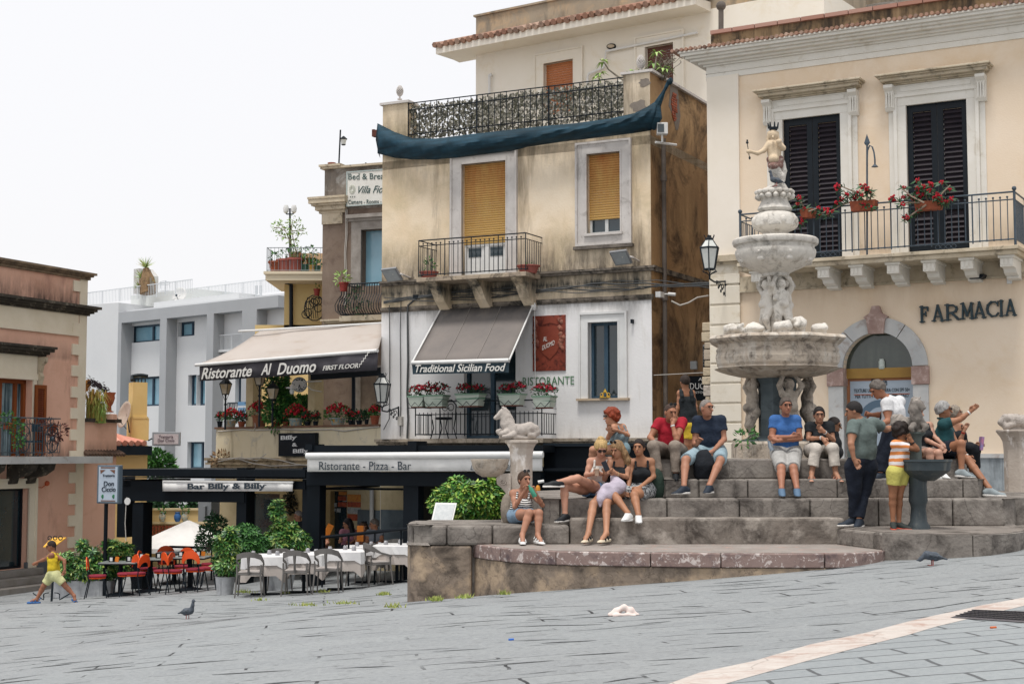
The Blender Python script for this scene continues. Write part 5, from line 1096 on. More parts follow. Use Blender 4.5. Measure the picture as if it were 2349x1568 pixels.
# ================================================================ BROWN BUILDING WITH THE BED & BREAKFAST SIGN
a = W(735,1040,41);b = W(900,1040,40.2);F9 = Fac((a.x,a.y),(b.x,b.y));BB = thing('brown_building','weathered brown building with a corner pilaster and stone framed window','building',tuple(F9.w(0,0,-2)))
zt9 = F9.p(800,385)[1]
M_br = mat('brown_render','#85766a',.95,var='#746457',vs=1.2,dirt='#5f5048',ds=2.5,dlo=.5,dhi=.7,streak='#8b7c6e',ss=(3,3,.5),slo=.62,shi=.8,bump=.3,bs=25)
w9 = F9.rect(838,530,900,655,-.2)
d9 = F9.rect(838,858,873,1000,-.2)
mb = MB();F9.wall(mb,0,2.6,-2.5,F9.p(800,480)[1],[w9],.3,4);mb.build('wall',M_br,BB)
mb = MB();F9.wall(mb,.05,2.6,F9.p(800,480)[1],zt9,(),.3,2);mb.build('attic',mat('mottled_grey_attic','#8f877e',.95,var='#6c635a',vs=2,dirt='#a9a6a0',ds=1.5,dlo=.5,dhi=.62,streak='#4a443e',ss=(2,2,.4),slo=.5,shi=.7),BB)
mb = MB();F9.box(mb,-.03,2.6,zt9,zt9+.06,-1,.12);F9.box(mb,-.06,.62,zt9+.06,zt9+.12,-1,.16);mb.build('coping',M_stoned,BB)
z9 = F9.p(735,452,.2)[1];s9 = F9.p(787,470,.1)[0]
mb = MB();F9.box(mb,0,s9-.05,z9-.75,z9-.2,-.05,.06)
z = z9
for d_,h in ((.32,.06),(.30,.12),(.24,.06),(.16,.12),(.08,.08)): F9.box(mb,-d_,s9+d_*.5,z-h,z,-.9,d_);z -= h
mb.build('pilaster_capital',M_stoned,BB)
mb = MB();z = F9.p(760,733,.1)[1]
for d_,h in ((.26,.05),(.2,.06),(.10,.08)): F9.box(mb,.35-d_,s9+.2+d_*.5,z-h,z,-.05,d_);z -= h
mb.build('lower_capital',M_stoned,BB)
mb = MB();F9.frame(mb,w9,.30,-.05,.07,False);F9.box(mb,w9[0]-.4,w9[1]+.3,w9[3]+.32,w9[3]+.42,-.05,.2);F9.box(mb,w9[0]-.36,w9[1]+.3,w9[3]+.24,w9[3]+.32,-.05,.12);mb.build('window_surround',mat('grey_carved_stone','#a39d96',.8,var='#7d766f',vs=3),BB)
mb = MB();F9.box(mb,w9[0],w9[1],w9[2],w9[3],-.3,-.25);mb.build('window',M_bluegl,BB)
bulge(F9,785,900,652,722,.7,'bulging_balcony','black bulging wrought iron balcony below the brown building window',20)
mb = MB();F9.box(mb,F9.p(778,730,.9)[0],2.6,F9.p(800,736,.9)[1],F9.p(800,724,.9)[1],-.05,.9);F9.box(mb,F9.p(800,740,.5)[0],F9.p(815,740,.5)[0],F9.p(800,750,.5)[1],F9.p(800,736,.5)[1],-.05,.6);mb.build('balcony_slab',M_stoned,BB)
p = F9.P(788,668,.85);potplant('red pot with a pale fern at the left end of the bulging balcony',(p.x,p.y,p.z),.13,.24,[(-.05,0,.35,.18)],50,.14,mat('pale_green_leaf','#8fae5a'),_M['red_pot'])
mb = MB();rnd = random.Random(6);p = F9.P(812,695,.9);leaves(mb,[(p.x,p.y,p.z,.25),(p.x+.3,p.y,p.z-.2,.25),(p.x+.1,p.y,p.z+.3,.15)],240,.08,rnd=rnd);tag(mb.build('trailing_ivy',M_leafd),'dark ivy trailing through the bulging black balcony','plant')
bs = thing('guesthouse_sign','white guesthouse sign board high on the brown building, cut off by the cream house','sign',tuple(F9.P(795,480,.12)))
r = F9.rect(795,394,905,478,.12);zz1 = F9.p(795,394,.12)[1];zz0 = F9.p(795,474,.12)[1]
mb = MB();F9.box(mb,r[0],2.6,zz0,zz1,.06,.12);mb.build('board',mat('sign_white','#dcdad3',.6,var='#cfcdc4',vs=3),bs)
mb = MB();F9.frame(mb,(r[0]+.03,2.57,zz0+.03,zz1-.03),.03,.10,.135);mb.build('border',mat('sign_border','#a8b3b0',.6),bs)
M_gi = mat('green_grey_ink','#3d5553',.7)
def bt(st,x0,yb_,x1,h,**k): A = F9.P(x0,yb_,.128);B = F9.P(x1,yb_-(x1-x0)*.02,.128);text(st,A,B,h*A.y/FD,M_gi,bs,serif=0 if 'shear' in k else .04,**k)
bt('Bed & Breakfast',799,412,915,14);bt('Villa Fiorita',822,443,905,17,shear=.45);bt('Camere - Rooms - Zimmer',799,468,912,10)
bt('* * *',803,454,815,4)
mb = MB()
for k in range(5): ring(mb,F9,F9.p(808,434,.128)[0],F9.p(808,434,.128)[1]+.0,.05+.018*k,.13,.004,.8)
mb.build('emblem',mat('pale_emblem','#c9cdbf',.7),bs)
al = thing('rooftop_lamp','green lantern on a thin pole above the brown building','lamp',tuple(F9.P(778,385,-.3)));mb = MB();mb.tube(F9.P(777,385,-.3),F9.P(781,298,-.3),.022);mb.build('pole',M_dark,al);mb = MB();c_ = F9.P(788,322,-.3);mb.lathe(c_,[(.02,.12),(.11,.04),(.10,.02)],8);mb.lathe(c_,[(.05,-.14),(.07,-.12)],8);mb.tube(F9.P(781,321,-.3),c_+Vector((0,0,.08)),.012);mb.build('lamp_head',M_dark,al);mb = MB();mb.lathe(c_,[(.055,-.12),(.085,.02)],8);mb.build('lamp_glass',_M['milky_glass'],al)
p = F9.P(761,381,-.2);mb = MB();pot(Vector(p)-Vector((0,0,.05)),.11,.14,mb);tag(mb.build('flower_pot',M_terra),'small empty clay pot on the coping of the brown building','pot')
mb = MB();mb.tube(F9.P(855,383,-.3),F9.P(838,374,-.3),.02);mb.tube(F9.P(850,386,-.3),F9.P(838,374,-.3),.015);tag(mb.build('roof_spike',M_iron),'thin dark metal arm at the roof edge of the brown building','bracket')
mb = MB();
for dx in (0,5): mb.path([F9.P(x+dx*.6,y,.05) for x,y in ((793,478),(793,540),(790,580),(792,640),(789,700))],.012,4)
tag(mb.build('hanging_wires',M_wcable),'pale wires hanging down the brown building below the sign','cable')
# ================================================================ RESTAURANT TERRACE (first floor) AND ITS AWNING
a = W(495,1040,40.5);b = W(873,1040,36.2);FT = Fac((a.x,a.y),(b.x,b.y))
TB = thing('terrace_building','stained cream restaurant block with an open first-floor terrace beside the white house','building',tuple(FT.w(0,0,-3)))
ztf = FT.p(700,1000)[1];ztw = FT.p(700,980)[1];zco = FT.p(700,1050)[1]
M_st = mat('stained_cream_terrace','#d9cfb6',.92,var='#cdc1a3',vs=1,streak='#7c6f5c',ss=(2.2,2.2,.35),slo=.55,shi=.75,dirt='#b2ada0',ds=1.5,dlo=.55,dhi=.65,bump=.2,bs=25)
mb = MB();FT.wall(mb,0,FT.len,zco-.05,ztw,(),.2,.25);mb.build('parapet',M_st,TB)
mb = MB();FT.box(mb,-.03,FT.len,ztw,ztw+.05,-.3,.04);mb.build('parapet_coping',mat('brown_tile_coping','#7a5a48',.85,var='#5f483b',vs=6),TB)
mb = MB();mb.prism([FT.w(.02,-.1,ztf-.6),FT.w(FT.len-.02,-.1,ztf-.6),FT.w(FT.len-.02,-5,ztf-.6),FT.w(.02,-5,ztf-.6)],(0,0,.3));mb.build('terrace_floor',M_st,TB)
mb = MB();z = zco
for d_,h in ((.22,.07),(.16,.06),(.20,.05),(.10,.12),(.05,.10)): FT.box(mb,-d_,FT.len,z-h,z,-.05,d_);z -= h
mb.build('cornice',mat('crumbling_cornice','#b8a78a',.95,var='#8f8068',vs=4,dirt='#5a5044',ds=4,dlo=.5,dhi=.65,bump=.5,bs=14),TB)
M_low = mat('yellow_ground_floor_wall','#b9a377',.92,var='#ab9367',vs=1,dirt='#8f7a52',ds=1.5,dlo=.5,dhi=.8)
M_lowc = mat('cream_ground_floor_wall','#cbbd9c',.92,var='#bfae88',vs=1,dirt='#a59471',ds=1.5,dlo=.5,dhi=.8)
g1 = FT.rect(560,1130,640,1262);g1 = (g1[0],g1[1],-3.3,g1[3]);g2 = FT.rect(758,1125,795,1250);g2 = (g2[0],g2[1],-3.2,g2[3])
mb = MB();FT.wall(mb,0,FT.p(545,1100)[0],-4.2,zco-.35,(),.2,3);mb.build('corner_pier',M_lowc,TB)
mb = MB();FT.wall(mb,FT.p(545,1100)[0],FT.p(797,1100)[0],-4.2,zco-.35,[g1,g2],.25,1);mb.build('ground_floor_wall',M_low,TB)
mb = MB();FT.wall(mb,FT.p(797,1100)[0],FT.len+.0,-4.2,zco-.35,(),.25,1);F1.box(mb,0.02,sE-.02,-3.1,zbot-.2,-.0,.02);mb.build('cream_wall',M_lowc,TB)
mb = MB();FT.box(mb,g1[0],g1[1],g1[2],g1[3],-.25,-.2);w1_ = mb.build('dark_doorway',M_glass,TB)
mb = MB();FT.box(mb,g2[0],g2[1],g2[2],g2[3],-.2,-.15);w2_ = mb.build('glass_door',M_glass,TB)
mb = MB();FT.pbox(mb,820,1168,873,1240,0,.03);F1.pbox(mb,873,1168,925,1240,.02,.05);mb.build('grey_dado',mat('grey_blue_dado','#5f6a70',.6,var='#4d585f',vs=5),TB)
mb = MB();mb.tube(FT.P(853,1118,.12),FT.P(853,1215,.12),.055,n=10);tag(mb.build('drainpipe',mat('pale_pipe','#a9aaa8',.6),None,True),'pale drainpipe on the cream wall under the pizza restaurant awning','pipe')
rnd = random.Random(12);ps = thing('food_posters','food photo posters and stickers on the restaurant glass door','posters',tuple(FT.P(777,1180,0)))
pc = [mat('poster_'+n_,c_,.5,var=v_,vs=16) for n_,c_,v_ in (('red','#7d2a24','#c0603a'),('orange','#b85f28','#d9a04a'),('white','#c9c9c4','#6f7c83'),('dark','#26333f','#53636e'))]
for (x0,y0,x1,y1,k) in ((777,1127,795,1135,1),(775,1137,795,1148,0),(786,1137,795,1150,2),(760,1152,772,1162,2),(775,1151,795,1162,0),(761,1165,770,1172,2),(772,1165,781,1174,2),(797,1133,827,1150,1),(797,1150,827,1163,0),(797,1163,827,1178,2),(797,1178,827,1194,0),(761,1112,772,1127,3)):
 mb = MB();FT.pbox(mb,x0,y0,x1,y1,-.14 if x0 < 796 else .004,-.13 if x0 < 796 else .014);mb.build('poster',pc[k],ps)
def wreath(F,px,py,r,label,d=.06):
 c_ = F.P(px,py,d);mb = MB();rr = r*c_.y/FD
 for i in range(90): t = rnd.uniform(0,6.28);q = c_+F.u*rr*.6*math.cos(t)+Vector((0,0,rr*math.sin(t)));leaves(mb,[tuple(q)+(.08,)],3,.12)
 tag(mb.build('wreath',mat('dark_wreath','#2c2c24',.9,var='#3f3f30',vs=9)),label,'wreath')
wreath(FT,666,1153,18,'dark oval wreath on the yellow wall behind the plants');wreath(F1,1003,1110,14,'round dark green wreath on the shaded wall behind the round bush',.1);wreath(F1,992,1160,12,'lower dark wreath on the shaded wall beside the menu board',.1)
AL_,AR_ = W(449,837,39.0),W(866,804,34.4);TLp,TRp = W(596,759,40.6),W(880,741,37.2)
aw_ = thing('terrace_awning','large cream awning with a dark grey valance over the first-floor terrace','awning',tuple(AL_))
M_cf = mat('cream_awning_fabric','#d3cbc4',.85,var='#cac1b9',vs=.8,tl=.35,streak='#b9a898',ss=(1,1,6),slo=.55,shi=.8);
rows = []
for j in range(9):
 f = j/8;r_ = []
 for i in range(25): g_ = i/24;p = TLp.lerp(TRp,g_).lerp(AL_.lerp(AR_,g_),f);p.z -= .10*math.sin(math.pi*f)*(1+.5*math.sin(g_*12.5));r_.append(p)
 rows.append(r_)
mb = MB();mb.grid(rows);mb.build('canopy',M_cf,aw_,True,thick=.01)
mb = MB();mb.tube(AL_,AR_,.045,n=10);mb.tube(TLp+Vector((-.6,.1,.0)),TRp,.03,n=6);mb.build('front_bar',M_white,aw_,True)
M_val = mat('dark_grey_valance','#4d4b50',.85,var='#444247',vs=2)
VL,VR = W(458,874,39.0),W(863,849,34.4);n_ = 48;rows = []
A0 = W(458,838,39.0)
u_ = (AR_-AL_).normalized();fn = u_.cross(Vector((0,0,1)));fn = fn if fn.y < 0 else -fn
for f in (0,.5,1): rows.append([A0.lerp(AR_,i/n_).lerp(VL.lerp(VR,i/n_),f)+fn*(.03*f*math.sin(i*1.3)+.02*math.sin(i*.5)) for i in range(n_+1)])
mb = MB();mb.grid(rows);mb.build('valance',M_val,aw_,True,thick=.008)
M_lt = mat('off_white_letters','#d8d6d0',.7)
def awt(st,x0,y0,x1,y1,h,**k):
 def pt(x,y):
  g_ = (x-449)/(866-449);Y = 1/((1-g_)/39.0+g_/34.4);return W(x,y,Y)+fn*.06
 A = pt(x0,y0);text(st,A,pt(x1,y1),h*A.y/FD,M_lt,aw_,**k)
awt('Ristorante',466,869,582,862,25,shear=.3,bold=.015);awt('Al',603,860,627,858,25,shear=.3,bold=.015);awt('Duomo',640,859,729,852,26,shear=.3,bold=.015);awt('FIRST FLOOR',745,849,826,843,10,shear=.25,bold=.01,serif=.06)
mb = MB();x,y = 829,842
pts = [(x,y)]
for i in range(5): pts.append((pts[-1][0],pts[-1][1]-6.2));pts.append((pts[-1][0]+4.6,pts[-1][1]-.5))
P3 = []
for (x,y) in pts: g_ = (x-449)/417;P3.append(W(x,y,1/((1-g_)/39.0+g_/34.4))+fn*.06)
for p,q in zip(P3[:-1],P3[1:]): mb.tube(p,q,.012,n=4)
mb.build('stair_symbol',M_lt,aw_)
mb = MB();mb.grid([[FT.P(713,856,.2),FT.P(873,842,.2)],[FT.P(713,872,.2),FT.P(873,861,.2)]]);tag(mb.build('inner_blind',mat('black_cloth','#20262c',.9),thick=.02),'black hanging blind under the right half of the terrace awning','blind')
mb = MB();
for x in (583-10,718): FT.pbox(mb,x-6,845,x+6,990,-.4,-.2)
tag(mb.build('stone_posts',M_lowc),None);o_ = bpy.data.objects[mb and 'stone_posts'];bpy.data.objects.remove(o_)
for i,x in enumerate((572,714)):
 mb = MB();FT.pbox(mb,x-7,850,x+7,990,-.5,-.2);tag(mb.build('stone_post',M_lowc),'square stone post of the terrace '+('left of the big clay vase' if i == 0 else 'right of the clock'),'post')
mb = MB();mb.tube(FT.P(811,855,-.2),FT.P(811,985,-.2),.05);tag(mb.build('iron_post',M_dark),'slim black post on the right part of the first-floor terrace','post')
mb = MB();F8.wall(mb,F8.p(583,900)[0],2.6,ztf-.5,F8.p(700,745)[1],(),.2,.5);mb.build('lower_wall',M_yel,YH)
mb = MB();FT.pbox(mb,650,835,724,1000,-3.7,-3.6);mb.build('terrace_wall',M_yel,TB);mb = MB();F9.frame(mb,d9,.22,-.05,.08,False);mb.build('door_surround',_M['grey_carved_stone'],BB);mb = MB();F9.box(mb,d9[0],d9[1],d9[2],d9[3],-.0,.03);mb.build('door',mat('faded_wood_door','#8d8075',.8,var='#74685e',vs=4),BB)
ck = thing('wall_clock','round white clock with black numerals hanging inside the terrace','clock',tuple(W(687,882,38.3)));c_ = W(687,882,38.3);nn = Vector((.1,-1,0)).normalized();rr_k = 17.5*38.3/FD
mb = MB();mb.tube(c_,c_+nn*.06,rr_k,n=28);mb.build('rim',mat('blue_grey_rim','#5d7482',.5),ck);mb = MB();mb.tube(c_+nn*.06,c_+nn*.068,rr_k*.86,n=28);mb.build('face',M_white,ck)
mb = MB();ux = Vector((1,.1,0)).normalized()
for i in range(12): t = i*math.pi/6;q = c_+nn*.07+(ux*math.sin(t)+Vector((0,0,math.cos(t))))*rr_k*.68;mb.tube(q,q+nn*.004,.018,n=5)
mb.tube(c_+nn*.075,c_+nn*.075+Vector((.04,0,-.13)),.008);mb.tube(c_+nn*.075,c_+nn*.075+Vector((-.02,0,-.09)),.01);mb.build('hands',M_ink,ck)
for st,t in (('12',0),('1',1),('2',2),('5',5),('6',6),('11',11)): q = c_+nn*.074+(ux*math.sin(t*.5236)+Vector((0,0,math.cos(t*.5236))))*rr_k*.68-Vector((0,0,.02));text(st,q-ux*.025,q+ux*.025,.045,M_ink,ck,name='numeral')
ysn = thing('rental_sign','small yellow and white rental sign half hidden by the vine under the clock','sign',tuple(W(700,915,39)));mb = MB();mb.hexa([W(683,933,39.3),W(719,933,39.1),W(719,933,39.2),W(683,933,39.4),W(683,905,39.3),W(719,905,39.1),W(719,905,39.2),W(683,905,39.4)]);mb.build('board',mat('pale_yellow_sign','#cfc558',.6,var='#d8d2a0',vs=3),ysn)
text('Apartment rental',W(686,911,39.05),W(717,911,38.9),.03,M_ink,ysn);text('Taormina',W(690,916,39.05),W(712,916,38.95),.03,M_ink,ysn)
el = thing('enamel_lamp','white enamel lamp hanging from a scroll arm beside the clock','lamp',tuple(W(671,890,38.3)));mb = MB();c_ = W(670,889,37.7);mb.lathe(c_,[(.04,.08),(.06,.03),(.16,.01),(.155,-.02),(.06,-.03)],16);mb.build('shade',M_white,el,True);mb = MB();mb.lathe(c_,[(.05,-.02),(.065,-.08),(.05,-.15),(.02,-.17)],10);mb.build('bulb_cover',_M['milky_glass'],el,True)
mb = MB();mb.path([c_+Vector((0,0,.08)),c_+Vector((0,0,.15)),c_+Vector((.75,0,.17))],.016,5);mb.path([c_+Vector((.25,0,.15)),c_+Vector((.5,0,-.05)),c_+Vector((.75,0,-.1))],.012,5);mb.build('arm',M_white,el)
def postlamp(px,yt,yb,Y,label):
 t_ = W(px,yt,Y);b_ = W(px,yb,Y);b_.x,b_.y = t_.x,t_.y;th = thing('lamp_post',label,'lamp post',tuple(b_),'lanterns on the first-floor terrace');H = .42;fr = MB();gl = MB();c4 = lambda r,z: [t_+Vector((r*math.cos(math.pi/2*i+.5),r*math.sin(math.pi/2*i+.5),z)) for i in range(4)]
 A = c4(.17,-.14);B = c4(.09,-H);D = c4(.05,-.02)
 for i in range(4):
  j = (i+1) % 4;fr.tube(A[i],B[i],.012,n=4);fr.tube(A[i],A[j],.014,n=4);fr.tube(B[i],B[j],.014,n=4);fr.tube(A[i],D[i],.012,n=4);gl.add([A[i],A[j],B[j],B[i]],[(0,1,2,3)])
  fr.path([B[i],B[i]*.55+B[(i+2) % 4]*.45-Vector((0,0,.18)),t_-Vector((0,0,H+.25))],.008,4)
 fr.lathe(t_-Vector((0,0,.14)),[(.17,0),(.07,.12),(.04,.13),(.02,.2)],8);fr.tube(t_-Vector((0,0,H)),b_,.022,.03,8);fr.lathe(t_-Vector((0,0,H+.3)),[(.03,0),(.045,.03),(.03,.06)],8);fr.build('post',M_iron,th);gl.build('glass',mat('amber_glass','#b9a27a',.3,var='#c9bfae',vs=5),th)
postlamp(518,868,985,39.6,'black post lantern at the left end of the terrace above the red flowers');postlamp(596,846,978,38.2,'tallest black post lantern, rising in front of the awning lettering');postlamp(626,878,978,38.4,'shorter black post lantern before the vine')
vi = thing('climbing_vine','dense green vine covering the pillar left of the clock','plant',tuple(W(640,985,39)));mb = MB();rnd = random.Random(31)
leaves(mb,[tuple(W(x,y,39+dy))+(r,) for x,y,r,dy in ((628,880,.25,0),(640,895,.3,.1),(640,870,.22,0),(632,915,.28,0),(645,925,.3,0),(628,945,.3,-.1),(640,965,.3,-.1),(655,935,.3,0),(672,930,.25,0),(688,925,.2,0),(700,935,.25,-.1),(712,922,.15,0),(706,955,.28,0),(722,950,.22,0),(682,948,.2,0),(662,962,.22,0))],3000,.13,rnd=rnd)
mb.build('leaves',mat('vine_leaf','#3a6a35',.5,island=['#1c3f26','#33652f','#4f8a3c','#285430','#6da04a']),vi);mb = MB();mb.path([W(638,988,39.1),W(645,930,39.2),W(640,870,39.2)],.04,6);mb.build('stems',mat('grey_bark','#7b7468'),vi)
M_maj = mat('painted_majolica','#b9a98a',.35,var='#5c8ea0',vs=14,dirt='#c08a3c',ds=12,dlo=.55,dhi=.6);M_red2 = M_red
G_par = 'flower pots along the terrace parapet'
def parp(px,w_,h_,label,pm,fl=1,dark=0,seed=0,fz=1.0):
 g_ = (px-495)/378;c_ = FT.P(px,985,-.12);c_.z = ztw+.05;sc = c_.y/FD;r = w_*sc/2;H = h_*sc
 potplant(label,tuple(c_),r,H,[(-r*.6,0,H+.10,r*.9*fz),(r*.6,0,H+.10,r*.9*fz),(0,0,H+.16,r*fz)],int(90+w_*7),.075,M_leafd if dark else M_leaf,pm,'flower_pot',G_par,nf=int(w_*(2.2 if fl else .0)*(.35 if dark else 1)),fs=.03,seed=seed)
parp(529,28,16,'painted majolica pot with red geraniums at the left of the terrace parapet',M_maj,seed=1);parp(504,13,14,'small dark pot at the very left corner of the parapet',M_dark,dark=1,seed=2);parp(554,18,12,'small clay pot with dark red blooms right of the leftmost majolica pot',M_terra,dark=1,seed=3)
parp(595,36,26,'round-bellied clay vase with red geraniums on the parapet',mat('brown_clay','#8f5d43',.8,var='#7a4c37',vs=5),seed=4);parp(679,36,17,'blue-rimmed majolica pot with red geraniums below the clock',M_maj,seed=5);parp(775,40,16,'ochre-rimmed majolica pot with red geraniums right of the stone post',M_maj,seed=6)
parp(634,22,10,'low basket of green and pink plants under the vine',M_terra,dark=1,seed=7);parp(655,14,10,'small pot of red blooms left of the blue-rimmed pot',M_terra,dark=1,seed=8);parp(705,16,10,'small pot of red blooms right of the blue-rimmed pot',M_dark,dark=1,seed=9);parp(724,14,10,'small pot of red blooms at the foot of the stone post',M_dark,dark=1,seed=10)
parp(805,14,10,'small red-flowered pot right of the ochre-rimmed pot',M_dark,dark=1,seed=11);parp(824,16,10,'small red-flowered pot at the slim black post',M_dark,dark=1,seed=12);parp(841,11,12,'dark plant pot beside the square terracotta pot',M_dark,0,dark=1,seed=13);parp(860,22,20,'square terracotta pot with red geraniums at the right end of the parapet',M_terra,seed=14,fz=.8)
mb = MB();mb.path([FT.P(x,y,.03) for x,y in ((500,989),(560,984),(582,987),(586,980),(584,950),(590,947))],.014,5);mb.path([FT.P(x,y,.03) for x,y in ((586,986),(650,984),(700,986),(760,984),(790,988),(840,981),(870,978))],.016,5);tag(mb.build('white_hose',M_wcable),'pale cable looping along the top of the terrace parapet','cable')
mb = MB();mb.path([FT.P(x,y,.28) for x,y in ((500,1052),(540,1050),(580,1062),(620,1068),(700,1066),(760,1058))],.012,5);mb.path([FT.P(x,y,.3) for x,y in ((540,1052),(600,1049),(640,1054),(680,1064),(720,1068))],.012,5);mb.path([FT.P(x,y,.3) for x,y in ((500,1058),(550,1048),(590,1056),(610,1040))],.010,5);tag(mb.build('sagging_cables',M_wcable),'tangle of pale cables sagging in front of the terrace cornice','cable')
mb = MB();rnd = random.Random(8);leaves(mb,[tuple(FT.P(505,1052,.1))+(.22,),tuple(FT.P(512,1046,.1))+(.15,)],160,.12,rnd=rnd);tag(mb.build('dry_weeds',mat('dry_weed','#8f7458',.9)),'dry brown weeds at the left end of the terrace cornice','plant')
bsn = thing('bar_sign','black board sign with white slab letters on the terrace wall','sign',tuple(FT.P(680,1020,.1)));mb = MB();FT.pbox(mb,639,993,722,1046,.02,.14);mb.build('board',M_dark,bsn)
M_wl = mat('white_letters','#d6d8d8',.6)
def slab(st,F,x0,y0,x1,y1,h,m,parent,d,bold=.022,**k): t2(st,F,x0,y0,x1,y1,h,m,parent,d,bold=bold,serif=.09,ext=.002,**k)
slab('Billy',FT,644,1008,680,1006.5,9,M_wl,bsn,.15);slab('&',FT,670,1023,681,1023,8,M_wl,bsn,.15);slab('Billy',FT,672,1038.5,707,1037,9,M_wl,bsn,.15)
lr = bulge(Fac(tuple(W(520,1040,42.5).xy),tuple(W(575,1040,42).xy)),522,572,924,960,.3,'scroll_railing','pale scroll iron railing behind the left of the terrace',9,M_fi)
mb = MB();mb.grid([[W(546,y,41.8),W(556,y,41.75),W(566,y,41.7)] for y in (921,935,950)]);tag(mb.build('towel',mat('blue_striped_towel','#6f9bc4',.9,streak='#dfe5ea',ss=(.1,.1,14),slo=.52,shi=.56),thick=.02),'blue and white towel hung over the scroll railing','towel')
# ================================================================ DARK BAR CANOPY (left) AND RESTAURANT AWNING (right)
a = W(272,1040,35.5);b = W(700,1040,33.6);FA = Fac((a.x,a.y),(b.x,b.y));CA = thing('bar_canopy','black flat-roofed bar canopy on dark posts with a white banner','canopy',tuple(FA.w(0,0,-3)))
M_bk = mat('black_canopy_metal','#090f15',.6,var='#0d151c',vs=2,spec=.15)
mb = MB();FA.pbox(mb,274,1075,700,1094,-3.2,.05);mb.build('roof',M_bk,CA);mb = MB();FA.pbox(mb,272,1095,704,1098,-3.2,.10);mb.build('silver_edge',mat('silver_trim','#6d747a',.5),CA)
mb = MB();FA.pbox(mb,285,1102,560,1152,-.3,-.02);FA.pbox(mb,560,1102,700,1122,-.3,-.02);FA.pbox(mb,274,1100,300,1116,-2.5,-.02);mb.build('fascia',M_bk,CA)
for x0,x1,g_ in ((302,326,0),(540,562,0),(691,714,0)):
 mb = MB();r = FA.rect(x0,1120,x1,1150,0);c_ = FA.w((r[0]+r[1])/2,0,0);FA.box(mb,r[0],r[1],gz(c_.x,c_.y)-.1,FA.p(x0,1152)[1]+.8*(x0>500),-.42,-.05);mb.build('post',M_bk,CA)
mb = MB();FA.pbox(mb,373,1101,672,1107,.04,.10);mb.build('banner_bar',M_white,CA);rows = []
for f in (0,.5,1): rows.append([FA.P(373+299*i/40,1104+22*f,.08)+FA.n*(.012*math.sin(i*2.1)*f + .02*math.sin(i*.7)*f) for i in range(41)])
M_ban = mat('off_white_banner','#e3e2df',.8,var='#d5d4d2',vs=4);mb = MB();mb.grid(rows);bn = mb.build('banner',M_ban,CA,True,thick=.006)
slab('Bar Billy & Billy',FA,430,1121,609,1120,12.5,M_ink,CA,.115,.03)
mb = MB();FA.pbox(mb,270,1092,285,1232,-1.2,-.8);tag(mb.build('dark_shutter_box',M_bk),'tall narrow dark cabinet at the left end of the bar canopy','cabinet')
wc = thing('wall_cable','white cable running down the left canopy post','cable',tuple(FA.P(288,1250,.05)));mb = MB();mb.path([FA.P(x,y,.02) for x,y in ((291,1140),(289,1160),(287,1200),(289,1240))],.012,5);mb.build('cable',M_wcable,wc);mb = MB();c_ = FA.P(293,1149,.03);mb.tube(c_,c_+FA.n*.02,.085,n=16);mb.build('round_sticker',M_white,wc)
a = W(700,1040,31.6);b = W(1245,1040,30.0);FB = Fac((a.x,a.y),(b.x,b.y));CB = thing('restaurant_awning','long white-rolled restaurant awning with lettered valance on a black frame','awning',tuple(FB.w(0,0,-2.6)))
mb = MB();FB.pbox(mb,714,1021,1246,1037,-1.6,-.05);FB.pbox(mb,700,1018,716,1032,-.6,.02);FB.pbox(mb,935,1011,955,1036,-.6,.02);mb.build('cassette',M_bk,CB);mb = MB();FB.box(mb,0,FB.len+2.4,FB.p(900,1040)[1]-.35,FB.p(900,1040)[1]-.3,-4.6,-.25);mb.build('added_shade_slab',M_bk,CB);mb = MB();FB.pbox(mb,950,1085,1245,1215,-2.7,-2.6);mb.build('interior_shade_panel',mat('painted_interior_shade','#1c1d1c',.9,var='#2c2a22',vs=2),CB)  # slab added to block light; dark panel puts interior shade into its colour
mb = MB();A = FB.P(703,1045,.12);B = FB.P(1246,1042,.12);mb.tube(A,B,.068,n=14);mb.build('roll',M_white,CB,True)
rows = []
for f in (0,.5,1): rows.append([FB.P(705+539*i/60,1049+32*f-(1.5*i/60),.10)+FB.n*(.012*math.sin(i*1.7)*f+.02*math.sin(i*.6)*f) for i in range(61)])
mb = MB();mb.grid(rows);mb.build('valance',M_ban,CB,True,thick=.006)
t2('Ristorante - Pizza - Bar',FB,732,1077,943,1077,19,M_ink,CB,.145,bold=.0,serif=.04,ext=.002);t2('Le Quattro Fontane',FB,972,1078,1180,1077,18,M_ink,CB,.145,shear=.6,bold=-.005)
mb = MB();FB.pbox(mb,703,1081,1240,1116,-.25,-.04);FB.pbox(mb,735,1118,925,1124,-1.5,-1.2);FB.pbox(mb,712,1119,730,1124,-3.5,-.1);mb.build('beam',M_bk,CB)
for x0,x1 in ((706,734),(926,960),(1222,1242)):
 r = FB.rect(x0,1120,x1,1150,-.1);c_ = FB.w(r[0],0,0);mb = MB();FB.box(mb,r[0],r[1],gz(c_.x,c_.y)-.2,FB.p(x0,1082)[1],-.4,-.08);mb.build('post',M_bk,CB)
hr = thing('handrail','sloping black handrail behind the white tables','railing',tuple(W(800,1240,30.5)));mb = MB();mb.tube(W(738,1232,30.8),W(935,1212,29.9),.035);
for x in (740,800,860,920): p = W(x,1226-(x-740)*.08,30.8-(x-738)/197*.9);mb.tube(p,(p.x,p.y,gz(p.x,p.y)),.02)
mb.build('bars',M_bk,hr)
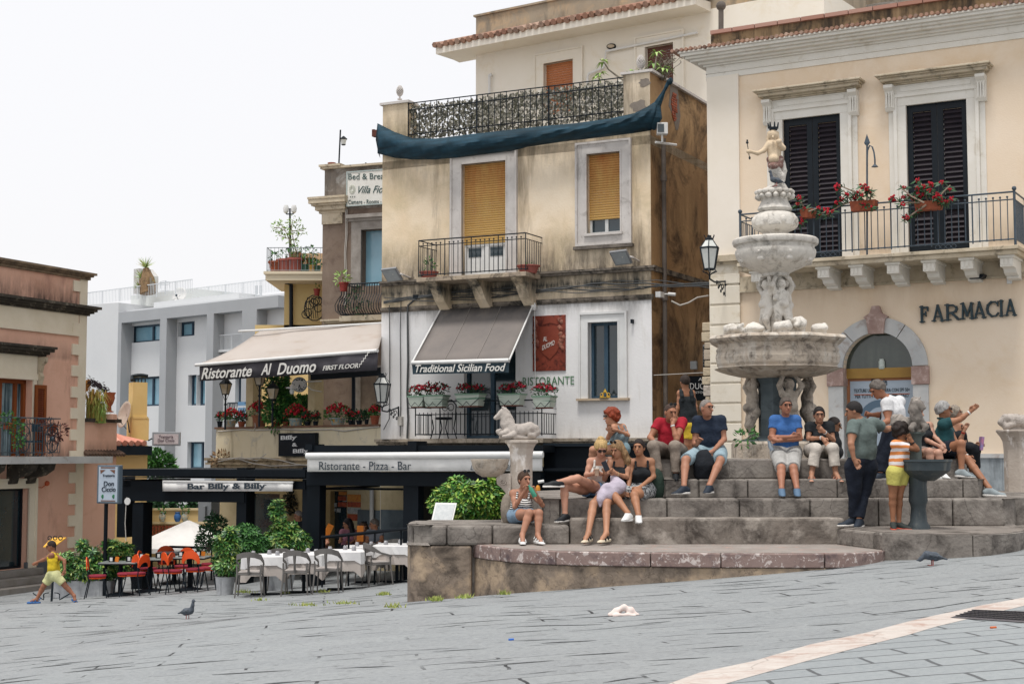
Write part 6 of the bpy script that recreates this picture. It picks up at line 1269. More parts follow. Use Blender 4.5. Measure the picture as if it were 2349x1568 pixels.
a = W(1246,1040,31.0);b = W(1497,1040,30.2);FC = Fac((a.x,a.y),(b.x,b.y));BC = thing('black_shop_front','closed black awning housing along the ground floor right of the horse pedestal','shop front',tuple(FC.w(0,0,-2)));mb = MB();FC.pbox(mb,1247,1019,1497,1218,-1,0);mb.build('panel',M_bk,BC);mb = MB();FC.pbox(mb,1246,1016,1499,1023,-1,.08);FC.pbox(mb,1247,1080,1497,1084,-1,.03);mb.build('rail',M_dark,BC)
ol = thing('amber_lamp','small amber lamp glowing beside the horse pedestal under the awning','lamp',tuple(W(1236,1125,29.5)));mb = MB();mb.ball(W(1234,1122,29.5),(.05,.05,.09),8,6);mb.build('shade',mat('amber_shade','#c9862f',.4),ol);mb = MB();p = W(1234,1105,29.5);mb.tube(p,p+Vector((.12,0,.02)),.03);mb.build('fitting',M_white,ol)
AT,AT2,AB1,AB2 = F1.P(1011,709,.12),F1.P(1223,699,.12),F1.P(945,832,1.75),F1.P(1168,826,1.75)
ga = thing('balcony_awning','faded grey awning with lettered valance over the white wall balcony','awning',tuple(AT));rows = []
for j in range(7): f = j/6;rows.append([AT.lerp(AT2,i/12).lerp(AB1.lerp(AB2,i/12),f)-Vector((0,0,.05*math.sin(math.pi*f))) for i in range(13)])
mb = MB();mb.grid(rows);mb.build('canopy',mat('faded_taupe_fabric','#7b746f',.85,var='#6d6865',vs=1.2,bands=((AB1.z+.9,AT.z+.1,AT.z+.5,'#3f4448',1.0),)),ga,True,thick=.01)
mb = MB()
for k in (.33,.66):
 P3 = [AT.lerp(AT2,k).lerp(AB1.lerp(AB2,k),f)+Vector((0,-.012,.012-.05*math.sin(math.pi*f))) for f in (0,.25,.5,.75,1)];mb.path(P3,.006,4)
mb.build('seams',mat('pale_seam','#8d8782',.8),ga)
mb = MB();mb.tube(AB1,AB2,.05,n=10);mb.build('front_bar',M_white,ga,True)
mb = MB();V1,V2 = F1.P(947,858,1.75),F1.P(1167,854,1.75);mb.grid([[AB1,AB2],[V1,V2]]);mb.build('valance',mat('dark_teal_valance','#2b3b44',.8,var='#34454e',vs=3),ga,thick=.01)
t2('Traditional Sicilian Food',F1,953,853.5,1160,850,17,M_lt,ga,1.80,shear=.3,bold=.012)
mb = MB();mb.tube(F1.P(1226,700,.1),F1.P(1228,900,.1),.01);mb.tube(AT2,AB2,.02);mb.tube(AT,AB1,.02);mb.lathe(F1.P(1224,702,.12),[(.05,-.1),(.07,0),(.04,.08)],8);mb.build('crank_rod',M_white,ga)
pl_ = thing('restaurant_poster','rust red poster of a shield carved in stone on the white wall','poster',tuple(F1.P(1256,787,.05)));mb = MB();F1.pbox(mb,1222,725,1297,849,.0,.03);mb.build('sheet',mat('rust_print','#6e2f22',.6,var='#8d4230',vs=3,dirt='#4a1f18',ds=7,dlo=.48,dhi=.62),pl_)
sh = [(1238,758),(1240,749),(1280,747),(1284,757),(1283,795),(1276,808),(1262,824),(1247,812),(1238,800)];mb = MB();mb.prism([F1.P(x,y,.034) for x,y in sh],F1.n*.01);mb.build('shield',mat('rust_shield','#86402d',.6,var='#7a3627',vs=5),pl_)
mb = MB();mb.prism([F1.P(x,y,.034) for x,y in ((1244,745),(1250,728),(1262,724),(1274,728),(1279,744),(1262,740))],F1.n*.01);mb.build('crest',_M['rust_shield'],pl_)
mb = MB()
for i in range(42):
 sd_ = rnd.random();x = 1287+rnd.uniform(-5,7) if sd_ < .7 else 1230+rnd.uniform(-5,5);y = rnd.uniform(732,800);mb.ball(F1.P(x,y,.035),(.05,.02,.05),6,4)
mb.build('printed_stones',mat('rust_print_stone','#7f4a38',.6,island=['#7a3a2a','#9a6a58','#6b3024']),pl_)
t2('AL',F1,1246,783,1255,782,11,M_lt,pl_,.05);t2('DUOMO',F1,1244,803,1272,790,11,M_lt,pl_,.05)
rs = thing('painted_lettering','green stencilled letters RISTORANTE painted on the white wall','lettering',tuple(F1.P(1258,880,.01)));t2('RISTORANTE',F1,1199,884,1317,881,19,mat('green_paint','#5b8463',.8,var='#47704f',vs=9),rs,.012,ext=.002)
mb = MB();F1.pbox(mb,1227,890,1273,895,0,.006);mb.build('underline',_M['green_paint'],rs)
zb1 = zbot+.02;s0 = F1.p(953,1000,.75)[0];s1 = F1.p(1243,1000,.75)[0];zt1 = F1.p(1100,919,.75)[1]
lbal = thing('restaurant_balcony','black iron balcony with flower boxes on the white wall','balcony',tuple(F1.w(s0,.7,zb1)));mb = MB();F1.box(mb,s0-.05,s1+.05,zb1-.10,zb1,.02,.80);mb.build('slab',_M['stained_pale_stone'],lbal)
rail(F1,s0,s1,zb1+.10,zt1,.75,30,lbal,M_iron,'railing',rr=.012,top2=zt1-.3,returns=6)
ch_ = thing('scroll_chair','black wrought iron chair with a dark cushion on the restaurant balcony','chair',tuple(F1.P(1018,1003,.35)));mb = MB();zs_ = zb1+.45;sc_ = F1.p(1018,960,.35)[0]
for ds_,dd_ in ((-.2,.15),(.2,.15),(-.2,.55),(.2,.55)): mb.path([F1.w(sc_+ds_*1.2,dd_,zb1),F1.w(sc_+ds_*.8,dd_,zb1+.25),F1.w(sc_+ds_,dd_,zs_)],.014,5)
mb.path([F1.w(sc_-.2,.15,zs_),F1.w(sc_-.22,.15,zs_+.35),F1.w(sc_-.1,.15,zs_+.47),F1.w(sc_+.1,.15,zs_+.47),F1.w(sc_+.22,.15,zs_+.35),F1.w(sc_+.2,.15,zs_)],.014,5)
for k in (-.08,.08): ring(mb,F1,sc_+k,zs_+.3,.08,.15,.009)
mb.build('frame',M_iron,ch_);mb = MB();mb.lathe(F1.w(sc_,.35,zs_),[(.18,0),(.22,.03),(.18,.06)],14);mb.build('cushion',M_dark,ch_,True)
def fbox(px0,px1,yt,yb,label,seed,first=None):
 th = thing('flower_box',label,'flower box',tuple(F1.P(px0,yb,.95)),'striped ceramic flower boxes on the restaurant balcony');rnd = random.Random(seed);r = F1.rect(px0,yt,px1,yb,1.0);mb = MB()
 def tap(z,e): return [F1.w(r[0]+.04-e,1.0+e,z),F1.w(r[1]-.04+e,1.0+e,z),F1.w(r[1]-.04+e,.72-e,z),F1.w(r[0]+.04-e,.72-e,z)]
 mb.hexa(tap(r[2],0)+tap(r[3],.04));mb.build('box',mat('green_white_ceramic','#c9d1c4',.35,var='#b9c4b6',vs=4,streak='#5f8a70',ss=(.5,.5,16),slo=.55,shi=.6),th)
 mb = MB();mb.hexa([p for p in tap(r[3]-.03,.05)]+tap(r[3]+.005,.055));mb.build('rim',mat('sage_glaze','#7f9f88',.4),th);mb = MB();F1.box(mb,r[0]+.06,r[1]-.06,r[2]-.03,r[2]-.002,.74,.98);mb.build('saucer',M_terra,th)
 mb = MB();fr = tap(r[2]-.03,.03);
 for e in ((0,1),(1,2),(3,0)): mb.tube(fr[e[0]],fr[e[1]],.009,n=4)
 m_ = (r[0]+r[1])/2;mb.path([F1.w(r[0],1.05,r[3]-.12),F1.w(m_-.1,1.06,r[2]),F1.w(m_,1.06,r[2]+.1),F1.w(m_+.1,1.06,r[2]),F1.w(r[1],1.05,r[3]-.12)],.009,4);mb.build('iron_holder',M_iron,th)
 n_ = max(3,int((r[1]-r[0])/.11));B = [tuple(F1.w(r[0]+(r[1]-r[0])*(i+.5)/n_,.86,r[3]+.08+rnd.uniform(0,.08)))+(rnd.uniform(.10,.15),) for i in range(n_)]
 mb = MB();leaves(mb,B,260,.07,rnd=rnd);mb.build('leaves',M_leafd,th);mb = MB()
 for _ in range(n_*13): b = rnd.choice(B);q = Vector((rnd.gauss(0,1),rnd.gauss(-.4,1),abs(rnd.gauss(.5,.8)))).normalized()*b[3];mb.ball(Vector(b[:3])+q,rnd.uniform(.016,.034),5,4)
 mb.build('flowers',mat('deep_red_petal','#931226',.6,island=['#7d0f20','#a81b2e','#8f1430']),th)
fbox(937,972,908,932,'leftmost striped ceramic flower box, turned at the balcony corner',1);fbox(973,1017,906,932,'second striped ceramic flower box from the left, taller red flowers',2);fbox(1046,1100,903,930,'striped ceramic flower box before the terrace door',3);fbox(1144,1194,903,928,'striped ceramic flower box just above the horse statue',4);fbox(1222,1264,908,933,'striped ceramic flower box at the right end, below the green lettering',5)
yo = thing('yellow_ornament','small yellow ornament on the sill of the white wall window','ornament',tuple(F1.P(1388,912,.1)));mb = MB();c_ = F1.P(1388,912,.06);mb.tube(c_,c_+Vector((0,0,.015)),.13,n=14);mb.build('base',mat('yellow_glaze','#c9a53c',.4),yo);mb = MB()
for k in (-.08,.08): mb.path([c_+F1.u*(k+.04*math.cos(t))+Vector((0,0,.06+.05*math.sin(t))) for t in [i*.7 for i in range(10)]],.008,4)
mb.path([c_+F1.u*-.09,c_+Vector((0,0,.2)),c_+F1.u*.09],.014,5);mb.ball(c_+Vector((0,0,.14)),.035,6,4);mb.build('bicycle',_M['yellow_glaze'],yo)
mb = MB();F1.pbox(mb,1446,732,1451,741,0,.1);tag(mb.build('small_box',M_dark),'small black box at the upper right of the lower white-framed window','junction box')
for px,w_,lab,n_ in ((984,.22,'small leafy plant in a red planter at the left end of the upper balcony',60),(1212,.26,'dark red planter at the right end of the upper balcony',14)):
 c_ = F1.w(F1.p(px,625,.55)[0],.55,Bz+.10);potplant(lab,tuple(c_),w_,.18,[(0,0,.32,.14),(0,0,.45,.08)] if n_ > 20 else [(0,0,.18,.1)],n_,.09,M_leaf,M_plast,group='planters on the upper balcony')
al2 = thing('alley_sign','black restaurant sign with white letters at the back of the alley','sign',tuple(W(1600,890,34.5)))
FG = Fac(tuple(W(1575,1040,34.6).xy),tuple(W(1650,1040,34.4).xy));mb = MB();FG.pbox(mb,1580,862,1650,917,-.3,0);mb.build('board',M_bk,al2);t2('AL',FG,1602,873,1618,873,7,M_wl,al2,.01);t2('DUOMO',FG,1583,892,1643,892,14,M_wl,al2,.01);t2('RISTORANTE',FG,1588,902,1640,902,5,M_wl,al2,.01)
ac = thing('air_conditioner','grey air conditioner unit on the alley wall','air conditioner',tuple(W(1615,850,35)));mb = MB();FG.pbox(mb,1612,790,1640,846,-.8,-.3);mb.build('casing',mat('grey_appliance','#8d9194',.6),ac);mb = MB()
for i in range(7): FG.pbox(mb,1613,795+i*7,1630,799+i*7,-.3,-.28)
mb.build('grille',M_dark,ac)
mb = MB();FG.pbox(mb,1583,828,1598,846,-.2,-.02);tag(mb.build('meter_box',_M['grey_appliance']),'small grey meter box above the black alley sign','junction box')
mb = MB();mb.path([F1.P(1500,860,.1).lerp(W(1635,853,31.5),t) for t in (0,.5,1)],.009,4);tag(mb.build('alley_wire',M_wcable),'thin wire stretched across the alley','cable')
mb = MB();mb.path([W(x,y,33) for x,y in ((1540,690),(1560,700),(1580,694),(1600,682),(1625,678))],.02,5);tag(mb.build('white_flex',M_wcable),'pale cable hanging in a loop across the alley','cable')
# ================================================================ SCULPTING: smooth-union distance field meshed with surface nets
class SDF:
 def __init__(s,h=.009): s.h = h;s.P = [];s.cuts = [];s.amp = 0;s.fr = 60
 def cap(s,a,b,ra,rb=None,k=.02,cut=None): s.P.append(('c',Vector(a),Vector(b),ra,ra if rb is None else rb,k,cut));return s
 def ell(s,c,r,M=None,k=.02,sub=False): s.P.append(('e',Vector(c),tuple(r) if isinstance(r,(tuple,list)) else (r,r,r),M,k,sub));return s
 def chain(s,pts,rs,k=.02):
  for i in range(len(pts)-1): s.cap(pts[i],pts[i+1],rs[i],rs[i+1],k)
  return s
 def build(s,name,m,parent=None,label=None,smooth=True):
  h = s.h;lo = np.full(3,1e9);hi = -lo
  for p in s.P:
   if p[0] == 'c':
    for q,r in ((p[1],p[3]),(p[2],p[4])): lo = np.minimum(lo,np.array(q)-r);hi = np.maximum(hi,np.array(q)+r)
   elif not p[5]: r = max(p[2]);lo = np.minimum(lo,np.array(p[1])-r);hi = np.maximum(hi,np.array(p[1])+r)
  lo -= 3*h;hi += 3*h;n = np.ceil((hi-lo)/h).astype(int)+1
  D = np.full(n,.5,'f');ax = [lo[i]+h*np.arange(n[i]) for i in range(3)]
  for p in s.P:
   if p[0] == 'c': _,a,b,ra,rb,k,cut = p;r = max(ra,rb);l = np.minimum(np.array(a),np.array(b))-r;u = np.maximum(np.array(a),np.array(b))+r
   else: _,a,rr,M,k,sub = p;r = max(rr);l = np.array(a)-r;u = np.array(a)+r
   mg = k+3*h;i0 = np.maximum(((l-mg-lo)/h).astype(int),0);i1 = np.minimum(((u+mg-lo)/h).astype(int)+2,n)
   if (i1 <= i0).any(): continue
   X,Y,Z = np.meshgrid(ax[0][i0[0]:i1[0]],ax[1][i0[1]:i1[1]],ax[2][i0[2]:i1[2]],indexing='ij')
   if p[0] == 'c':
    ab = np.array(b-a);L2 = max(float(ab @ ab),1e-9);t = np.clip(((X-a[0])*ab[0]+(Y-a[1])*ab[1]+(Z-a[2])*ab[2])/L2,0,1)
    d = np.sqrt((X-a[0]-t*ab[0])**2+(Y-a[1]-t*ab[1])**2+(Z-a[2]-t*ab[2])**2)-(ra+(rb-ra)*t)
    if cut is not None:
     for (cp,cn) in cut: d = np.maximum(d,(X-cp[0])*cn[0]+(Y-cp[1])*cn[1]+(Z-cp[2])*cn[2])
   else:
    V = [X-a[0],Y-a[1],Z-a[2]]
    if M is not None: V = [V[0]*M[i][0]+V[1]*M[i][1]+V[2]*M[i][2] for i in range(3)]
    q = np.sqrt((V[0]/rr[0])**2+(V[1]/rr[1])**2+(V[2]/rr[2])**2);q2 = np.sqrt((V[0]/rr[0]**2)**2+(V[1]/rr[1]**2)**2+(V[2]/rr[2]**2)**2)+1e-9
    d = q*(q-1)/q2
   sl = (slice(i0[0],i1[0]),slice(i0[1],i1[1]),slice(i0[2],i1[2]));o = D[sl]
   if p[0] == 'e' and p[5]: D[sl] = np.maximum(o,-d);continue
   hh = np.maximum(k-np.abs(o-d),0)/max(k,1e-6);D[sl] = np.minimum(o,d)-hh*hh*k*.25
  X,Y,Z = np.meshgrid(*ax,indexing='ij',sparse=True)
  for (cp,cn) in s.cuts: D = np.maximum(D,(X-cp[0])*cn[0]+(Y-cp[1])*cn[1]+(Z-cp[2])*cn[2])
  if s.amp: D = D+s.amp*(np.sin(s.fr*X+1.3*np.sin(s.fr*.7*Z))*np.sin(s.fr*Y+.7)+np.sin(s.fr*.9*Z+2*np.sin(s.fr*.5*X)))*.5
  D = D.astype('f');S = D < 0
  cs = np.zeros(n-1,'u1')
  for i in (0,1):
   for j in (0,1):
    for k in (0,1): cs = cs + S[i:n[0]-1+i,j:n[1]-1+j,k:n[2]-1+k]
  act = (cs > 0) & (cs < 8);idx = np.full(n-1,-1,'i8');c = np.argwhere(act)
  if not len(c): return None
  idx[act] = np.arange(len(c));acc = np.zeros((len(c),3));cnt = np.zeros(len(c))
  E = [((0,0,0),(1,0,0)),((0,1,0),(1,1,0)),((0,0,1),(1,0,1)),((0,1,1),(1,1,1)),((0,0,0),(0,1,0)),((1,0,0),(1,1,0)),((0,0,1),(0,1,1)),((1,0,1),(1,1,1)),((0,0,0),(0,0,1)),((1,0,0),(1,0,1)),((0,1,0),(0,1,1)),((1,1,0),(1,1,1))]
  for a,b in E:
   a = np.array(a);b = np.array(b);da = D[tuple((c+a).T)];db = D[tuple((c+b).T)];m_ = (da < 0) != (db < 0)
   t = np.where(m_,da/(da-db+1e-12),0);acc += np.where(m_[:,None],a+(b-a)*t[:,None],0);cnt += m_
  V = lo+h*(c+acc/cnt[:,None]);F = []
  for axn in range(3):
   o1,o2 = [q for q in range(3) if q != axn];sl0 = [slice(1,n[q]-1) for q in range(3)];sl1 = list(sl0);sl0[axn] = slice(0,n[axn]-1);sl1[axn] = slice(1,n[axn])
   A_ = S[tuple(sl0)];B_ = S[tuple(sl1)];e = np.argwhere(A_ != B_)
   if not len(e): continue
   flip = A_[tuple(e.T)];e = e+1;e[:,axn] -= 1
   def cell(d1,d2): q = e.copy();q[:,o1] -= d1;q[:,o2] -= d2;return idx[tuple(q.T)]
   q = np.stack([cell(1,1),cell(0,1),cell(0,0),cell(1,0)],1)
   if axn == 1: flip = ~flip
   q[~flip] = q[~flip][:,::-1];F.append(q)
  F = np.concatenate(F);F = F[(F >= 0).all(1)]
  me = bpy.data.meshes.new(name);me.vertices.add(len(V));me.vertices.foreach_set('co',V.astype('f').ravel());me.loops.add(F.size);me.loops.foreach_set('vertex_index',F.astype('i4').ravel())
  me.polygons.add(len(F));me.polygons.foreach_set('loop_start',np.arange(0,F.size,4,dtype='i4'));me.polygons.foreach_set('loop_total',np.full(len(F),4,'i4'));me.polygons.foreach_set('use_smooth',np.ones(len(F),bool));me.update(calc_edges=True);me.validate()
  me.materials.append(m);o = bpy.data.objects.new(name,me);link(o,parent)
  if label: o['label'] = label
  return o
# ================================================================ FOUNTAIN STEPS
FC0 = W(1785,1040,23.0);fs = thing('fountain_steps','broad grey stone steps and benches round the baroque fountain','steps',(FC0.x,FC0.y,-1.3))
M_stp = mat('grey_worn_step_stone','#8a847d',.88,var='#746d67',vs=1.8,dirt='#4a4541',ds=2.4,dlo=.46,dhi=.64,streak='#908a83',ss=(3,3,3),slo=.52,shi=.7,bump=.5,bs=22,crack=(.9,.006,'#3f3a36',.6))
M_rough = mat('rough_brown_masonry','#8a7d70',.95,var='#75685c',vs=1.5,dirt='#4b433c',ds=2.2,dlo=.46,dhi=.64,streak='#a5927c',ss=(2,2,2),slo=.48,shi=.62,bump=.9,bs=9,crack=(2.2,.012,'#4a4038',.6))
M_vein = mat('red_veined_marble','#7d6963',.65,var='#8a7771',vs=2,dirt='#c0b5b0',ds=11,dlo=.54,dhi=.585,streak='#55484a',ss=(5,5,5),slo=.5,shi=.7,bump=.25,bs=20)
def PL(pts): return [Vector((W(x,1040,Y).x,Y)) for x,Y in pts]
def along(pts,L_):
 for a,b in zip(pts[:-1],pts[1:]):
  l = (b-a).length
  if L_ <= l: return a.lerp(b,L_/l),(b-a).normalized()
  L_ -= l
 return pts[-1],(pts[-1]-pts[-2]).normalized()
def course(pts,z0,z1,dep,m,name,lmin,lmax,seed=0,gap=.006,jit=.012,zg=False,bev=.024):
 rnd = random.Random(seed);tot = sum((b-a).length for a,b in zip(pts[:-1],pts[1:]));mb = MB();s_ = 0
 while s_ < tot-.02:
  l = min(rnd.uniform(lmin,lmax),tot-s_);l = tot-s_ if tot-s_-l < lmin*.5 else l;k = max(1,int(l/.22));jd = rnd.uniform(-jit,jit);jz = rnd.uniform(-jit,jit)*.3;F_,T_,Bk,Tb = [],[],[],[]
  for i in range(k+1):
   p,d = along(pts,s_+gap+(l-2*gap)*i/k);nrm = Vector((d.y,-d.x));f = p+nrm*jd;b = p-nrm*dep
   zb = z0(p.x,p.y) if callable(z0) else z0
   F_.append((f.x,f.y,zb));T_.append((f.x,f.y,z1+jz));Tb.append((b.x,b.y,z1+jz));Bk.append((b.x,b.y,zb))
  n = k+1;vs = F_+T_+Tb+Bk;fsx = []
  for i in range(k):
   for r_ in range(4): a_ = r_*n+i;b_ = ((r_+1) % 4)*n+i;fsx.append((a_,a_+1,b_+1,b_))
  fsx += [(0,n,2*n,3*n),(k,k+n,k+2*n,k+3*n)];mb.add(vs,fsx);s_ += l
 return mb.build(name,m,fs,bevel=bev)
gb_ = lambda x,y: gz(x,y)-.15
A_ = PL([(1079,20.3),(1125,19.7),(1181,19.16),(1284,18.78),(1378,18.65),(1543,18.45),(1650,18.36),(1796,18.3),(1922,18.29),(1975,18.4),(2020,18.7),(2036,19.1),(2040,19.8)])
course(A_,-1.223-.175,-1.223,.75,M_vein,'bench_edge',.85,1.4,1)
An = [p-Vector((0,-.03)) for p in A_];course(An,gb_,-1.223-.18,.5,M_rough,'bench_masonry',9,12,2,gap=0,jit=0)
mb = MB();q = [(p.x+(.05 if i < 2 else -.06 if i > 10 else 0),p.y+.07,-1.217) for i,p in enumerate(A_)]+[(4.8,20.6,-1.217),(-.5,20.6,-1.217)];mb.prism(q,(0,0,-.1));mb.build('bench_top',mat('worn_bench_top','#97908a',.7,var='#7e7670',vs=3,dirt='#a58a80',ds=6,dlo=.55,dhi=.65,bump=.3,bs=20),fs)
Wl = PL([(950,21.6),(937,21.2),(936,20.6),(944,20.22),(965,20.10),(1082,20.08),(1170,20.1),(1306,20.1)])
course(Wl,-1.23,-.965,.9,M_stp,'low_wall_blocks',.5,1.0,3,jit=.006,bev=.035);course(Wl[:6],gb_,-1.235,.9,M_rough,'low_wall_masonry',5,6,4,gap=0,jit=0,bev=.03)
mb = MB();mb.prism([(-1.33,20.62,-.957),(-1.26,20.28,-.957),(-1.15,20.2,-.957),(.72,20.2,-.957),(.72,21.6,-.957),(-1.2,21.6,-.957)],(0,0,-1.3));mb.build('low_wall_core',M_stp,fs)
B_ = PL([(1306,20.15),(1936,20.15)]);course(B_,-1.24,-.87,.8,mat('rough_grey_course','#8a837b',.92,var='#736a62',vs=1.5,dirt='#47413c',ds=2.2,dlo=.46,dhi=.66,streak='#a59d94',ss=(2,2,2),slo=.52,shi=.66,bump=.9,bs=12),'lower_step',2.2,3.5,5,jit=.008,bev=.03)
C_ = PL([(1246,21.3),(1243,20.6),(1250,20.5),(2318,20.5),(2324,20.6),(2326,21.5),(2310,23.5)]);course(C_,-1.0,-.616,.9,M_stp,'second_step',.5,1.15,6,bev=.03)
D_ = PL([(1455,21.6),(1452,20.95),(1460,20.9),(2250,20.9),(2257,21.0),(2262,22.5)]);course(D_,-.62,-.357,.9,M_stp,'third_step',.45,1.0,7)
E_ = PL([(1500,22.2),(1498,21.35),(1506,21.3),(2190,21.3),(2198,21.4),(2215,23.0)]);course(E_,-.36,-.075,1.0,M_stp,'top_step',.5,1.2,8)
mb = MB();mb.prism([(2.0,21.8,-.08),(6.6,21.8,-.08),(7.3,23.8,-.08),(5.5,25.8,-.08),(2.5,25.8,-.08),(1.2,23.6,-.08)],(0,0,-.6));mb.build('platform',M_stp,fs)
mb = MB();mb.prism([(.6,20.9,-.62),(8.2,20.9,-.62),(9,24,-.62),(6.5,26.8,-.62),(1.5,26.8,-.62),(-.3,23.6,-.62)],(0,0,-.9));mb.build('lower_platform',M_stp,fs)
F_b = PL([(1914,20.12),(1960,19.5),(2019,18.9),(2100,18.5),(2200,18.3),(2268,18.35),(2322,18.7),(2347,19.1),(2368,19.9),(2370,21.5)])
course(F_b[:3],-1.23,-1.0,.8,M_stp,'right_bench',.35,.6,9,bev=.03);course(F_b[2:],gb_,-1.0,.9,M_stp,'right_bench',.8,1.5,10,bev=.035)
mb = MB();mb.prism([(p.x+(.05 if p.x < 5 else -.03),p.y+.07,-.990) for p in F_b[:-1]]+[(7.1,20.6,-.990),(4.6,20.6,-.990)],(0,0,-.3));mb.build('right_bench_top',mat('wet_bench_top','#77706a',.45,var='#8e8780',vs=2.5,dirt='#4f4a45',ds=2,dlo=.5,dhi=.62),fs)
# ================================================================ CENTRAL FOUNTAIN
ft = thing('fountain','tiered baroque stone fountain with two basins, carved figures and a crowned statue','fountain',(FC0.x,FC0.y,-.08));s23 = 23/FD
M_f1 = mat('white_weathered_marble','#d6d1c8',.75,var='#bfbab2',vs=4,dirt='#85817a',ds=5,dlo=.52,dhi=.68,streak='#928a7e',ss=(5,5,1.2),slo=.52,shi=.7,bump=.5,bs=40)
M_f2 = mat('stained_lower_marble','#c4b8a8',.8,var='#a99c8d',vs=3,dirt='#655d55',ds=4,dlo=.48,dhi=.64,streak='#c4bdb2',ss=(6,6,1),slo=.5,shi=.66,bump=.5,bs=30)
M_f3 = mat('grey_pier_stone','#4b555a',.8,var='#5d676a',vs=3,dirt='#343b40',ds=3)
M_fs = mat('sculpted_marble','#bbb1a4',.75,var='#968c80',vs=6,dirt='#625c56',ds=8,dlo=.5,dhi=.66,bump=.6,bs=50)
zy = lambda y: W(1785,y,23.0).z
def Lz(rows,name,m,sides=None,n=40,rot=0,wob=None,par=ft,smooth=True,c=None):
 mb = MB();c0 = c or (FC0.x,FC0.y,0);mb.lathe(c0,[(r,zy(y)) for r,y in rows][::-1],n,sides,rot,wob);return mb.build(name,m,par,smooth)
Lz([(.70,1012),(.74,1018),(.74,1050)],'plinth',M_f2,8,rot=.5,smooth=False);Lz([(.52,1006),(.58,1008),(.60,1012),(.60,1014)],'plinth_step',M_f3,8,rot=.5,smooth=False)
Lz([(.42,862),(.36,868),(.30,880),(.30,1000),(.36,1006),(.36,1010)],'pier',M_f3,8,rot=.5,smooth=False)
Lz([(1.06,773),(1.10,775),(1.12,780),(1.08,786),(.99,793),(.97,800),(1.01,806),(.995,812),(1.01,816),(1.02,822),(1.00,836),(.97,842),(.98,845),(.93,848),(.90,850)],'lower_basin',M_f2,8,rot=.31,smooth=False)
Lz([(.95,846),(.86,852),(.74,858),(.60,863),(.45,866),(.40,868)],'basin_gadroons',M_f2,n=96,wob=lambda t,z: 1+.03*math.cos(24*t))
mb = MB();mb.lathe((FC0.x,FC0.y,0),[(.98,zy(776)),(.98,zy(778)),(1.0,zy(777))],sides=8,rot=.31);
Lz([(.64,549),(.665,552),(.67,558),(.655,563),(.61,566),(.60,572),(.625,576),(.63,581),(.61,592),(.54,604),(.42,614),(.30,622),(.215,628),(.20,633),(.24,636)],'upper_basin',M_f1,n=48)
Lz([(.16,439),(.20,441),(.21,447),(.205,460),(.235,470),(.25,474),(.27,480),(.25,484),(.22,487),(.31,493),(.345,502),(.355,512),(.35,520),(.30,527),(.22,532),(.185,536),(.18,544),(.21,549)],'urn',M_f1,n=40,wob=lambda t,z: 1+.015*math.cos(12*t))
Lz([(.0,425),(.08,426),(.14,430),(.19,438),(.20,440)],'crown_mound',M_f1,n=24,wob=lambda t,z: 1+.06*math.cos(7*t+z*30))
rnd = random.Random(17);mb = MB()
for j in range(2):
 for i in range(15): t = 2*math.pi*(i+.5*j)/15;c_ = Vector((FC0.x+.265*math.cos(t)*(1+.0*j),FC0.y+.265*math.sin(t),zy(452-j*10)));mb.ball(c_,(.05*rnd.uniform(.9,1.2),.05,.042),8,6)
mb.build('garland',M_f1,ft,True)
mb = MB()
for i in range(8):
 t = 2*math.pi*i/8+.2;e = Vector((math.cos(t),math.sin(t),0));c_ = Vector((FC0.x,FC0.y,0))
 mb.ball(c_+e*.34+Vector((0,0,zy(510))),(.05,.05,.07),8,6);mb.ball(c_+e*.54+Vector((0,0,zy(600))),(.07,.07,.05),8,6);mb.ball(c_+e*.59+Vector((0,0,zy(586))),(.045,.045,.05),8,6)
 e2 = Vector((math.cos(t+.39),math.sin(t+.39),0));mb.path([c_+e*.58+Vector((0,0,zy(584))),c_+e2*.56+Vector((0,0,zy(594))),c_+Vector((math.cos(t+.785),math.sin(t+.785),0))*.58+Vector((0,0,zy(584)))],.028,6)
mb.build('relief_ornaments',M_f1,ft,True)
def figure(base,H,yaw,pose,name,m,par,h=.011,armup=True,label=None,twist=0):
 """chubby carved child: height H, facing yaw, arms raised"""
 S = SDF(h);f = Vector((math.sin(yaw),-math.cos(yaw),0));r_ = Vector((math.cos(yaw),math.sin(yaw),0));U = Vector((0,0,1));B = Vector(base);P = lambda a,b,c: B+r_*a*H+f*b*H+U*c*H
 S.ell(P(0,.02,.88),(.075*H,.075*H,.09*H));S.ell(P(0,-.02,.90),(.09*H,.09*H,.09*H));S.cap(P(0,0,.80),P(0,0,.74),.045*H,.06*H)
 S.cap(P(-.05,0,.70),P(-.05,.01,.55),.085*H,.08*H,.05*H);S.cap(P(.05,0,.70),P(.05,.01,.55),.085*H,.08*H,.05*H);S.ell(P(0,.04,.53),(.12*H,.11*H,.09*H));S.cap(P(-.06,-.02,.46),P(.06,-.02,.46),.09*H,k=.04*H)
 for sg in (-1,1):
  S.chain([P(.06*sg,0,.45),P(.09*sg,.06+.03*sg*pose,.26),P(.07*sg,-.0,.07),P(.07*sg,.07,.03)],[.09*H,.062*H,.038*H,.03*H])
  if armup: S.chain([P(.12*sg,0,.72),P(.20*sg,.05,.86),P(.13*sg,.02,1.0),P(.08*sg,.0,1.04)],[.05*H,.042*H,.034*H,.04*H])
  else: S.chain([P(.12*sg,0,.72),P(.18*sg,.03,.56),P(.08*sg,.13,.52)],[.05*H,.04*H,.03*H])
 S.cap(P(.02,.075,.88),P(.0,.10,.87),.016*H,.02*H,.01);S.amp = .003;S.fr = 70
 return S.build(name,m,par,label)
for i,(px,dy,yw) in enumerate(((1728,.0,-80),(1812,-.38,20),(1853,.05,95),(1776,.42,180))):
 b_ = W(px,1040,23.0+dy);figure((b_.x,b_.y,zy(1012)),.98,R(yw),.6,'carved_child',M_fs,ft)
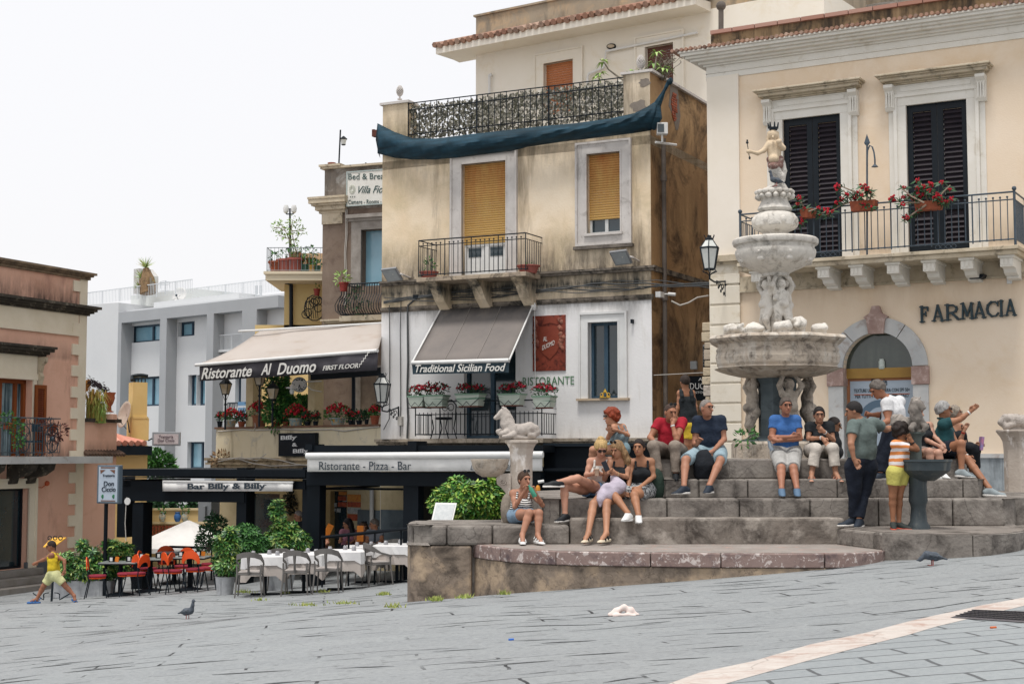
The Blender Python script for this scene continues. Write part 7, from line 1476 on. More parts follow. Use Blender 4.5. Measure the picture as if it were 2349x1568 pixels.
for i in range(4):
 t = R(-90+90*i+20);b_ = Vector((FC0.x+.16*math.cos(t),FC0.y+.16*math.sin(t),zy(768)));figure(b_,.88,t+R(90),.8,'carved_sea_child',M_f1,ft,.012)
S = SDF(.014);S.cap((FC0.x,FC0.y,zy(772)),(FC0.x,FC0.y,zy(634)),.17,.14,.05)
for i in range(26):
 t = rnd.uniform(0,6.28);y = rnd.uniform(650,765);r_ = .17+.08*(y-650)/115;S.ell((FC0.x+r_*math.cos(t),FC0.y+r_*math.sin(t),zy(y)),(.06,.06,.07),k=.03)
S.amp = .004;S.build('figure_core',M_f1,ft)
for px,dy,y0,w_,kind in ((1679,-.2,748,19,0),(1728,-.65,746,20,1),(1793,-.75,740,19,2),(1829,-.6,729,17,3),(1878,-.2,745,17,4)):
 c_ = W(px,776,23+dy);s_ = w_*s23*1.12;S = SDF(.011);H = (776-y0)*s23;S.cap(c_,c_+Vector((0,0,H*.55)),s_*.95,s_*.9,.03);S.ell(c_+Vector((s_*.15,-s_*.3,H*.72)),(s_*.95,s_*.9,H*.33),k=.03)
 if kind == 3: S.ell(c_+Vector((.02,-s_*1.0,H*.6)),(s_*.75,s_*.6,s_*.55));S.ell(c_+Vector((.02,-s_*1.6,H*.46)),(s_*.5,.02,.02),sub=True)
 elif kind == 1: S.chain([c_+Vector((-s_*.8,0,H*.5)),c_+Vector((-s_*1.4,-.02,H*.85)),c_+Vector((-s_*1.1,-.03,H*1.0))],[.05,.035,.03])
 else: S.ell(c_+Vector((-s_*.6,-s_*.5,H*.7)),(s_*.4,s_*.5,s_*.5));S.ell(c_+Vector((s_*.6,-s_*.4,H*.95)),(s_*.3,s_*.3,s_*.35))
 S.amp = .006;S.fr = 55;S.build('sea_creature',M_f1,ft)
M_sa = mat('creamy_statue_stone','#d0bda2',.75,var='#c0ab8f',vs=8,dirt='#93806a',ds=9,dlo=.55,dhi=.7,bump=.4,bs=60);M_sr = mat('reddish_eroded_stone','#8d6f65',.85,var='#6f544e',vs=14,dirt='#b9aca0',ds=9,dlo=.52,dhi=.62,bump=.6,bs=40)
Zt = lambda x,y,dy=0: W(1548.4+x/3.217,258.1+y/3.217,22.95+dy);q_ = 22.95/FD/3.217
st = thing('crowned_statue','small crowned stone statue with an outstretched arm on top of the fountain','statue',tuple(Zt(760,560)))
S = SDF(.007);S.ell(Zt(723,165),(34*q_,36*q_,42*q_));S.cap(Zt(725,195),Zt(728,225),22*q_,26*q_);S.cap(Zt(712,245),Zt(715,310),36*q_,34*q_,.03);S.cap(Zt(752,245),Zt(748,310),36*q_,36*q_,.03);S.cap(Zt(705,235),Zt(760,232),26*q_,26*q_,.03)
S.ell(Zt(728,345,-.03),(42*q_,44*q_,36*q_),k=.03);S.chain([Zt(690,235),Zt(655,280,-.03),Zt(610,302,-.08),Zt(560,290,-.12),Zt(543,288,-.13)],[24*q_,18*q_,15*q_,11*q_,17*q_]);S.chain([Zt(770,235),Zt(797,262,-.05),Zt(772,240,-.12)],[26*q_,20*q_,16*q_]);S.ell(Zt(768,215,-.13),22*q_)
S.cap(Zt(723,172,-.10),Zt(722,182,-.12),6*q_,8*q_);S.cap(Zt(692,150),Zt(683,205),12*q_,10*q_);S.cap(Zt(756,150),Zt(764,200),12*q_,9*q_);S.build('body',M_sa,st)
S = SDF(.008);S.cap(Zt(705,345),Zt(770,345),30*q_,32*q_,.03);S.cap(Zt(720,385),Zt(760,385),38*q_,40*q_,.04);S.ell(Zt(728,395,-.06),(38*q_,36*q_,30*q_));S.amp = .003;S.build('hindquarters',M_sr,st)
S = SDF(.008);S.chain([Zt(735,420),Zt(775,470),Zt(785,540),Zt(800,570)],[48*q_,30*q_,24*q_,30*q_],.03);S.chain([Zt(790,370,.05),Zt(805,430,.05),Zt(798,500,.05)],[24*q_,20*q_,16*q_]);S.chain([Zt(800,545),Zt(830,575)],[22*q_,12*q_]);S.amp = .002;S.build('legs',M_f1,st)
mb = MB();mb.lathe(Zt(726,130),[(30*q_,0),(33*q_,18*q_),(34*q_,20*q_)],14)
for i in range(7): t = 2*math.pi*i/7+.3;e = Vector((math.cos(t),math.sin(t),0));c_ = Zt(726,118);mb.path([c_+e*33*q_,c_+e*40*q_+Vector((0,0,42*q_))],[9*q_,5*q_],4)
mb.build('crown',M_iron,st);mb = MB();mb.tube(Zt(533,225,-.13),Zt(549,330,-.13),3*q_,n=5);mb.ball(Zt(533,222,-.13),11*q_,6,5);mb.lathe(Zt(533,212,-.13),[(4*q_,0),(9*q_,8*q_),(3*q_,12*q_)],6);mb.ball(Zt(551,335,-.13),(8*q_,8*q_,13*q_),6,5);mb.build('sceptre',M_iron,st)
c_ = W(1706,1018,22.3);mb = MB();leaves(mb,[(c_.x,c_.y,c_.z+.08,.12),(c_.x+.1,c_.y,c_.z+.16,.1)],60,.10);tag(mb.build('wild_plant',M_leaf),'small wild green plant sprouting at the left foot of the fountain','plant')
def pigeon(c,L_,yaw,name,label,stoop=0,leg=True):
 th = thing(name,label,'pigeon',tuple(c),'pigeons');f = Vector((math.sin(yaw),-math.cos(yaw),0));U = Vector((0,0,1));B = Vector(c)+U*L_*.34;S = SDF(.006)
 hz = -.12 if stoop else .55;hf = .48 if stoop else .34
 S.chain([B+f*L_*.16+U*L_*.05,B-f*L_*.12,B-f*L_*.30-U*L_*.04],[L_*.17,L_*.16,L_*.08],.03);S.chain([B+f*L_*.24+U*L_*.10,B+f*L_*hf*.9+U*L_*hz*.6,B+f*L_*hf+U*L_*hz],[L_*.12,L_*.075,L_*.07],.02);S.cap(B+f*L_*(hf+.04)+U*L_*hz,B+f*L_*(hf+.15)+U*L_*(hz-.03),.010,.005)
 S.cap(B-f*L_*.28-U*L_*.02,B-f*L_*.58-U*L_*.10,L_*.06,L_*.03);S.build('body',mat('pigeon_grey','#343b44',.6,var='#565d66',vs=22),th);S = SDF(.006);s_ = f.cross(U)
 for g_ in (-1,1): S.chain([B+f*L_*.12+s_*g_*L_*.14+U*L_*.06,B-f*L_*.2+s_*g_*L_*.12,B-f*L_*.46-U*L_*.06+s_*g_*L_*.04],[L_*.075,L_*.07,L_*.025])
 S.build('wings',mat('pigeon_wing','#5b636b',.6,var='#23282f',vs=30),th);mb = MB()
 for g_ in (-1,1): mb.tube(B-U*L_*.12+s_*g_*.03,Vector(c)+s_*g_*.03,.007,n=5);mb.tube(Vector(c)+s_*g_*.03,Vector(c)+s_*g_*.03+f*.05+U*.004,.006,n=4)
 mb.build('feet',mat('pigeon_pink','#94524c',.6),th)
pigeon(Zt(745,545,-.12),.26,R(-75),'pigeon','black pigeon perched below the crowned statue on the fountain');p = G(430,1419);pigeon((p.x,p.y,p.z),.32,R(62),'pigeon','grey pigeon walking on the open paving at lower left');p = G(2139,1296);pigeon((p.x,p.y,p.z),.30,R(-90),'pigeon','dark pigeon with head lowered, pecking beside the right stone bench',1)
# ================================================================ HORSE PEDESTALS
def zt6(x,y,Y): return W(917.6+x/3.0375,917.6+y/3.0375,Y)
M_hs = mat('grey_marble_statue','#b5ada5',.75,var='#9a928b',vs=6,dirt='#6d665f',ds=8,dlo=.55,dhi=.7,bump=.4,bs=60);M_ped = mat('pale_pedestal_marble','#bfb5aa',.7,var='#a89d92',vs=3,dirt='#7d7268',ds=4,dlo=.55,dhi=.7,streak='#d6d0ca',ss=(7,7,3),slo=.56,shi=.62,bump=.3,bs=30)
M_pdk = mat('dark_wet_stone','#333d42',.5,var='#454d50',vs=3,dirt='#20282d',ds=3,streak='#5d5f5c',ss=(6,6,1),slo=.58,shi=.72)
def horse(T,Y,m,par,name,sc):
 """reclining sea horse from traced points T: key -> list of (x, y, r, dy)"""
 S = SDF(.008)
 for key,k in (('body',.03),('neck',.03),('head',.015),('jaw',.01),('leg1',.012),('leg2',.012),('tail',.012),('ear',.008),('ear2',.008),('mane',.01),('base',.02)):
  if key in T: S.chain([W(T['o'][0]+p[0]/T['o'][2],T['o'][1]+p[1]/T['o'][2],Y+p[3]) for p in T[key]],[p[2]/T['o'][2]*Y/FD for p in T[key]],k)
 S.amp = .0025;S.fr = 80;return S.build(name,m,par)
hp = thing('horse_pedestal','pale stone pedestal with a side basin on the low wall left of the steps','pedestal',tuple(W(1196,1197,20.9)));Yp = 20.9;c0 = W(1196,1040,Yp);zp = lambda y,Y=Yp: W(1196,y,Y).z;k0 = Yp/FD
mb = MB();mb.lathe((c0.x,c0.y,0),[(27*k0,zp(1200)),(27*k0,zp(1130)),(27.5*k0,zp(1045)),(30*k0,zp(1028)),(36*k0,zp(1018)),(41*k0,zp(1015)),(41*k0,zp(1009))],sides=8,rot=.5);mb.build('shaft',M_ped,hp,bevel=.008)
bc = W(1124,1040,Yp-.05);mb = MB();mb.lathe((bc.x,bc.y,0),[(18*k0,zp(1093)),(32*k0,zp(1084)),(40*k0,zp(1072)),(42*k0,zp(1060)),(44*k0,zp(1056)),(44*k0,zp(1052)),(38*k0,zp(1052)),(36*k0,zp(1060))],sides=14);mb.build('basin',M_f2,hp,True)
mb = MB();c_ = W(1163,1040,Yp);F0 = lambda x,y: W(x,y,Yp-.1);mb.prism([F0(x,y) for x,y in ((1172,1085),(1146,1086),(1138,1096),(1140,1110),(1150,1118),(1160,1130),(1158,1148),(1150,1160),(1150,1197),(1166,1197),(1172,1150))],(0,.22,0));mb.path([F0(1153+8*math.cos(t)*(1-t*.09),1104+8*math.sin(t)*(1-t*.09))-Vector((0,.01,0)) for t in [i*.6 for i in range(16)]],.012,5);mb.build('scroll_bracket',M_ped,hp,bevel=.01)
T6 = dict(o=(917.6,917.6,3.0375),neck=[(722,88,26,-.0),(735,120,34,0),(745,165,44,0),(775,205,50,0)],head=[(722,72,22,0),(700,95,20,0),(664,122,13,0)],jaw=[(705,110,16,0),(672,130,9,0)],ear=[(716,55,6,-.03),(710,44,3,-.03)],ear2=[(724,55,6,.03),(720,42,3,.03)],mane=[(735,58,9,0),(757,85,10,0),(775,120,11,0),(792,150,9,0)],body=[(760,215,48,0),(830,215,46,0),(900,195,44,.0)],tail=[(905,190,40,0),(940,200,30,0),(952,222,26,0),(930,242,24,-.02),(905,238,18,-.05),(898,222,12,-.06)],leg1=[(745,225,28,-.08),(705,235,18,-.10),(682,218,14,-.1),(700,205,10,-.1)],leg2=[(790,240,26,-.1),(760,250,16,-.16),(720,252,12,-.16)],base=[(700,258,12,-.05),(800,260,14,-.1),(930,262,12,0)])
hs = thing('horse_statue','reclining stone sea horse facing left on the pale octagonal pedestal','statue',tuple(W(1196,1007,Yp)));horse(T6,Yp,M_hs,hs,'horse',1)
Yd = 19.7;kd = Yd/FD;dp = thing('dark_fountain_basin','dark wet stone pillar with a round basin on the right bench','basin',tuple(W(2105,1213,Yd)));c0 = W(2104,1040,Yd);zd_ = lambda y: W(2104,y,Yd).z
mb = MB();mb.lathe((c0.x,c0.y,0),[(27*kd,zd_(1218)),(26*kd,zd_(1205)),(20*kd,zd_(1196)),(17*kd,zd_(1165)),(19*kd,zd_(1155)),(22*kd,zd_(1148)),(20*kd,zd_(1110)),(24*kd,zd_(1092)),(24*kd,zd_(1060))],sides=12);mb.build('pillar',M_pdk,dp,True);pb = W(2099,1040,Yd)
mb = MB();mb.lathe((pb.x,pb.y,0),[(15*kd,zd_(1060)),(15*kd,zd_(1010)),(17*kd,zd_(1000)),(24*kd,zd_(994)),(24*kd,zd_(990))],20);mb.build('neck',mat('green_grey_stone','#5f6560',.7,var='#4a524f',vs=5),dp,True);pb = W(2122,1040,Yd-.05)
mb = MB();mb.lathe((pb.x,pb.y,0),[(20*kd,zd_(1102)),(42*kd,zd_(1088)),(55*kd,zd_(1078)),(57*kd,zd_(1060)),(60*kd,zd_(1058)),(60*kd,zd_(1053)),(54*kd,zd_(1053)),(52*kd,zd_(1062)),(10*kd,zd_(1064))],32);mb.build('basin',M_pdk,dp,True)
T8 = dict(o=(1863.8,831.6,3.2171),neck=[(755,300,34,-.12),(755,345,38,-.12),(765,400,44,-.08),(775,440,54,0)],head=[(765,278,26,-.12),(790,305,27,-.16),(822,330,17,-.2)],jaw=[(790,320,18,-.18),(815,345,10,-.2)],ear=[(752,258,8,-.1),(748,248,5,-.1)],ear2=[(790,262,8,-.1),(797,252,5,-.1)],mane=[(740,265,12,-.05),(728,310,14,-.03),(718,360,16,0)],body=[(770,460,50,-.02),(700,450,48,.1),(640,440,46,.2)],tail=[(640,420,44,.2),(610,415,34,.2),(600,450,26,.15)],leg1=[(745,460,24,-.14),(728,480,20,-.2),(740,500,14,-.2)],leg2=[(815,450,26,-.1),(835,470,24,-.16),(820,500,14,-.16)],base=[(700,505,14,.05),(800,508,16,-.1)])
M_hd = mat('dark_greyed_marble','#8b837b',.75,var='#5f5a55',vs=6,dirt='#aaa198',ds=7,dlo=.5,dhi=.64,bump=.4,bs=50)
h2 = thing('horse_statue','grey sea horse statue with raised head facing right above the dark basin','statue',tuple(W(2104,990,Yd)));horse(T8,Yd,M_hd,h2,'horse',1)
Yr = 24.4;kr = Yr/FD;rp = thing('horse_pedestal','pale stone pedestal at the right edge of the picture beside the marble dado','pedestal',tuple(W(2338,1145,Yr)));c0 = W(2342,1040,Yr);zr2 = lambda y: W(2342,y,Yr).z
mb = MB();mb.lathe((c0.x,c0.y,0),[(38*kr,zr2(1143)),(38*kr,zr2(1138)),(38*kr,zr2(1030)),(40*kr,zr2(1012)),(46*kr,zr2(1000)),(52*kr,zr2(992)),(54*kr,zr2(990)),(54*kr,zr2(985))],sides=8,rot=.5);mb.build('shaft',M_ped,rp,bevel=.01)
mb = MB();mb.box((c0.x+.3,c0.y,zr2(1160)),(.65,.5,.16));mb.build('base_block',M_stp,rp,bevel=.02)
Tr = dict(o=(0,0,1),body=[(2395,968,16,0),(2350,966,15,0),(2325,965,14,0)],tail=[(2330,962,14,0),(2306,958,9,0),(2297,968,8,0),(2308,978,8,-.03),(2325,972,6,-.06),(2325,962,5,-.06)],neck=[(2395,968,18,0),(2405,940,14,0),(2412,918,9,0)],head=[(2412,915,9,0),(2432,928,5,0)],leg1=[(2410,975,9,-.1),(2435,980,5,-.1),(2430,968,4,-.1)],mane=[(2375,950,4,0),(2395,920,4,0),(2402,908,3,0)],base=[(2310,982,5,0),(2420,982,5,0)])
h3 = thing('horse_statue','curled tail and flank of a pale sea horse statue at the right edge','statue',tuple(W(2350,985,Yr)));horse(Tr,Yr,M_hs,h3,'horse',1)
# ================================================================ PEOPLE
def skinm(n_,c): return mat('skin_'+n_,c,.55,var=tuple_dark(c),vs=5,spec=.35)
def tuple_dark(c): h = c.lstrip('#');return '#'+''.join('%02x' % int(int(h[i:i+2],16)*.86) for i in (0,2,4))
Z6=(917.6,917.6,3.0375);Z7=(1433.7,831.6,3.4177);Z8=(1863.8,831.6,3.2171);Z4=(1548.4,688.2,3.906);Z2=(0,974.9,3.418);ZD=(516.1,1020.8,5.12)
def cloth(n_,c,v=None,**k): return mat('cloth_'+n_,c,.85,var=v or tuple_dark(c),vs=9,bump=.8,bs=15,**k)
def stripes(n_,c1,c2,fr,lo=.5):
 if n_ in _M: return _M[n_]
 m = mat(n_,c1,.85);N = m.node_tree.nodes;L = m.node_tree.links;g = N.new('ShaderNodeNewGeometry');dn = N.new('ShaderNodeTexNoise');dn.inputs['Scale'].default_value = 7;L.new(g.outputs['Position'],dn.inputs['Vector'])
 sp = N.new('ShaderNodeSeparateXYZ');L.new(g.outputs['Position'],sp.inputs[0]);a = N.new('ShaderNodeMath');a.operation = 'MULTIPLY_ADD';a.inputs[1].default_value = .035;L.new(dn.outputs[0],a.inputs[0]);L.new(sp.outputs[2],a.inputs[2])
 b = N.new('ShaderNodeMath');b.operation = 'MULTIPLY';b.inputs[1].default_value = fr;L.new(a.outputs[0],b.inputs[0]);f = N.new('ShaderNodeMath');f.operation = 'FRACT';L.new(b.outputs[0],f.inputs[0])
 q = N.new('ShaderNodeMath');q.operation = 'GREATER_THAN';q.inputs[1].default_value = lo;L.new(f.outputs[0],q.inputs[0]);L.new(_mix(N,L,q.outputs[0],srgb(c1),srgb(c2)),N['Principled BSDF'].inputs['Base Color']);return m
def person(label,Z,Y,J,yaw=0,pitch=0,skin='#b0755a',sc=1.0,fem=False,top=None,bottom=None,shoes=None,hair=None,glasses=None,h=.0085,skip=(),chub=1.0,watch=(),group=None):
 def P(v,*a):
  x,y = v[0],v[1];dy = v[2] if len(v) > 2 else 0;return W(Z[0]+x/Z[2],Z[1]+y/Z[2],Y+dy)
 Q = {k: P(v) for k,v in J.items() if k != 'curl'}
 hd,nk = Q['hd'],Q['nk'];sl,sr = Q['sl'],Q['sr'];hl,hr = Q['hl'],Q['hr'];lo = min([q.z for q in Q.values()]);mid = (hl+hr)/2
 th = thing('person',label,'person',(mid.x,mid.y,lo-.05),group)
 ya,pi_ = R(yaw),R(pitch);f = Vector((math.sin(ya)*math.cos(pi_),-math.cos(ya)*math.cos(pi_),math.sin(pi_)));r_ = Vector((math.cos(ya),math.sin(ya),0));u = r_.cross(f)*1;u = u if u.z > 0 else -u
 Mh = (tuple(r_),tuple(f),tuple(u));hp_ = lambda a,b,c: hd+(r_*a+f*b+u*c)*sc
 lat = (sr-sl).normalized();ms = (sl+sr)/2;plat = (hr-hl).normalized() if (hr-hl).length > .05 else lat;up = (ms-mid).normalized();back = lat.cross(up);back = back if back.y > 0 else -back
 c = chub;S = SDF(h)
 cc = ms-up*.13*sc;wa = ms.lerp(mid,.62);pv = mid
 def torso(S,e=0,topcut=0):
  for g_ in (-1,1):
   S.cap(cc+lat*g_*.062*sc*(1 if not fem else .85),wa+lat*g_*.055*sc*c,(.098 if not fem else .088)*sc*c+e,(.092 if not fem else .076)*sc*c+e,.05)
   S.cap(wa+lat*g_*.055*sc*c,pv+plat*g_*.062*sc,(.092 if not fem else .078)*sc*c+e,.100*sc+e,.05)
  if fem:
   for g_ in (-1,1): S.ell(cc+lat*g_*.065*sc-back*.075*sc-up*.015,(.055*sc+e,)*3,k=.04)
 torso(S)
 for s_ in (sl,sr): S.cap(s_,ms-up*.02+(s_-ms)*.3,.054*sc,.06*sc,.04);S.cap(s_+up*.005,nk.lerp(ms,.3),.04*sc,.045*sc,.04)
 S.cap(nk-up*.02,hd-u*.07*sc-f*.015*sc,.052*sc,.05*sc,.03)
 S.ell(hp_(0,-.008,.018),(.074*sc,.094*sc,.100*sc),Mh);S.ell(hp_(0,.022,-.050),(.054*sc,.062*sc,.062*sc),Mh,.03);S.ell(hp_(0,.062,-.088),(.024*sc,.02*sc,.02*sc),Mh,.02)
 S.cap(hp_(0,.088,.012),hp_(0,.112,-.028),.009*sc,.015*sc,.012);S.ell(hp_(0,.082,-.058),(.022*sc,.012*sc,.010*sc),Mh,.01)
 for g_ in (-1,1): S.ell(hp_(.077*g_,-.01,-.005),(.010*sc,.022*sc,.032*sc),Mh,.01);S.ell(hp_(.030*g_,.088,.020),(.017*sc,.014*sc,.010*sc),Mh,.01,True)
 S.cap(hp_(-.04,.082,.040),hp_(.04,.082,.040),.012*sc,k=.015)
 for a in ('l','r'):
  if 'e'+a not in Q: continue
  s_,e_,w_ = Q['s'+a],Q['e'+a],Q['w'+a];A_ = .043 if not fem else .036
  S.chain([s_,s_.lerp(e_,.5),e_],[.05*sc*c,A_*sc*c*1.02,A_*.85*sc],.03);S.chain([e_,e_.lerp(w_,.3),w_],[A_*.86*sc,A_*.86*sc,.025*sc],.02)
  hand = Q.get('f'+a);d = ((hand-w_) if hand is not None else (w_-e_)).normalized();sd = d.cross(Vector((0,1,.2)));sd = sd.normalized() if sd.length > .1 else Vector((1,0,0));nn = d.cross(sd).normalized();nn = nn if (hand is None or True) else nn
  pm = w_+d*.05*sc;S.cap(w_+d*.02*sc,pm+d*.02*sc,.026*sc,.032*sc,.02)
  curl = J.get('curl',.5)
  for i,fl in enumerate((.9,1.0,.95,.78)):
   b0 = pm+d*.035*sc+sd*(i-1.5)*.019*sc;b1 = b0+(d*(1-curl*.4)+nn*curl*.6).normalized()*.036*fl*sc;b2 = b1+(d*(1-curl)+nn*curl).normalized()*.036*fl*sc;S.chain([b0,b1,b2],[.0098*sc,.009*sc,.0078*sc],.006)
  b0 = w_+d*.03*sc+sd*.026*sc;S.chain([b0,b0+(d*.6+sd*.6+nn*.3).normalized()*.035*sc,b0+(d*.95+sd*.35+nn*.4).normalized()*.062*sc],[.013*sc,.011*sc,.009*sc],.008)
 for a in ('l','r'):
  if 'k'+a not in Q or 'leg'+a in skip: continue
  H_,K_ = Q['h'+a],Q['k'+a];S.chain([H_,H_.lerp(K_,.4),K_],[.090*sc*min(c,1.05),.078*sc*min(c,1.05),.056*sc],.04)
  if 'a'+a in Q:
   A_ = Q['a'+a];bk = Vector((0,.012,0));S.chain([K_,K_.lerp(A_,.3)+bk,A_],[.055*sc,.055*sc,.034*sc],.02)
   if 't'+a in Q:
    T_ = Q['t'+a]
    if shoes and shoes[0] == 'sandals': S.chain([A_,A_.lerp(T_,.6),T_],[.034*sc,.032*sc,.024*sc],.02);S.cap(A_,A_+(A_-T_)*.15-Vector((0,0,.03)),.03*sc,.03*sc)
    else: S.cap(A_,A_-Vector((0,0,.03)),.034*sc,.03*sc)
 S.build('body',skinm(skin.lstrip('#'),'#'+''.join('%02x' % int(int(skin[i:i+2],16)*.86+.14*138) for i in (1,3,5))),th)
 mb = MB()
 for g_ in (-1,1): mb.ball(hp_(.030*g_,.079,.020),.0135*sc,8,5)
 mb.build('eyes',mat('dark_eye','#2a211e',.3),th,True)
 mb = MB();mb.path([hp_(-.022,.084,-.054),hp_(0,.095,-.055),hp_(.022,.084,-.054)],[.003,.006,.003],5);mb.build('lips',mat('lip','#8f4f47',.5),th)
 if hair:
  kind,hc = hair[0],hair[1];S = SDF(.0085 if h < .01 else h);hm = mat('hair_'+hc.lstrip('#'),hc,.65,var=tuple_dark(hc),vs=40,streak=tuple_dark(tuple_dark(hc)),ss=(60,60,12),slo=.45,shi=.6,bump=.5,bs=90)
  e = dict(short=.010,bald=.003,curly=.045,long=.016,tied=.012,bun=.010,wavy=.018)[kind]
  S.ell(hp_(0,-.012,.022),((.076+e)*sc,(.096+e)*sc,(.102+e)*sc),Mh)
  if kind in ('curly',): S.ell(hp_(0,-.03,.05),(.11*sc,.11*sc,.10*sc),Mh,.03);S.amp = .012;S.fr = 75
  if kind in ('wavy',): S.amp = .006;S.fr = 70
  n1 = (f*.78-u*.62).normalized();S.cuts.append((hp_(0,dict(bald=-.002,curly=.05,long=.04,tied=.04).get(kind,.022),.0),n1))
  if kind not in ('long',): S.cuts.append((hp_(0,-.02,-.012 if kind in ('short','bald','wavy') and not fem else -.045),(-u*.85+f*.5).normalized()))
  if kind != 'bald' or True: pass
  S.build('hair',hm,th)
  if kind in ('long','bun','tied'):
   S = SDF(.0085 if h < .01 else h)
   if kind == 'long':
    for g_ in (-1,1): S.chain([hp_(.06*g_,-.03,.05),hp_(.085*g_,-.03,-.05),hp_(.10*g_,-.045,-.16),hp_(.10*g_,-.02,-.27)],[.04*sc,.044*sc,.050*sc,.03*sc],.03)
    S.chain([hp_(0,-.08,.0),hp_(0,-.10,-.18)],[.06*sc,.06*sc],.03)
   elif kind == 'bun': S.ell(hp_(.03,-.125,.02),.042*sc)
   else: S.ell(hp_(0,-.07,.11),.05*sc);S.ell(hp_(0,-.06,.03),.095*sc,k=.03);
   S.amp = .006;S.fr = 60;S.build('hair_length',hm,th)
 if glasses:
  mb = MB();dk = glasses != 'clear';up_ = .115 if glasses == 'up' else 0;fo = .0 if glasses != 'up' else -.045
  gp_ = lambda a,b,c_: hp_(a,b+fo,c_+up_)
  for g_ in (-1,1):
   cx_ = .032*g_;R1_,R2_ = (.026,.021) if dk else (.025,.018);ringp = [gp_(cx_+R1_*math.cos(t),.104,.016+R2_*math.sin(t)) for t in [i*math.pi/5 for i in range(11)]];mb.path(ringp,.0022*sc,4)
   mb.path([gp_(.058*g_,.100,.022),gp_(.082*g_,.03,.02),gp_(.082*g_,-.02,.01)],.002*sc,4)
   if dk: mb.add(ringp[:10],[tuple(range(10))])
  mb.path([gp_(-.008,.107,.02),gp_(.008,.107,.02)],.0035*sc,4);mb.build('glasses',mat('black_acetate','#15191d',.25,spec=.6),th)
 def fin(S,n_,m_):
  S.amp = .0035;S.fr = 34;return S.build(n_,m_,th)
 if top:
  kind,m_ = top[0],top[1];slv = top[2] if len(top) > 2 else 0;S = SDF(h);torso(S,.014*sc)
  if kind == 'tank':
   S.cuts.append((ms-up*.045*sc,tuple(up)))
   o = fin(S,'top',m_);S = SDF(h)
   for g_ in (-1,1):
    a_ = ms+lat*g_*.085*sc
    S.chain([a_-up*.13*sc-back*.088*sc,a_-up*.05*sc-back*.088*sc,a_+up*.02*sc-back*.05*sc,a_+up*.045*sc,a_+up*.0*sc+back*.06*sc,a_-up*.06*sc+back*.088*sc,a_-up*.13*sc+back*.086*sc],[(.015 if fem else .034)*sc]*7,.015)
   S.build('straps',m_,th)
  else:
   for s_ in (sl,sr): S.cap(s_,ms+(s_-ms)*.3-up*.03,.068*sc,.075*sc,.05);S.cap(s_,nk.lerp(ms,.45),.052*sc,.056*sc,.04)
   for a in ('l','r'):
    if 'e'+a in Q and slv: s_,e_ = Q['s'+a],Q['e'+a];d = (e_-s_).normalized();cp = s_.lerp(e_,slv);S.cap(s_,s_.lerp(e_,min(1,slv+.25)),.066*sc*c,.062*sc*c,.03,[(cp,tuple(d))])
   fin(S,'shirt' ,m_)
   if kind == 'polo':
    mb = MB();pts = [nk+(lat*.066*math.cos(t)-back*.066*math.sin(t))*sc+up*(.012-.03*max(0,math.sin(t)))*sc for t in [i*math.pi/8 for i in range(17)]];mb.path(pts,.014*sc,6);mb.build('collar',m_,th,True)
 if bottom:
  kind,m_ = bottom[0],bottom[1];ln = bottom[2] if len(bottom) > 2 else 1;S = SDF(h);fl = 1.25 if kind == 'shorts' else 1.0
  for g_ in (-1,1): S.cap(wa.lerp(pv,.55)+lat*g_*.055*sc*c,pv+plat*g_*.065*sc,.095*sc*c+.012,.12*sc,.05)
  for a in ('l','r'):
   if 'k'+a not in Q: continue
   H_,K_ = Q['h'+a],Q['k'+a];d = (K_-H_).normalized()
   if kind in ('shorts',): cp = H_.lerp(K_,ln);S.cap(H_,K_,.112*sc*c,.085*sc,.04,[(cp,tuple(d))])
   elif kind == 'skirt': cp = H_.lerp(K_,ln);S.cap(H_,K_,.115*sc,.10*sc,.09,[(cp,tuple(d))])
   else:
    wf = 1.0 if kind == 'trousers' else 1.35
    S.cap(H_,K_,.118*sc*min(c,1.06),.086*sc,.04)
    if 'a'+a in Q: A_ = Q['a'+a];d = (A_-K_).normalized();cp = K_.lerp(A_,ln);S.cap(K_,A_+d*.1,.076*sc,.058*sc*wf,.03,[(cp,tuple(d))])
  if kind == 'skirt': S.cap(Q['hl'].lerp(Q['kl'],.5),Q['hr'].lerp(Q['kr'],.5),.08*sc,.08*sc,.06)
  fin(S,{'shorts':'shorts','skirt':'skirt'}.get(kind,'trousers'),m_)
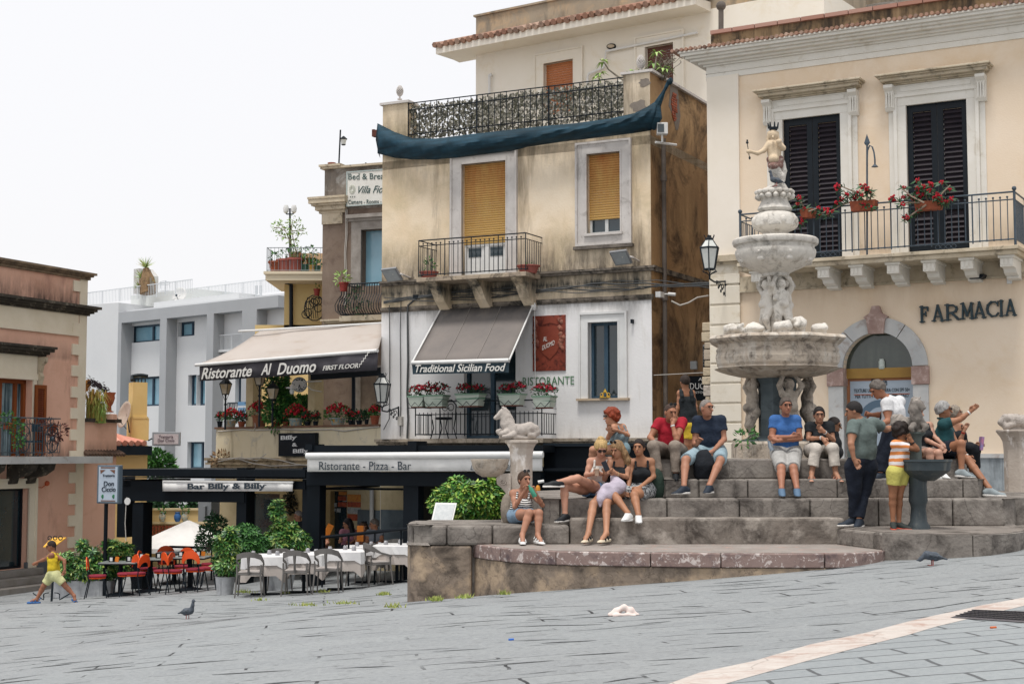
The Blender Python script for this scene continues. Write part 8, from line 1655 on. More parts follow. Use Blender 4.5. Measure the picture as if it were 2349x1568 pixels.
 if shoes:
  kind,m_ = shoes[0],shoes[1]
  for a in ('l','r'):
   if 't'+a not in Q or 'leg'+a in skip: continue
   A_,T_ = Q['a'+a],Q['t'+a];d = (T_-A_);dn = Vector((d.x,d.y,d.z*.25)).normalized();heel = A_-dn*.05*sc;heel.z = max(T_.z,min(A_.z-.075*sc,T_.z+.10));L_ = max((T_-heel).dot(dn)+.02,.23*sc);toe = heel+dn*L_
   if kind != 'sandals':
    S = SDF(h*.85);S.cap(heel+Vector((0,0,.022)),toe+Vector((0,0,.008)),.043*sc,.036*sc,.03);S.cap(A_-Vector((0,0,.025)),heel.lerp(toe,.55)+Vector((0,0,.022)),.046*sc,.038*sc,.03);S.cuts.append((heel-Vector((0,0,.022)),(0,0,-1)));sh = S.build('shoe',m_,th)
    S = SDF(h*.85);S.cap(heel-Vector((0,0,.012)),toe-Vector((0,0,.014)),.046*sc,.044*sc,.02);S.cuts += [(heel-Vector((0,0,.006)),(0,0,1)),(heel-Vector((0,0,.034)),(0,0,-1))];S.build('sole',shoes[2] if len(shoes) > 2 else m_,sh)
   else:
    S = SDF(h*.85);S.cap(heel-Vector((0,0,.012)),toe-Vector((0,0,.014)),.044*sc,.044*sc,.02);S.cuts += [(heel-Vector((0,0,.0)),(0,0,1)),(heel-Vector((0,0,.04)),(0,0,-1))];so = S.build('sandal',shoes[2] if len(shoes) > 2 else m_,th);mb = MB();sd = dn.cross(Vector((0,0,1))).normalized()
    for t in (.3,.62): c_ = heel.lerp(toe,t);mb.path([c_+sd*.045*sc*math.cos(q)+Vector((0,0,.0+.05*sc*math.sin(q))) for q in [i*math.pi/6 for i in range(7)]],.011*sc,5)
    mb.path([heel+sd*.04*sc+Vector((0,0,.02)),heel-dn*.035*sc+Vector((0,0,.06)),heel-sd*.04*sc+Vector((0,0,.02))],.008*sc,4);mb.build('straps',m_,so)
 for a,wc in watch: w_ = Q['w'+a];d = (w_-Q['e'+a]).normalized();mb = MB();mb.tube(w_-d*.022*sc,w_-d*.002*sc,.031*sc,n=12);mb.build('bracelet',mat('band_'+wc.lstrip('#'),wc,.35,metal=.2),th)
 th['_P'] = 0;return Q
sole_w = mat('white_rubber','#d3d0cb',.6);blk = mat('black_shoe','#191c20',.6)
T_ = {}
qa = person('seated woman in a striped tank top drinking from a green bottle',Z6,20.5,dict(hd=(866,556,-.05),nk=(862,622,.02),sl=(790,650),sr=(925,652),el=(800,742,-.12),wl=(868,635,-.25),fl=(890,600,-.28),er=(992,730,-.12),wr=(945,650,-.26),fr=(925,610,-.28),hl=(805,805,.05),hr=(865,812,.05),kl=(900,785,-.45),kr=(968,785,-.45),al=(852,938,-.55),ar=(960,938,-.55),tl=(856,990,-.68),tr=(985,990,-.66),curl=.8),
 35,0,'#b57c60',.97,True,('tank',stripes('striped_jersey','#e0dfdb','#1b1d22',34)),('shorts',cloth('pale_denim','#7d95ab'),.42),('sandals',M_white,M_white),('short','#4f3a2c'),'up')
mb = MB();a_,b_ = zt6(896,590,20.12),zt6(942,672,20.12);d = (b_-a_);mb.path([a_,a_+d*.18,a_+d*.3,a_+d*.95,b_],[.012,.014,.032,.034,.030],12);tag(mb.build('water_bottle',mat('green_plastic_bottle','#3fa183',.15,spec=.8,trans=.4),None,True),'green plastic bottle tilted to the mouth of the woman in stripes','bottle')
mb = MB();mb.ball(zt6(745,760,20.65),(.09,.10,.22),12,8);tag(mb.build('shoulder_bag',cloth('beige_bag','#8d8377'),None,True),'taupe bag slung behind the woman in the striped top','bag')
person('red-haired woman in a sleeveless grey top sitting behind the three women',Z6,21.7,dict(hd=(1470,118),nk=(1492,172),sl=(1490,192,-.1),sr=(1550,190,.1),el=(1450,262,-.2),wl=(1462,222,-.3),fl=(1458,190,-.32),er=(1588,245,0),wr=(1510,208,-.2),fr=(1468,202,-.25),hl=(1500,340),hr=(1545,340),kl=(1345,345,-.2),kr=(1400,350,-.2),al=(1335,470,-.15),ar=(1400,470,-.1),tl=(1320,500,-.3),tr=(1380,500,-.3)),
 -75,0,'#bf8564',.95,True,('tank',cloth('grey_blue','#76868c')),('shorts',cloth('pale_blue_cloth','#8aa5ae'),.5),('shoe',blk),('curly','#8f3c20'),'dark')
person('blonde woman in a white tank top and sunglasses with crossed legs',Z6,20.8,dict(hd=(1402,338,-.1),nk=(1402,400),sl=(1330,428),sr=(1462,424),el=(1298,520,-.08),wl=(1345,512,-.3),fl=(1372,500,-.33),er=(1450,510,-.1),wr=(1400,515,-.3),fr=(1378,500,-.33),hl=(1340,625,.1),hr=(1400,632,.1),kl=(1145,600,-.45),kr=(1238,545,-.45),al=(1150,790,-.48),ar=(1100,572,-.55),tl=(1105,838,-.58),tr=(1030,590,-.6),curl=.8),
 5,-28,'#c48a70',1.0,True,('tank',cloth('off_white','#d3cfc8')),('shorts',cloth('denim','#5f7c9c'),.25),('shoe',blk,sole_w),('tied','#cfae75'),'dark')
mb = MB();c_ = zt6(1372,500,20.38);mb.lathe(c_-Vector((0,0,.05)),[(.026,0),(.034,.09),(.036,.092),(.03,.1)],12);tag(mb.build('paper_cup',mat('brown_paper_cup','#b59a85',.7),None,True),'small paper cup held by the blonde woman','cup')
person('woman with long fair hair and a lilac cardigan on her lap looking at a phone',Z6,20.75,dict(hd=(1515,345,-.05),nk=(1530,408),sl=(1468,438),sr=(1592,425),el=(1425,548,-.1),wl=(1428,510,-.3),fl=(1435,478,-.33),er=(1580,535,-.1),wr=(1510,512,-.3),fr=(1470,485,-.33),hl=(1445,645,.1),hr=(1535,648,.1),kl=(1348,722,-.5),kr=(1440,715,-.5),al=(1312,925,-.8),ar=(1437,925,-.8),tl=(1285,985,-.93),tr=(1398,985,-.93),curl=.8),
 -42,-18,'#b8805f',1.0,True,('tank',cloth('black_top','#1d2024')),('shorts',cloth('light_lilac_short','#b8aebb'),.4),('sandals',blk,mat('cream_platform','#cbbfa8',.7)),('long','#9c7c58'),'up',watch=(('r','#b9a07c'),))
mb = MB();a_ = zt6(1432,458,20.2);mb.box(a_,(.035,.006,.07),Matrix.Rotation(R(-25),3,'Y'));tag(mb.build('mobile_phone',mat('phone_black','#20242c',.2)),'dark phone held up by the woman with long fair hair','phone')
S = SDF(.01);V_ = lambda x,y,d_: zt6(x,y,20.62+d_);S.chain([V_(1490,535,-.12),V_(1520,600,-.2),V_(1450,650,-.25),V_(1400,665,-.32)],[.05,.10,.11,.06],.04);S.chain([V_(1440,610,-.24),V_(1400,690,-.36),V_(1395,735,-.38)],[.07,.05,.02],.04);S.amp = .006;S.fr = 30
tag(S.build('cardigan',cloth('lilac','#bdb4c2')),'pale lilac cardigan lying over the lap of the phone user','cardigan')
person('dark-haired woman in a black strappy top and grey patterned skirt',Z6,20.75,dict(hd=(1664,332,-.05),nk=(1682,402),sl=(1614,436),sr=(1748,430),el=(1598,545,-.05),wl=(1588,630,-.22),fl=(1580,672,-.3),er=(1768,530,-.05),wr=(1668,608,-.28),fr=(1615,622,-.33),hl=(1620,630,.1),hr=(1725,635,.1),kl=(1488,655,-.42),kr=(1632,660,-.48),al=(1588,785,-.7),ar=(1662,800,-.7),tl=(1552,868,-.8),tr=(1668,882,-.8)),
 -18,0,'#a9714f',1.0,True,('tank',_M['cloth_black_top']),('skirt',mat('zebra_cloth','#8e9093',.85,var='#b5b6b5',vs=6,dirt='#2e3135',ds=26,dlo=.49,dhi=.53),.62),('shoe',M_white,M_white),('bun','#2b211e'))
for a_,b_,lab in (((1560,828),(1590,846),0),((1655,835),(1692,850),0)): pass
bp = MB();bp.ball(zt6(1787,600,20.95),(.12,.12,.26),12,8);tag(bp.build('backpack',cloth('dark_green','#27382f'),None,True),'dark green backpack beside the woman in the patterned skirt','backpack')
person('man in a red polo shirt resting his chin on his hand',Z7,21.65,dict(hd=(357,392,-.12),nk=(352,462),sl=(268,470),sr=(448,465),el=(195,585,-.1),wl=(238,622,-.35),fl=(250,680,-.42),er=(405,600,-.35),wr=(372,488,-.3),fr=(390,440,-.25),hl=(290,690,.05),hr=(430,700,.05),kl=(222,655,-.48),kr=(392,655,-.52),al=(262,860,-.52),ar=(398,865,-.54),tl=(262,905,-.62),tr=(402,908,-.66)),
 22,-10,'#a46a4c',1.04,False,('polo',cloth('red','#a01a2c'),.5),('trousers',cloth('khaki','#8b7f74'),.97),('shoe',blk),('bald','#4d3a30'),'up',chub=1.08,watch=(('r','#c9c9c6'),('l','#8d9194')))
person('boy in a black sleeveless shirt and yellow shorts standing with his back turned',Z7,25.0,dict(hd=(468,152),nk=(475,208),sl=(432,240),sr=(525,240),el=(420,330),wl=(402,420),fl=(398,450),er=(553,345),wr=(548,445),fr=(550,475),hl=(490,490),hr=(525,490),kl=(488,640),kr=(528,640),al=(488,790),ar=(528,790),tl=(480,820,-.1),tr=(535,820,-.1)),
 -160,0,'#a9704f',.98,False,('tank',cloth('black_tank','#22282c')),('shorts',cloth('yellow_shorts','#d8b93c'),.7),('shoe',blk),('short','#33261f'),chub=.85,watch=(('r','#a93328'),))
person('grey-haired man in a navy polo shirt and pale denim shorts looking aside',Z7,21.6,dict(hd=(640,358,-.1),nk=(652,438),sl=(568,455),sr=(752,450),el=(545,640,-.05),wl=(565,640,-.28),fl=(592,592,-.32),er=(778,600,-.05),wr=(690,690,-.38),fr=(632,722,-.45),hl=(600,705,.05),hr=(735,705,.05),kl=(475,762,-.62),kr=(748,765,-.62),al=(462,965,-.86),ar=(660,960,-.86),tl=(390,1045,-.92),tr=(625,1050,-.98),curl=.9),
 38,0,'#ad7458',1.05,False,('polo',cloth('navy','#1f2a3c'),.55),('shorts',cloth('bleached_denim','#93a9b3'),.93),('shoe',mat('navy_shoe','#232c38',.7),sole_w),('bald','#8d857f'),'clear',chub=1.1)
S = SDF(.01);V_ = lambda x,y,d_: W(Z7[0]+x/Z7[2],Z7[1]+y/Z7[2],21.12+d_);S.chain([V_(615,740,0),V_(625,800,.0),V_(620,860,.02)],[.11,.15,.15],.05);S.chain([V_(600,700,0),V_(640,690,0),V_(660,730,0)],[.02,.02,.02]);S.amp = .003;S.fr = 30
tag(S.build('backpack',cloth('black_bag','#181d24')),'black backpack standing between the legs of the man in navy','backpack')
person('man in a blue polo shirt with folded arms and grey shorts',Z7,21.6,dict(hd=(1262,342,-.08),nk=(1256,420),sl=(1172,450),sr=(1340,450),el=(1150,590,-.08),wl=(1295,580,-.3),fl=(1350,570,-.3),er=(1372,592,-.08),wr=(1200,612,-.24),fr=(1128,585,-.15),hl=(1200,705,.05),hr=(1325,705,.05),kl=(1225,825,-.64),kr=(1320,825,-.64),al=(1228,985,-.86),ar=(1348,985,-.86),tl=(1236,1052,-.98),tr=(1356,1052,-.98)),
 8,0,'#a96c50',1.05,False,('polo',cloth('blue','#3c68a5'),.5),('shorts',cloth('light_grey','#a9a8a5'),.98),('shoe',mat('blue_grey_shoe','#546c84',.7),mat('grey_sole','#6f6a66',.8)),('short','#5c524b'),'clear',chub=1.08)
mb = MB();mb.path([W(Z7[0]+x/Z7[2],Z7[1]+y/Z7[2],21.45) for x,y in ((1125,600),(1140,655),(1155,685))],[.02,.035,.035],10);tag(mb.build('water_bottle',mat('clear_bottle','#b5c4d2',.12,trans=.5,spec=.8),None,True),'clear crushed water bottle under the arm of the man in blue','bottle')
person('dark-haired woman with glasses in a black blouse and cream linen trousers',Z4,21.65,dict(hd=(1292,1030,-.08),nk=(1292,1110),sl=(1205,1132),sr=(1385,1125),el=(1195,1240,-.1),wl=(1318,1232,-.3),fl=(1358,1280,-.33),er=(1420,1255,-.1),wr=(1340,1180,-.28),fr=(1285,1132,-.28),hl=(1220,1345,.05),hr=(1390,1345,.05),kl=(1262,1330,-.52),kr=(1415,1330,-.52),al=(1225,1550,-.56),ar=(1440,1550,-.56),tl=(1222,1602,-.68),tr=(1470,1602,-.66)),
 -5,-5,'#b07a5c',1.0,True,('shirt',cloth('black_blouse','#1d2125'),.55),('wide',cloth('cream_linen','#c6beb4'),.72),('sandals',mat('tan_leather','#a8705a',.6),mat('tan_leather2','#b98a74',.6)),('bun','#1f1a19'),'clear',watch=(('r','#c9c9c6'),('l','#c9c9c6')))
person('person in dark sunglasses half hidden behind the woman in black',Z4,22.7,dict(hd=(1428,1120),nk=(1410,1180),sl=(1370,1210,.1),sr=(1425,1205),hl=(1370,1360),hr=(1430,1360),er=(1445,1290),wr=(1470,1340,-.1),fr=(1460,1370,-.2),kl=(1400,1370,-.3),kr=(1450,1370,-.3)),
 75,-10,'#9c6a4c',.98,False,('shirt',_M['cloth_black_top'],.6),('trousers',_M['cloth_black_top']),None,('short','#3b3431'),'dark')
person('man in a grey-green polo shirt standing with one hand on his back',Z8,20.05,dict(hd=(305,358,.0),nk=(350,415),sl=(302,462,-.12),sr=(455,450,.1),el=(284,600,-.28),wl=(304,705,-.30),fl=(338,765,-.30),er=(545,492,.25),wr=(600,470,.45),fr=(625,450,.5),hl=(305,775,-.05),hr=(412,775,.05),kl=(310,950,-.05),kr=(380,950,.05),al=(300,1140,.02),ar=(345,1150,-.05),tl=(225,1190,.0),tr=(330,1205,-.1)),
 -105,-12,'#a56f50',1.06,False,('polo',cloth('grey_green','#63706d'),.55),('trousers',cloth('dark_navy','#151d2b'),.97),('shoe',mat('navy_shoe','#232c38',.7),sole_w),('short','#211d1c'),chub=1.24)
person('grey-haired man in a white polo shirt leaning forward',Z8,21.35,dict(hd=(482,200,-.05),nk=(545,255),sl=(548,300,-.15),sr=(640,285,.15),el=(560,430,-.25),wl=(500,455,-.3),fl=(470,462,-.3),er=(505,385,.1),wr=(432,383,.05),fr=(395,375,0),hl=(575,555,-.1),hr=(640,550,.1),kl=(500,720,-.15),kr=(520,720,-.1),al=(500,812,-.2),ar=(520,812,-.15),tl=(450,850,-.24),tr=(480,850,-.2)),
 -80,-30,'#a86a4b',1.08,False,('polo',cloth('white_polo','#d5d5d6'),.5),('trousers',_M['cloth_dark_navy'],.97),('shoe',mat('navy_shoe','#232c38',.7),sole_w),('wavy','#6d655e'),chub=1.2)
mb = MB();mb.path([W(Z8[0]+x/Z8[2],Z8[1]+y/Z8[2],21.42+d_) for x,y,d_ in ((625,240,.1),(575,235,.0),(540,275,-.08),(520,340,-.1),(495,430,-.1),(490,520,-.05))],.014,5);tag(mb.build('bag_strap',blk),'black strap across the shoulder of the man in white','strap')
person('child in an orange striped t-shirt and yellow shorts leaning on the dark basin',Z8,19.65,dict(hd=(655,508,.0),nk=(655,572),sl=(612,605,-.1),sr=(695,605,.1),el=(772,640,-.1),wl=(738,585,-.12),fl=(722,560,-.12),er=(700,690,.12),wr=(745,680,.1),fr=(765,675,.1),hl=(602,810,-.05),hr=(660,810,.05),kl=(592,985,-.03),kr=(640,985,.05),al=(595,1172,-.03),ar=(637,1175,.05),tl=(600,1215,-.14),tr=(700,1215,.0)),
 112,0,'#99613f',.86,False,('shirt',stripes('orange_striped_jersey','#cf8148','#d9d3d2',11.5),.6),('shorts',cloth('lemon','#c9c268'),.52),('shoe',mat('dark_trainer','#2f3533',.7),mat('coral_sole','#c4533c',.6)),('curly','#2b201c'),'clear',chub=1.05,watch=(('l','#1d2024'),))
person('person in white trainers sitting hidden behind the dark sea horse',Z8,21.65,dict(hd=(765,365,.1),nk=(780,440),sl=(752,462),sr=(862,465),el=(850,575,-.1),wl=(935,612,-.3),fl=(965,640,-.33),er=(900,545,-.1),wr=(965,605,-.3),fr=(995,628,-.33),hl=(800,680),hr=(880,680),kl=(862,655,-.5),kr=(930,665,-.5),al=(885,800,-.52),ar=(955,800,-.52),tl=(920,848,-.6),tr=(985,848,-.6)),
 60,-10,'#c29078',.98,True,('tank',_M['cloth_black_top']),('shorts',cloth('dusty','#8e7f78'),.5),('shoe',M_white,sole_w),('short','#2b211e'))
person('grey-haired man in a dark green polo shirt and sunglasses pointing to the right',Z8,21.65,dict(hd=(968,352,-.02),nk=(960,415),sl=(965,455,-.16),sr=(975,450,.18),el=(1088,418,-.22),wl=(1160,365,-.24),fl=(1215,312,-.24),er=(1060,590,.1),wr=(1142,690,-.05),fr=(1200,745,-.15),hl=(955,655,-.1),hr=(1000,660,.1),kl=(1098,595,-.5),kr=(1145,715,-.35),al=(1100,785,-.52),ar=(1305,925,-.68),tl=(1165,848,-.56),tr=(1400,972,-.72),curl=.15),
 88,3,'#a36a4a',1.05,False,('polo',cloth('dark_teal','#1f4a4e'),.5),('shorts',cloth('ink_navy','#1c2330'),.62),('shoe',mat('grey_canvas','#8b9497',.8),sole_w),('wavy','#a8a6a3'),'dark',chub=1.15,watch=(('l','#d0d0ce'),('r','#c9c9c6')))
person('woman behind the man in green raising a finger and holding a folded leaflet',Z8,22.3,dict(hd=(1052,375),nk=(1050,440),sl=(1020,475),sr=(1090,475),el=(1092,575,-.1),wl=(1115,510,-.15),fl=(1140,455,-.15),er=(1130,610,-.1),wr=(1195,612,-.3),fr=(1235,605,-.33),hl=(1050,650),hr=(1110,650),kl=(1160,625,-.35),kr=(1200,640,-.3),al=(1170,780,-.2),ar=(1210,780,-.2),tl=(1200,800,-.3),tr=(1240,800,-.3),curl=.3),
 85,5,'#b07a5c',.97,True,('tank',_M['cloth_black_top']),('trousers',cloth('black_trousers','#1b1e24'),.95),None,('wavy','#9a8e80'),'clear',watch=(('l','#a93328'),))
mb = MB();mb.box(W(Z8[0]+1245/Z8[2],Z8[1]+595/Z8[2],21.95),(.02,.06,.10),Matrix.Rotation(R(8),3,'Y'));tag(mb.build('leaflet',mat('blue_leaflet','#5c7fb5',.5,var='#b56a7e',vs=12)),'blue folded leaflet held out by the woman behind the man in green','leaflet')
person('boy in a yellow vest and pale shorts running to the left',Z2,27.0,dict(hd=(402,948),nk=(420,1000),sl=(405,1018,-.1),sr=(435,1022,.1),el=(345,1052,.05),wl=(300,1068,.05),fl=(278,1080,.05),er=(505,1058,-.1),wr=(508,1130,-.15),fr=(495,1165,-.15),hl=(400,1178,.05),hr=(440,1178,-.05),kl=(340,1262,.05),kr=(515,1262,-.05),al=(288,1362,.05),ar=(582,1335,-.05),tl=(240,1380,.05),tr=(590,1388,-.08)),
 -80,-12,'#9a5f42',.80,False,('tank',cloth('bright_yellow','#d6b92c')),('shorts',cloth('pale_yellow','#cfcf9a'),.72),('sandals',mat('blue_rubber','#335f96',.6),mat('blue_rubber','#335f96',.6)),('short','#2e211c'),'dark',chub=1.0,h=.010)
for lab,Y,X,Yd_,yw,hc,hk,tp,sk in (('man in a dark shirt sitting behind the green bushes at the far left table',34.5,860,830,-60,'#8d857f','short','#1d2228','#a36a4a'),('bare-shouldered diner beside the post holding an orange menu',33.2,1112,960,40,'#3b2f28','short','#9c6a5a','#b57c60'),
 ('dark-haired diner in a pink top facing left',33.0,1440,925,-60,'#1f1a1c','long','#9c6a78','#a9704f'),('diner with sunglasses pushed up on long brown hair',32.6,1628,965,20,'#4d3829','long','#8a5a48','#a9704f'),('grey-haired diner in a grey t-shirt with his back half turned',32.2,1752,930,-75,'#6d655e','short','#7c8088','#a36a4a')):
 x,y = X,Yd_;person(lab,ZD,Y,dict(hd=(x,y),nk=(x+8,y+62),sl=(x-60,y+95,-.05),sr=(x+75,y+95,.05),el=(x-85,y+190,-.1),wl=(x-95,y+215,-.3),fl=(x-80,y+200,-.35),er=(x+95,y+190,-.1),wr=(x+30,y+225,-.3),fr=(x,y+215,-.35),hl=(x-30,y+300,0),hr=(x+45,y+300,0),kl=(x-60,y+300,-.4),kr=(x+50,y+300,-.4),al=(x-50,y+440,-.3),ar=(x+50,y+440,-.3)),yw,-8,sk,1.0,hk == 'long',('shirt',cloth('diner_'+tp.lstrip('#'),tp),.5),('trousers',_M['cloth_dark_navy']),None,(hk,hc),'up' if 'sunglasses' in lab else None,h=.014)
for lab,x,y,Y,rot in (('orange menu held up by the bare-shouldered diner',1208,1012,32.7,-25),('orange menu standing on the table before the brown-haired diner',1588,1035,32.0,0)):
 mb = MB();mb.box(W(ZD[0]+x/ZD[2],ZD[1]+y/ZD[2],Y),(.07,.01,.17),Matrix.Rotation(R(rot) * -1,3,'Y'));tag(mb.build('menu',mat('orange_card','#d9822b',.5,var='#c9701f',vs=9)),lab,'menu')
# ================================================================ CAFE TABLES, CHAIRS, PLANTS, SIGNS
def gpt(px,Y): x = W(px,1040,Y).x;return Vector((x,Y,gz(x,Y)))
def dup(root,loc,rz,label):
 r = root.copy();COL.objects.link(r);r.location = loc;r.rotation_euler = (0,0,rz);r['label'] = label
 for ch in list(root.children):
  c = ch.copy();COL.objects.link(c);c.parent = r
  for g in list(ch.children): d = g.copy();COL.objects.link(d);d.parent = c
 return r
def proto(name,cat,group): t = thing(name,name,cat,(0,0,0),group);return t
M_gc = mat('taupe_plastic','#6b6865',.5,var='#5f5c5a',vs=5);M_cu = mat('pale_cushion','#a39c97',.9)
gc = proto('grey_chair','chair','grey chairs at the white tables')
for sx,sy in ((-1,-1),(1,-1),(-1,1),(1,1)): mb = MB();mb.path([(sx*.25,sy*.25,0),(sx*.215,sy*.20,.44),(sx*.225,sy*.19,.62 if sy < 0 else .60)],[.014,.020,.016],6);mb.build('leg',M_gc,gc)
mb = MB();mb.box((0,0,.44),(.22,.21,.015));mb.build('seat',M_gc,gc,bevel=.01);mb = MB();mb.box((0,0,.475),(.20,.19,.018));mb.build('cushion',M_cu,gc,bevel=.015)
mb = MB();pts = [(.235,.22,.60),(.25,.0,.66),(.22,-.19,.76),(.11,-.26,.80),(0,-.275,.81),(-.11,-.26,.80),(-.22,-.19,.76),(-.25,0,.66),(-.235,.22,.60)]
rows = [[Vector(p)+Vector((0,0,dz*(1 if 1 < i < 7 else .4))) for i,p in enumerate(pts)] for dz in (-.05,.05)];mb.grid(rows);mb.build('back_rail',M_gc,gc,thick=.025);mb = MB();mb.path([(0,-.20,.43),(0,-.26,.6),(0,-.27,.77)],[.026,.022,.035],6);mb.build('back_post',M_gc,gc)
oc = proto('orange_chair','chair','orange and red chairs at the bar')
for sx,sy in ((-1,-1),(1,-1),(-1,1),(1,1)): mb = MB();mb.path([(sx*.20,sy*.24,0),(sx*.17,sy*.19,.25),(sx*.16,sy*.15,.44)],.013,5);mb.build('leg',M_dark,oc)
mb = MB();mb.lathe((0,0,.44),[(.19,0),(.20,.02),(.19,.03)],16);mb.build('seat',M_orange,oc,True);mb = MB();mb.lathe((0,0,.465),[(.17,0),(.21,.02),(.20,.05),(.15,.055)],16);mb.build('cushion',mat('wine_cushion','#8a2a3a',.9,var='#762232',vs=9),oc,True)
mb = MB();r1 = [];r2 = []
for i in range(13): t = math.pi*i/12;r1.append((.22*math.cos(t),-.19-.03*math.sin(t),.64+.27*math.sin(t)**.7));r2.append((.165*math.cos(t),-.19-.03*math.sin(t),.62+.12*math.sin(t)))
mb.grid([r1,r2]);mb.build('backrest',M_orange,oc,thick=.018);mb = MB();mb.tube((.18,-.16,.44),(.18,-.19,.68),.012);mb.tube((-.18,-.16,.44),(-.18,-.19,.68),.012);mb.build('back_frame',M_dark,oc)
M_cl = mat('white_tablecloth','#d9d8d6',.85,var='#cbcacb',vs=5);M_cl2 = mat('ecru_undercloth','#b3aaa3',.85)
wt = proto('white_table','table','white-clothed restaurant tables')
def clothmesh(w_,z,dm,dc,name,m,fold=.02):
 mb = MB();n = 32;R_ = [[],[],[]]
 for i in range(n):
  t = 2*math.pi*(i+.5)/n;c_,s_ = math.cos(t),math.sin(t);k = 1/max(abs(c_),abs(s_));corner = max(0,(k-1.15)/.26);e = Vector((c_*k*w_,s_*k*w_,0));o = Vector((c_,s_,0))
  R_[0].append(e+Vector((0,0,z)));R_[1].append(e+o*.02+Vector((0,0,z-.012)));R_[2].append(e*(1-.06*corner)+o*(.04+fold*math.sin(i*2.4))+Vector((0,0,z-dm-(dc-dm)*corner)))
 vs = [Vector((0,0,z))]+R_[0]+R_[1]+R_[2];fs = [(0,1+i,1+(i+1) % n) for i in range(n)]
 for r in (0,1): fs += [(1+r*n+i,1+(r+1)*n+i,1+(r+1)*n+(i+1) % n,1+r*n+(i+1) % n) for i in range(n)]
 mb.add(vs,fs);return mb.build(name,m,wt,thick=.004)
clothmesh(.42,.765,.17,.30,'top_cloth',M_cl,.012);clothmesh(.41,.755,.36,.58,'under_cloth',M_cl2,.03)
mb = MB();mb.tube((0,0,.02),(0,0,.74),.035);mb.tube((-.28,0,.02),(.28,0,.02),.02);mb.tube((0,-.28,.02),(0,.28,.02),.02);mb.build('pedestal',M_dark,wt)
bt_ = proto('bar_table','table','dark bar tables');mb = MB();mb.box((0,0,.74),(.42,.34,.014));mb.build('top',mat('pale_marble_top','#8d9290',.3,var='#6f7573',vs=9),bt_,bevel=.008)
mb = MB();mb.box((0,0,.715),(.40,.32,.012));mb.tube((0,0,.03),(0,0,.72),.055,.05,8);mb.lathe((0,0,0),[(.34,0),(.32,.03),(.08,.08)],8);mb.build('pedestal',M_bk,bt_)
gl_ = proto('tumbler','glass','upturned tumblers on the white tables');mb = MB();mb.lathe((0,0,0),[(.045,0),(.045,.03),(.036,.08),(.030,.085)],12);mb.build('bowl',mat('smoky_glass','#a6a6a9',.15,var='#77767a',vs=30,spec=.8),gl_,True)
nh = proto('napkin_holder','napkin holder','napkin holders on the bar tables');mb = MB();mb.box((-.07,0,.06),(.055,.05,.06));mb.build('holder',M_bk,nh);mb = MB();mb.box((-.07,-.052,.06),(.03,.003,.04));mb.build('label',M_white,nh);mb = MB();mb.box((.05,0,.055),(.04,.03,.05),Matrix.Rotation(.15,3,'Y'));mb.build('card',_M['orange_card'],nh)
used = {}
def put(p,loc,rz,label):
 if p.name not in used: used[p.name] = 1;p.location = loc;p.rotation_euler = (0,0,rz);p['label'] = label;return p
 return dup(p,loc,rz,label)
tabs = [(612,28.9,.1,'leftmost white-clothed table beside the potted bush'),(700,29.1,.08,'white-clothed table second from the left, between grey chairs'),(786,29.3,.12,'white-clothed table with a long drooping corner, third from the left'),(846,31.2,.2,'farther white-clothed table below the sloping handrail'),(912,30.2,-.1,'white-clothed table cut off by the stone wall')]
for i,(px,Y,rz,lab) in enumerate(tabs):
 p = gpt(px,Y);put(wt,p,rz,lab)
 for j,(dx,dy) in enumerate(((-.22,-.1),(.05,.15),(.25,-.12))): put(gl_,p+Vector((dx,dy,.767)),0,'%s tumbler on the %s' % (('left','middle','right')[j],lab.split(',')[0].replace('white-clothed ','')))
for px,Y,rz,lab in ((577,28.1,.06,'leftmost grey chair, its back to the viewer'),(683,28.2,.0,'grey chair at the second white table, its back to the viewer'),(755,28.25,-.05,'grey chair seen from behind left of the drooping cloth corner'),(832,30.3,1.3,'grey chair sideways behind the drooping tablecloth'),(868,29.6,-1.2,'grey chair sideways between the two right white tables'),(640,29.9,3.1,'grey chair facing the viewer behind the leftmost tables'),(905,31.0,3.0,'grey chair behind the table cut off by the stone wall')): put(gc,gpt(px,Y),rz,lab)
for px,Y,rz,lab in ((282,33.5,0,'bar table left, nearest the white planter'),(350,34.3,.1,'bar table in the middle of the orange chairs'),(440,33.6,-.05,'bar table right, near the potted bush'),(405,36.2,.1,'bar table farther back under the canopy')):
 p = gpt(px,Y);put(bt_,p,rz,lab)
 if 'farther' not in lab: put(nh,p+Vector((-.12,-.05,.755)),0,'napkin holder and orange card on the '+lab.split(',')[0]);put(nh,p+Vector((.22,.1,.755)),.4,'second napkin holder on the '+lab.split(',')[0])
for px,Y,rz,lab in ((228,32.7,-1.4,'leftmost orange chair, facing right'),(258,34.6,3.0,'orange chair behind the left bar table'),(318,32.7,1.2,'orange chair facing left before the middle bar table'),(345,34.9,-1.6,'orange chair behind the middle bar table'),(378,33.3,1.4,'orange chair facing left, right of the middle bar table'),(402,32.6,-1.0,'nearest orange chair, facing right toward the right bar table'),(424,34.8,2.9,'orange chair behind the right bar table'),(482,33.0,1.5,'rightmost orange chair beside the potted bush'),(486,34.8,2.0,'orange chair farther back beside the bush'),(296,33.0,2.2,'orange chair between the left and middle bar tables'),(452,32.7,-.3,'orange chair turned away before the right bar table'),(385,36.8,.2,'orange chair farthest back under the canopy')): put(oc,gpt(px,Y),rz,lab)
M_pl = mat('worn_white_planter','#b9bbbd',.85,var='#9a9c9f',vs=6,streak='#7d7f81',ss=(9,9,1),slo=.5,shi=.7)
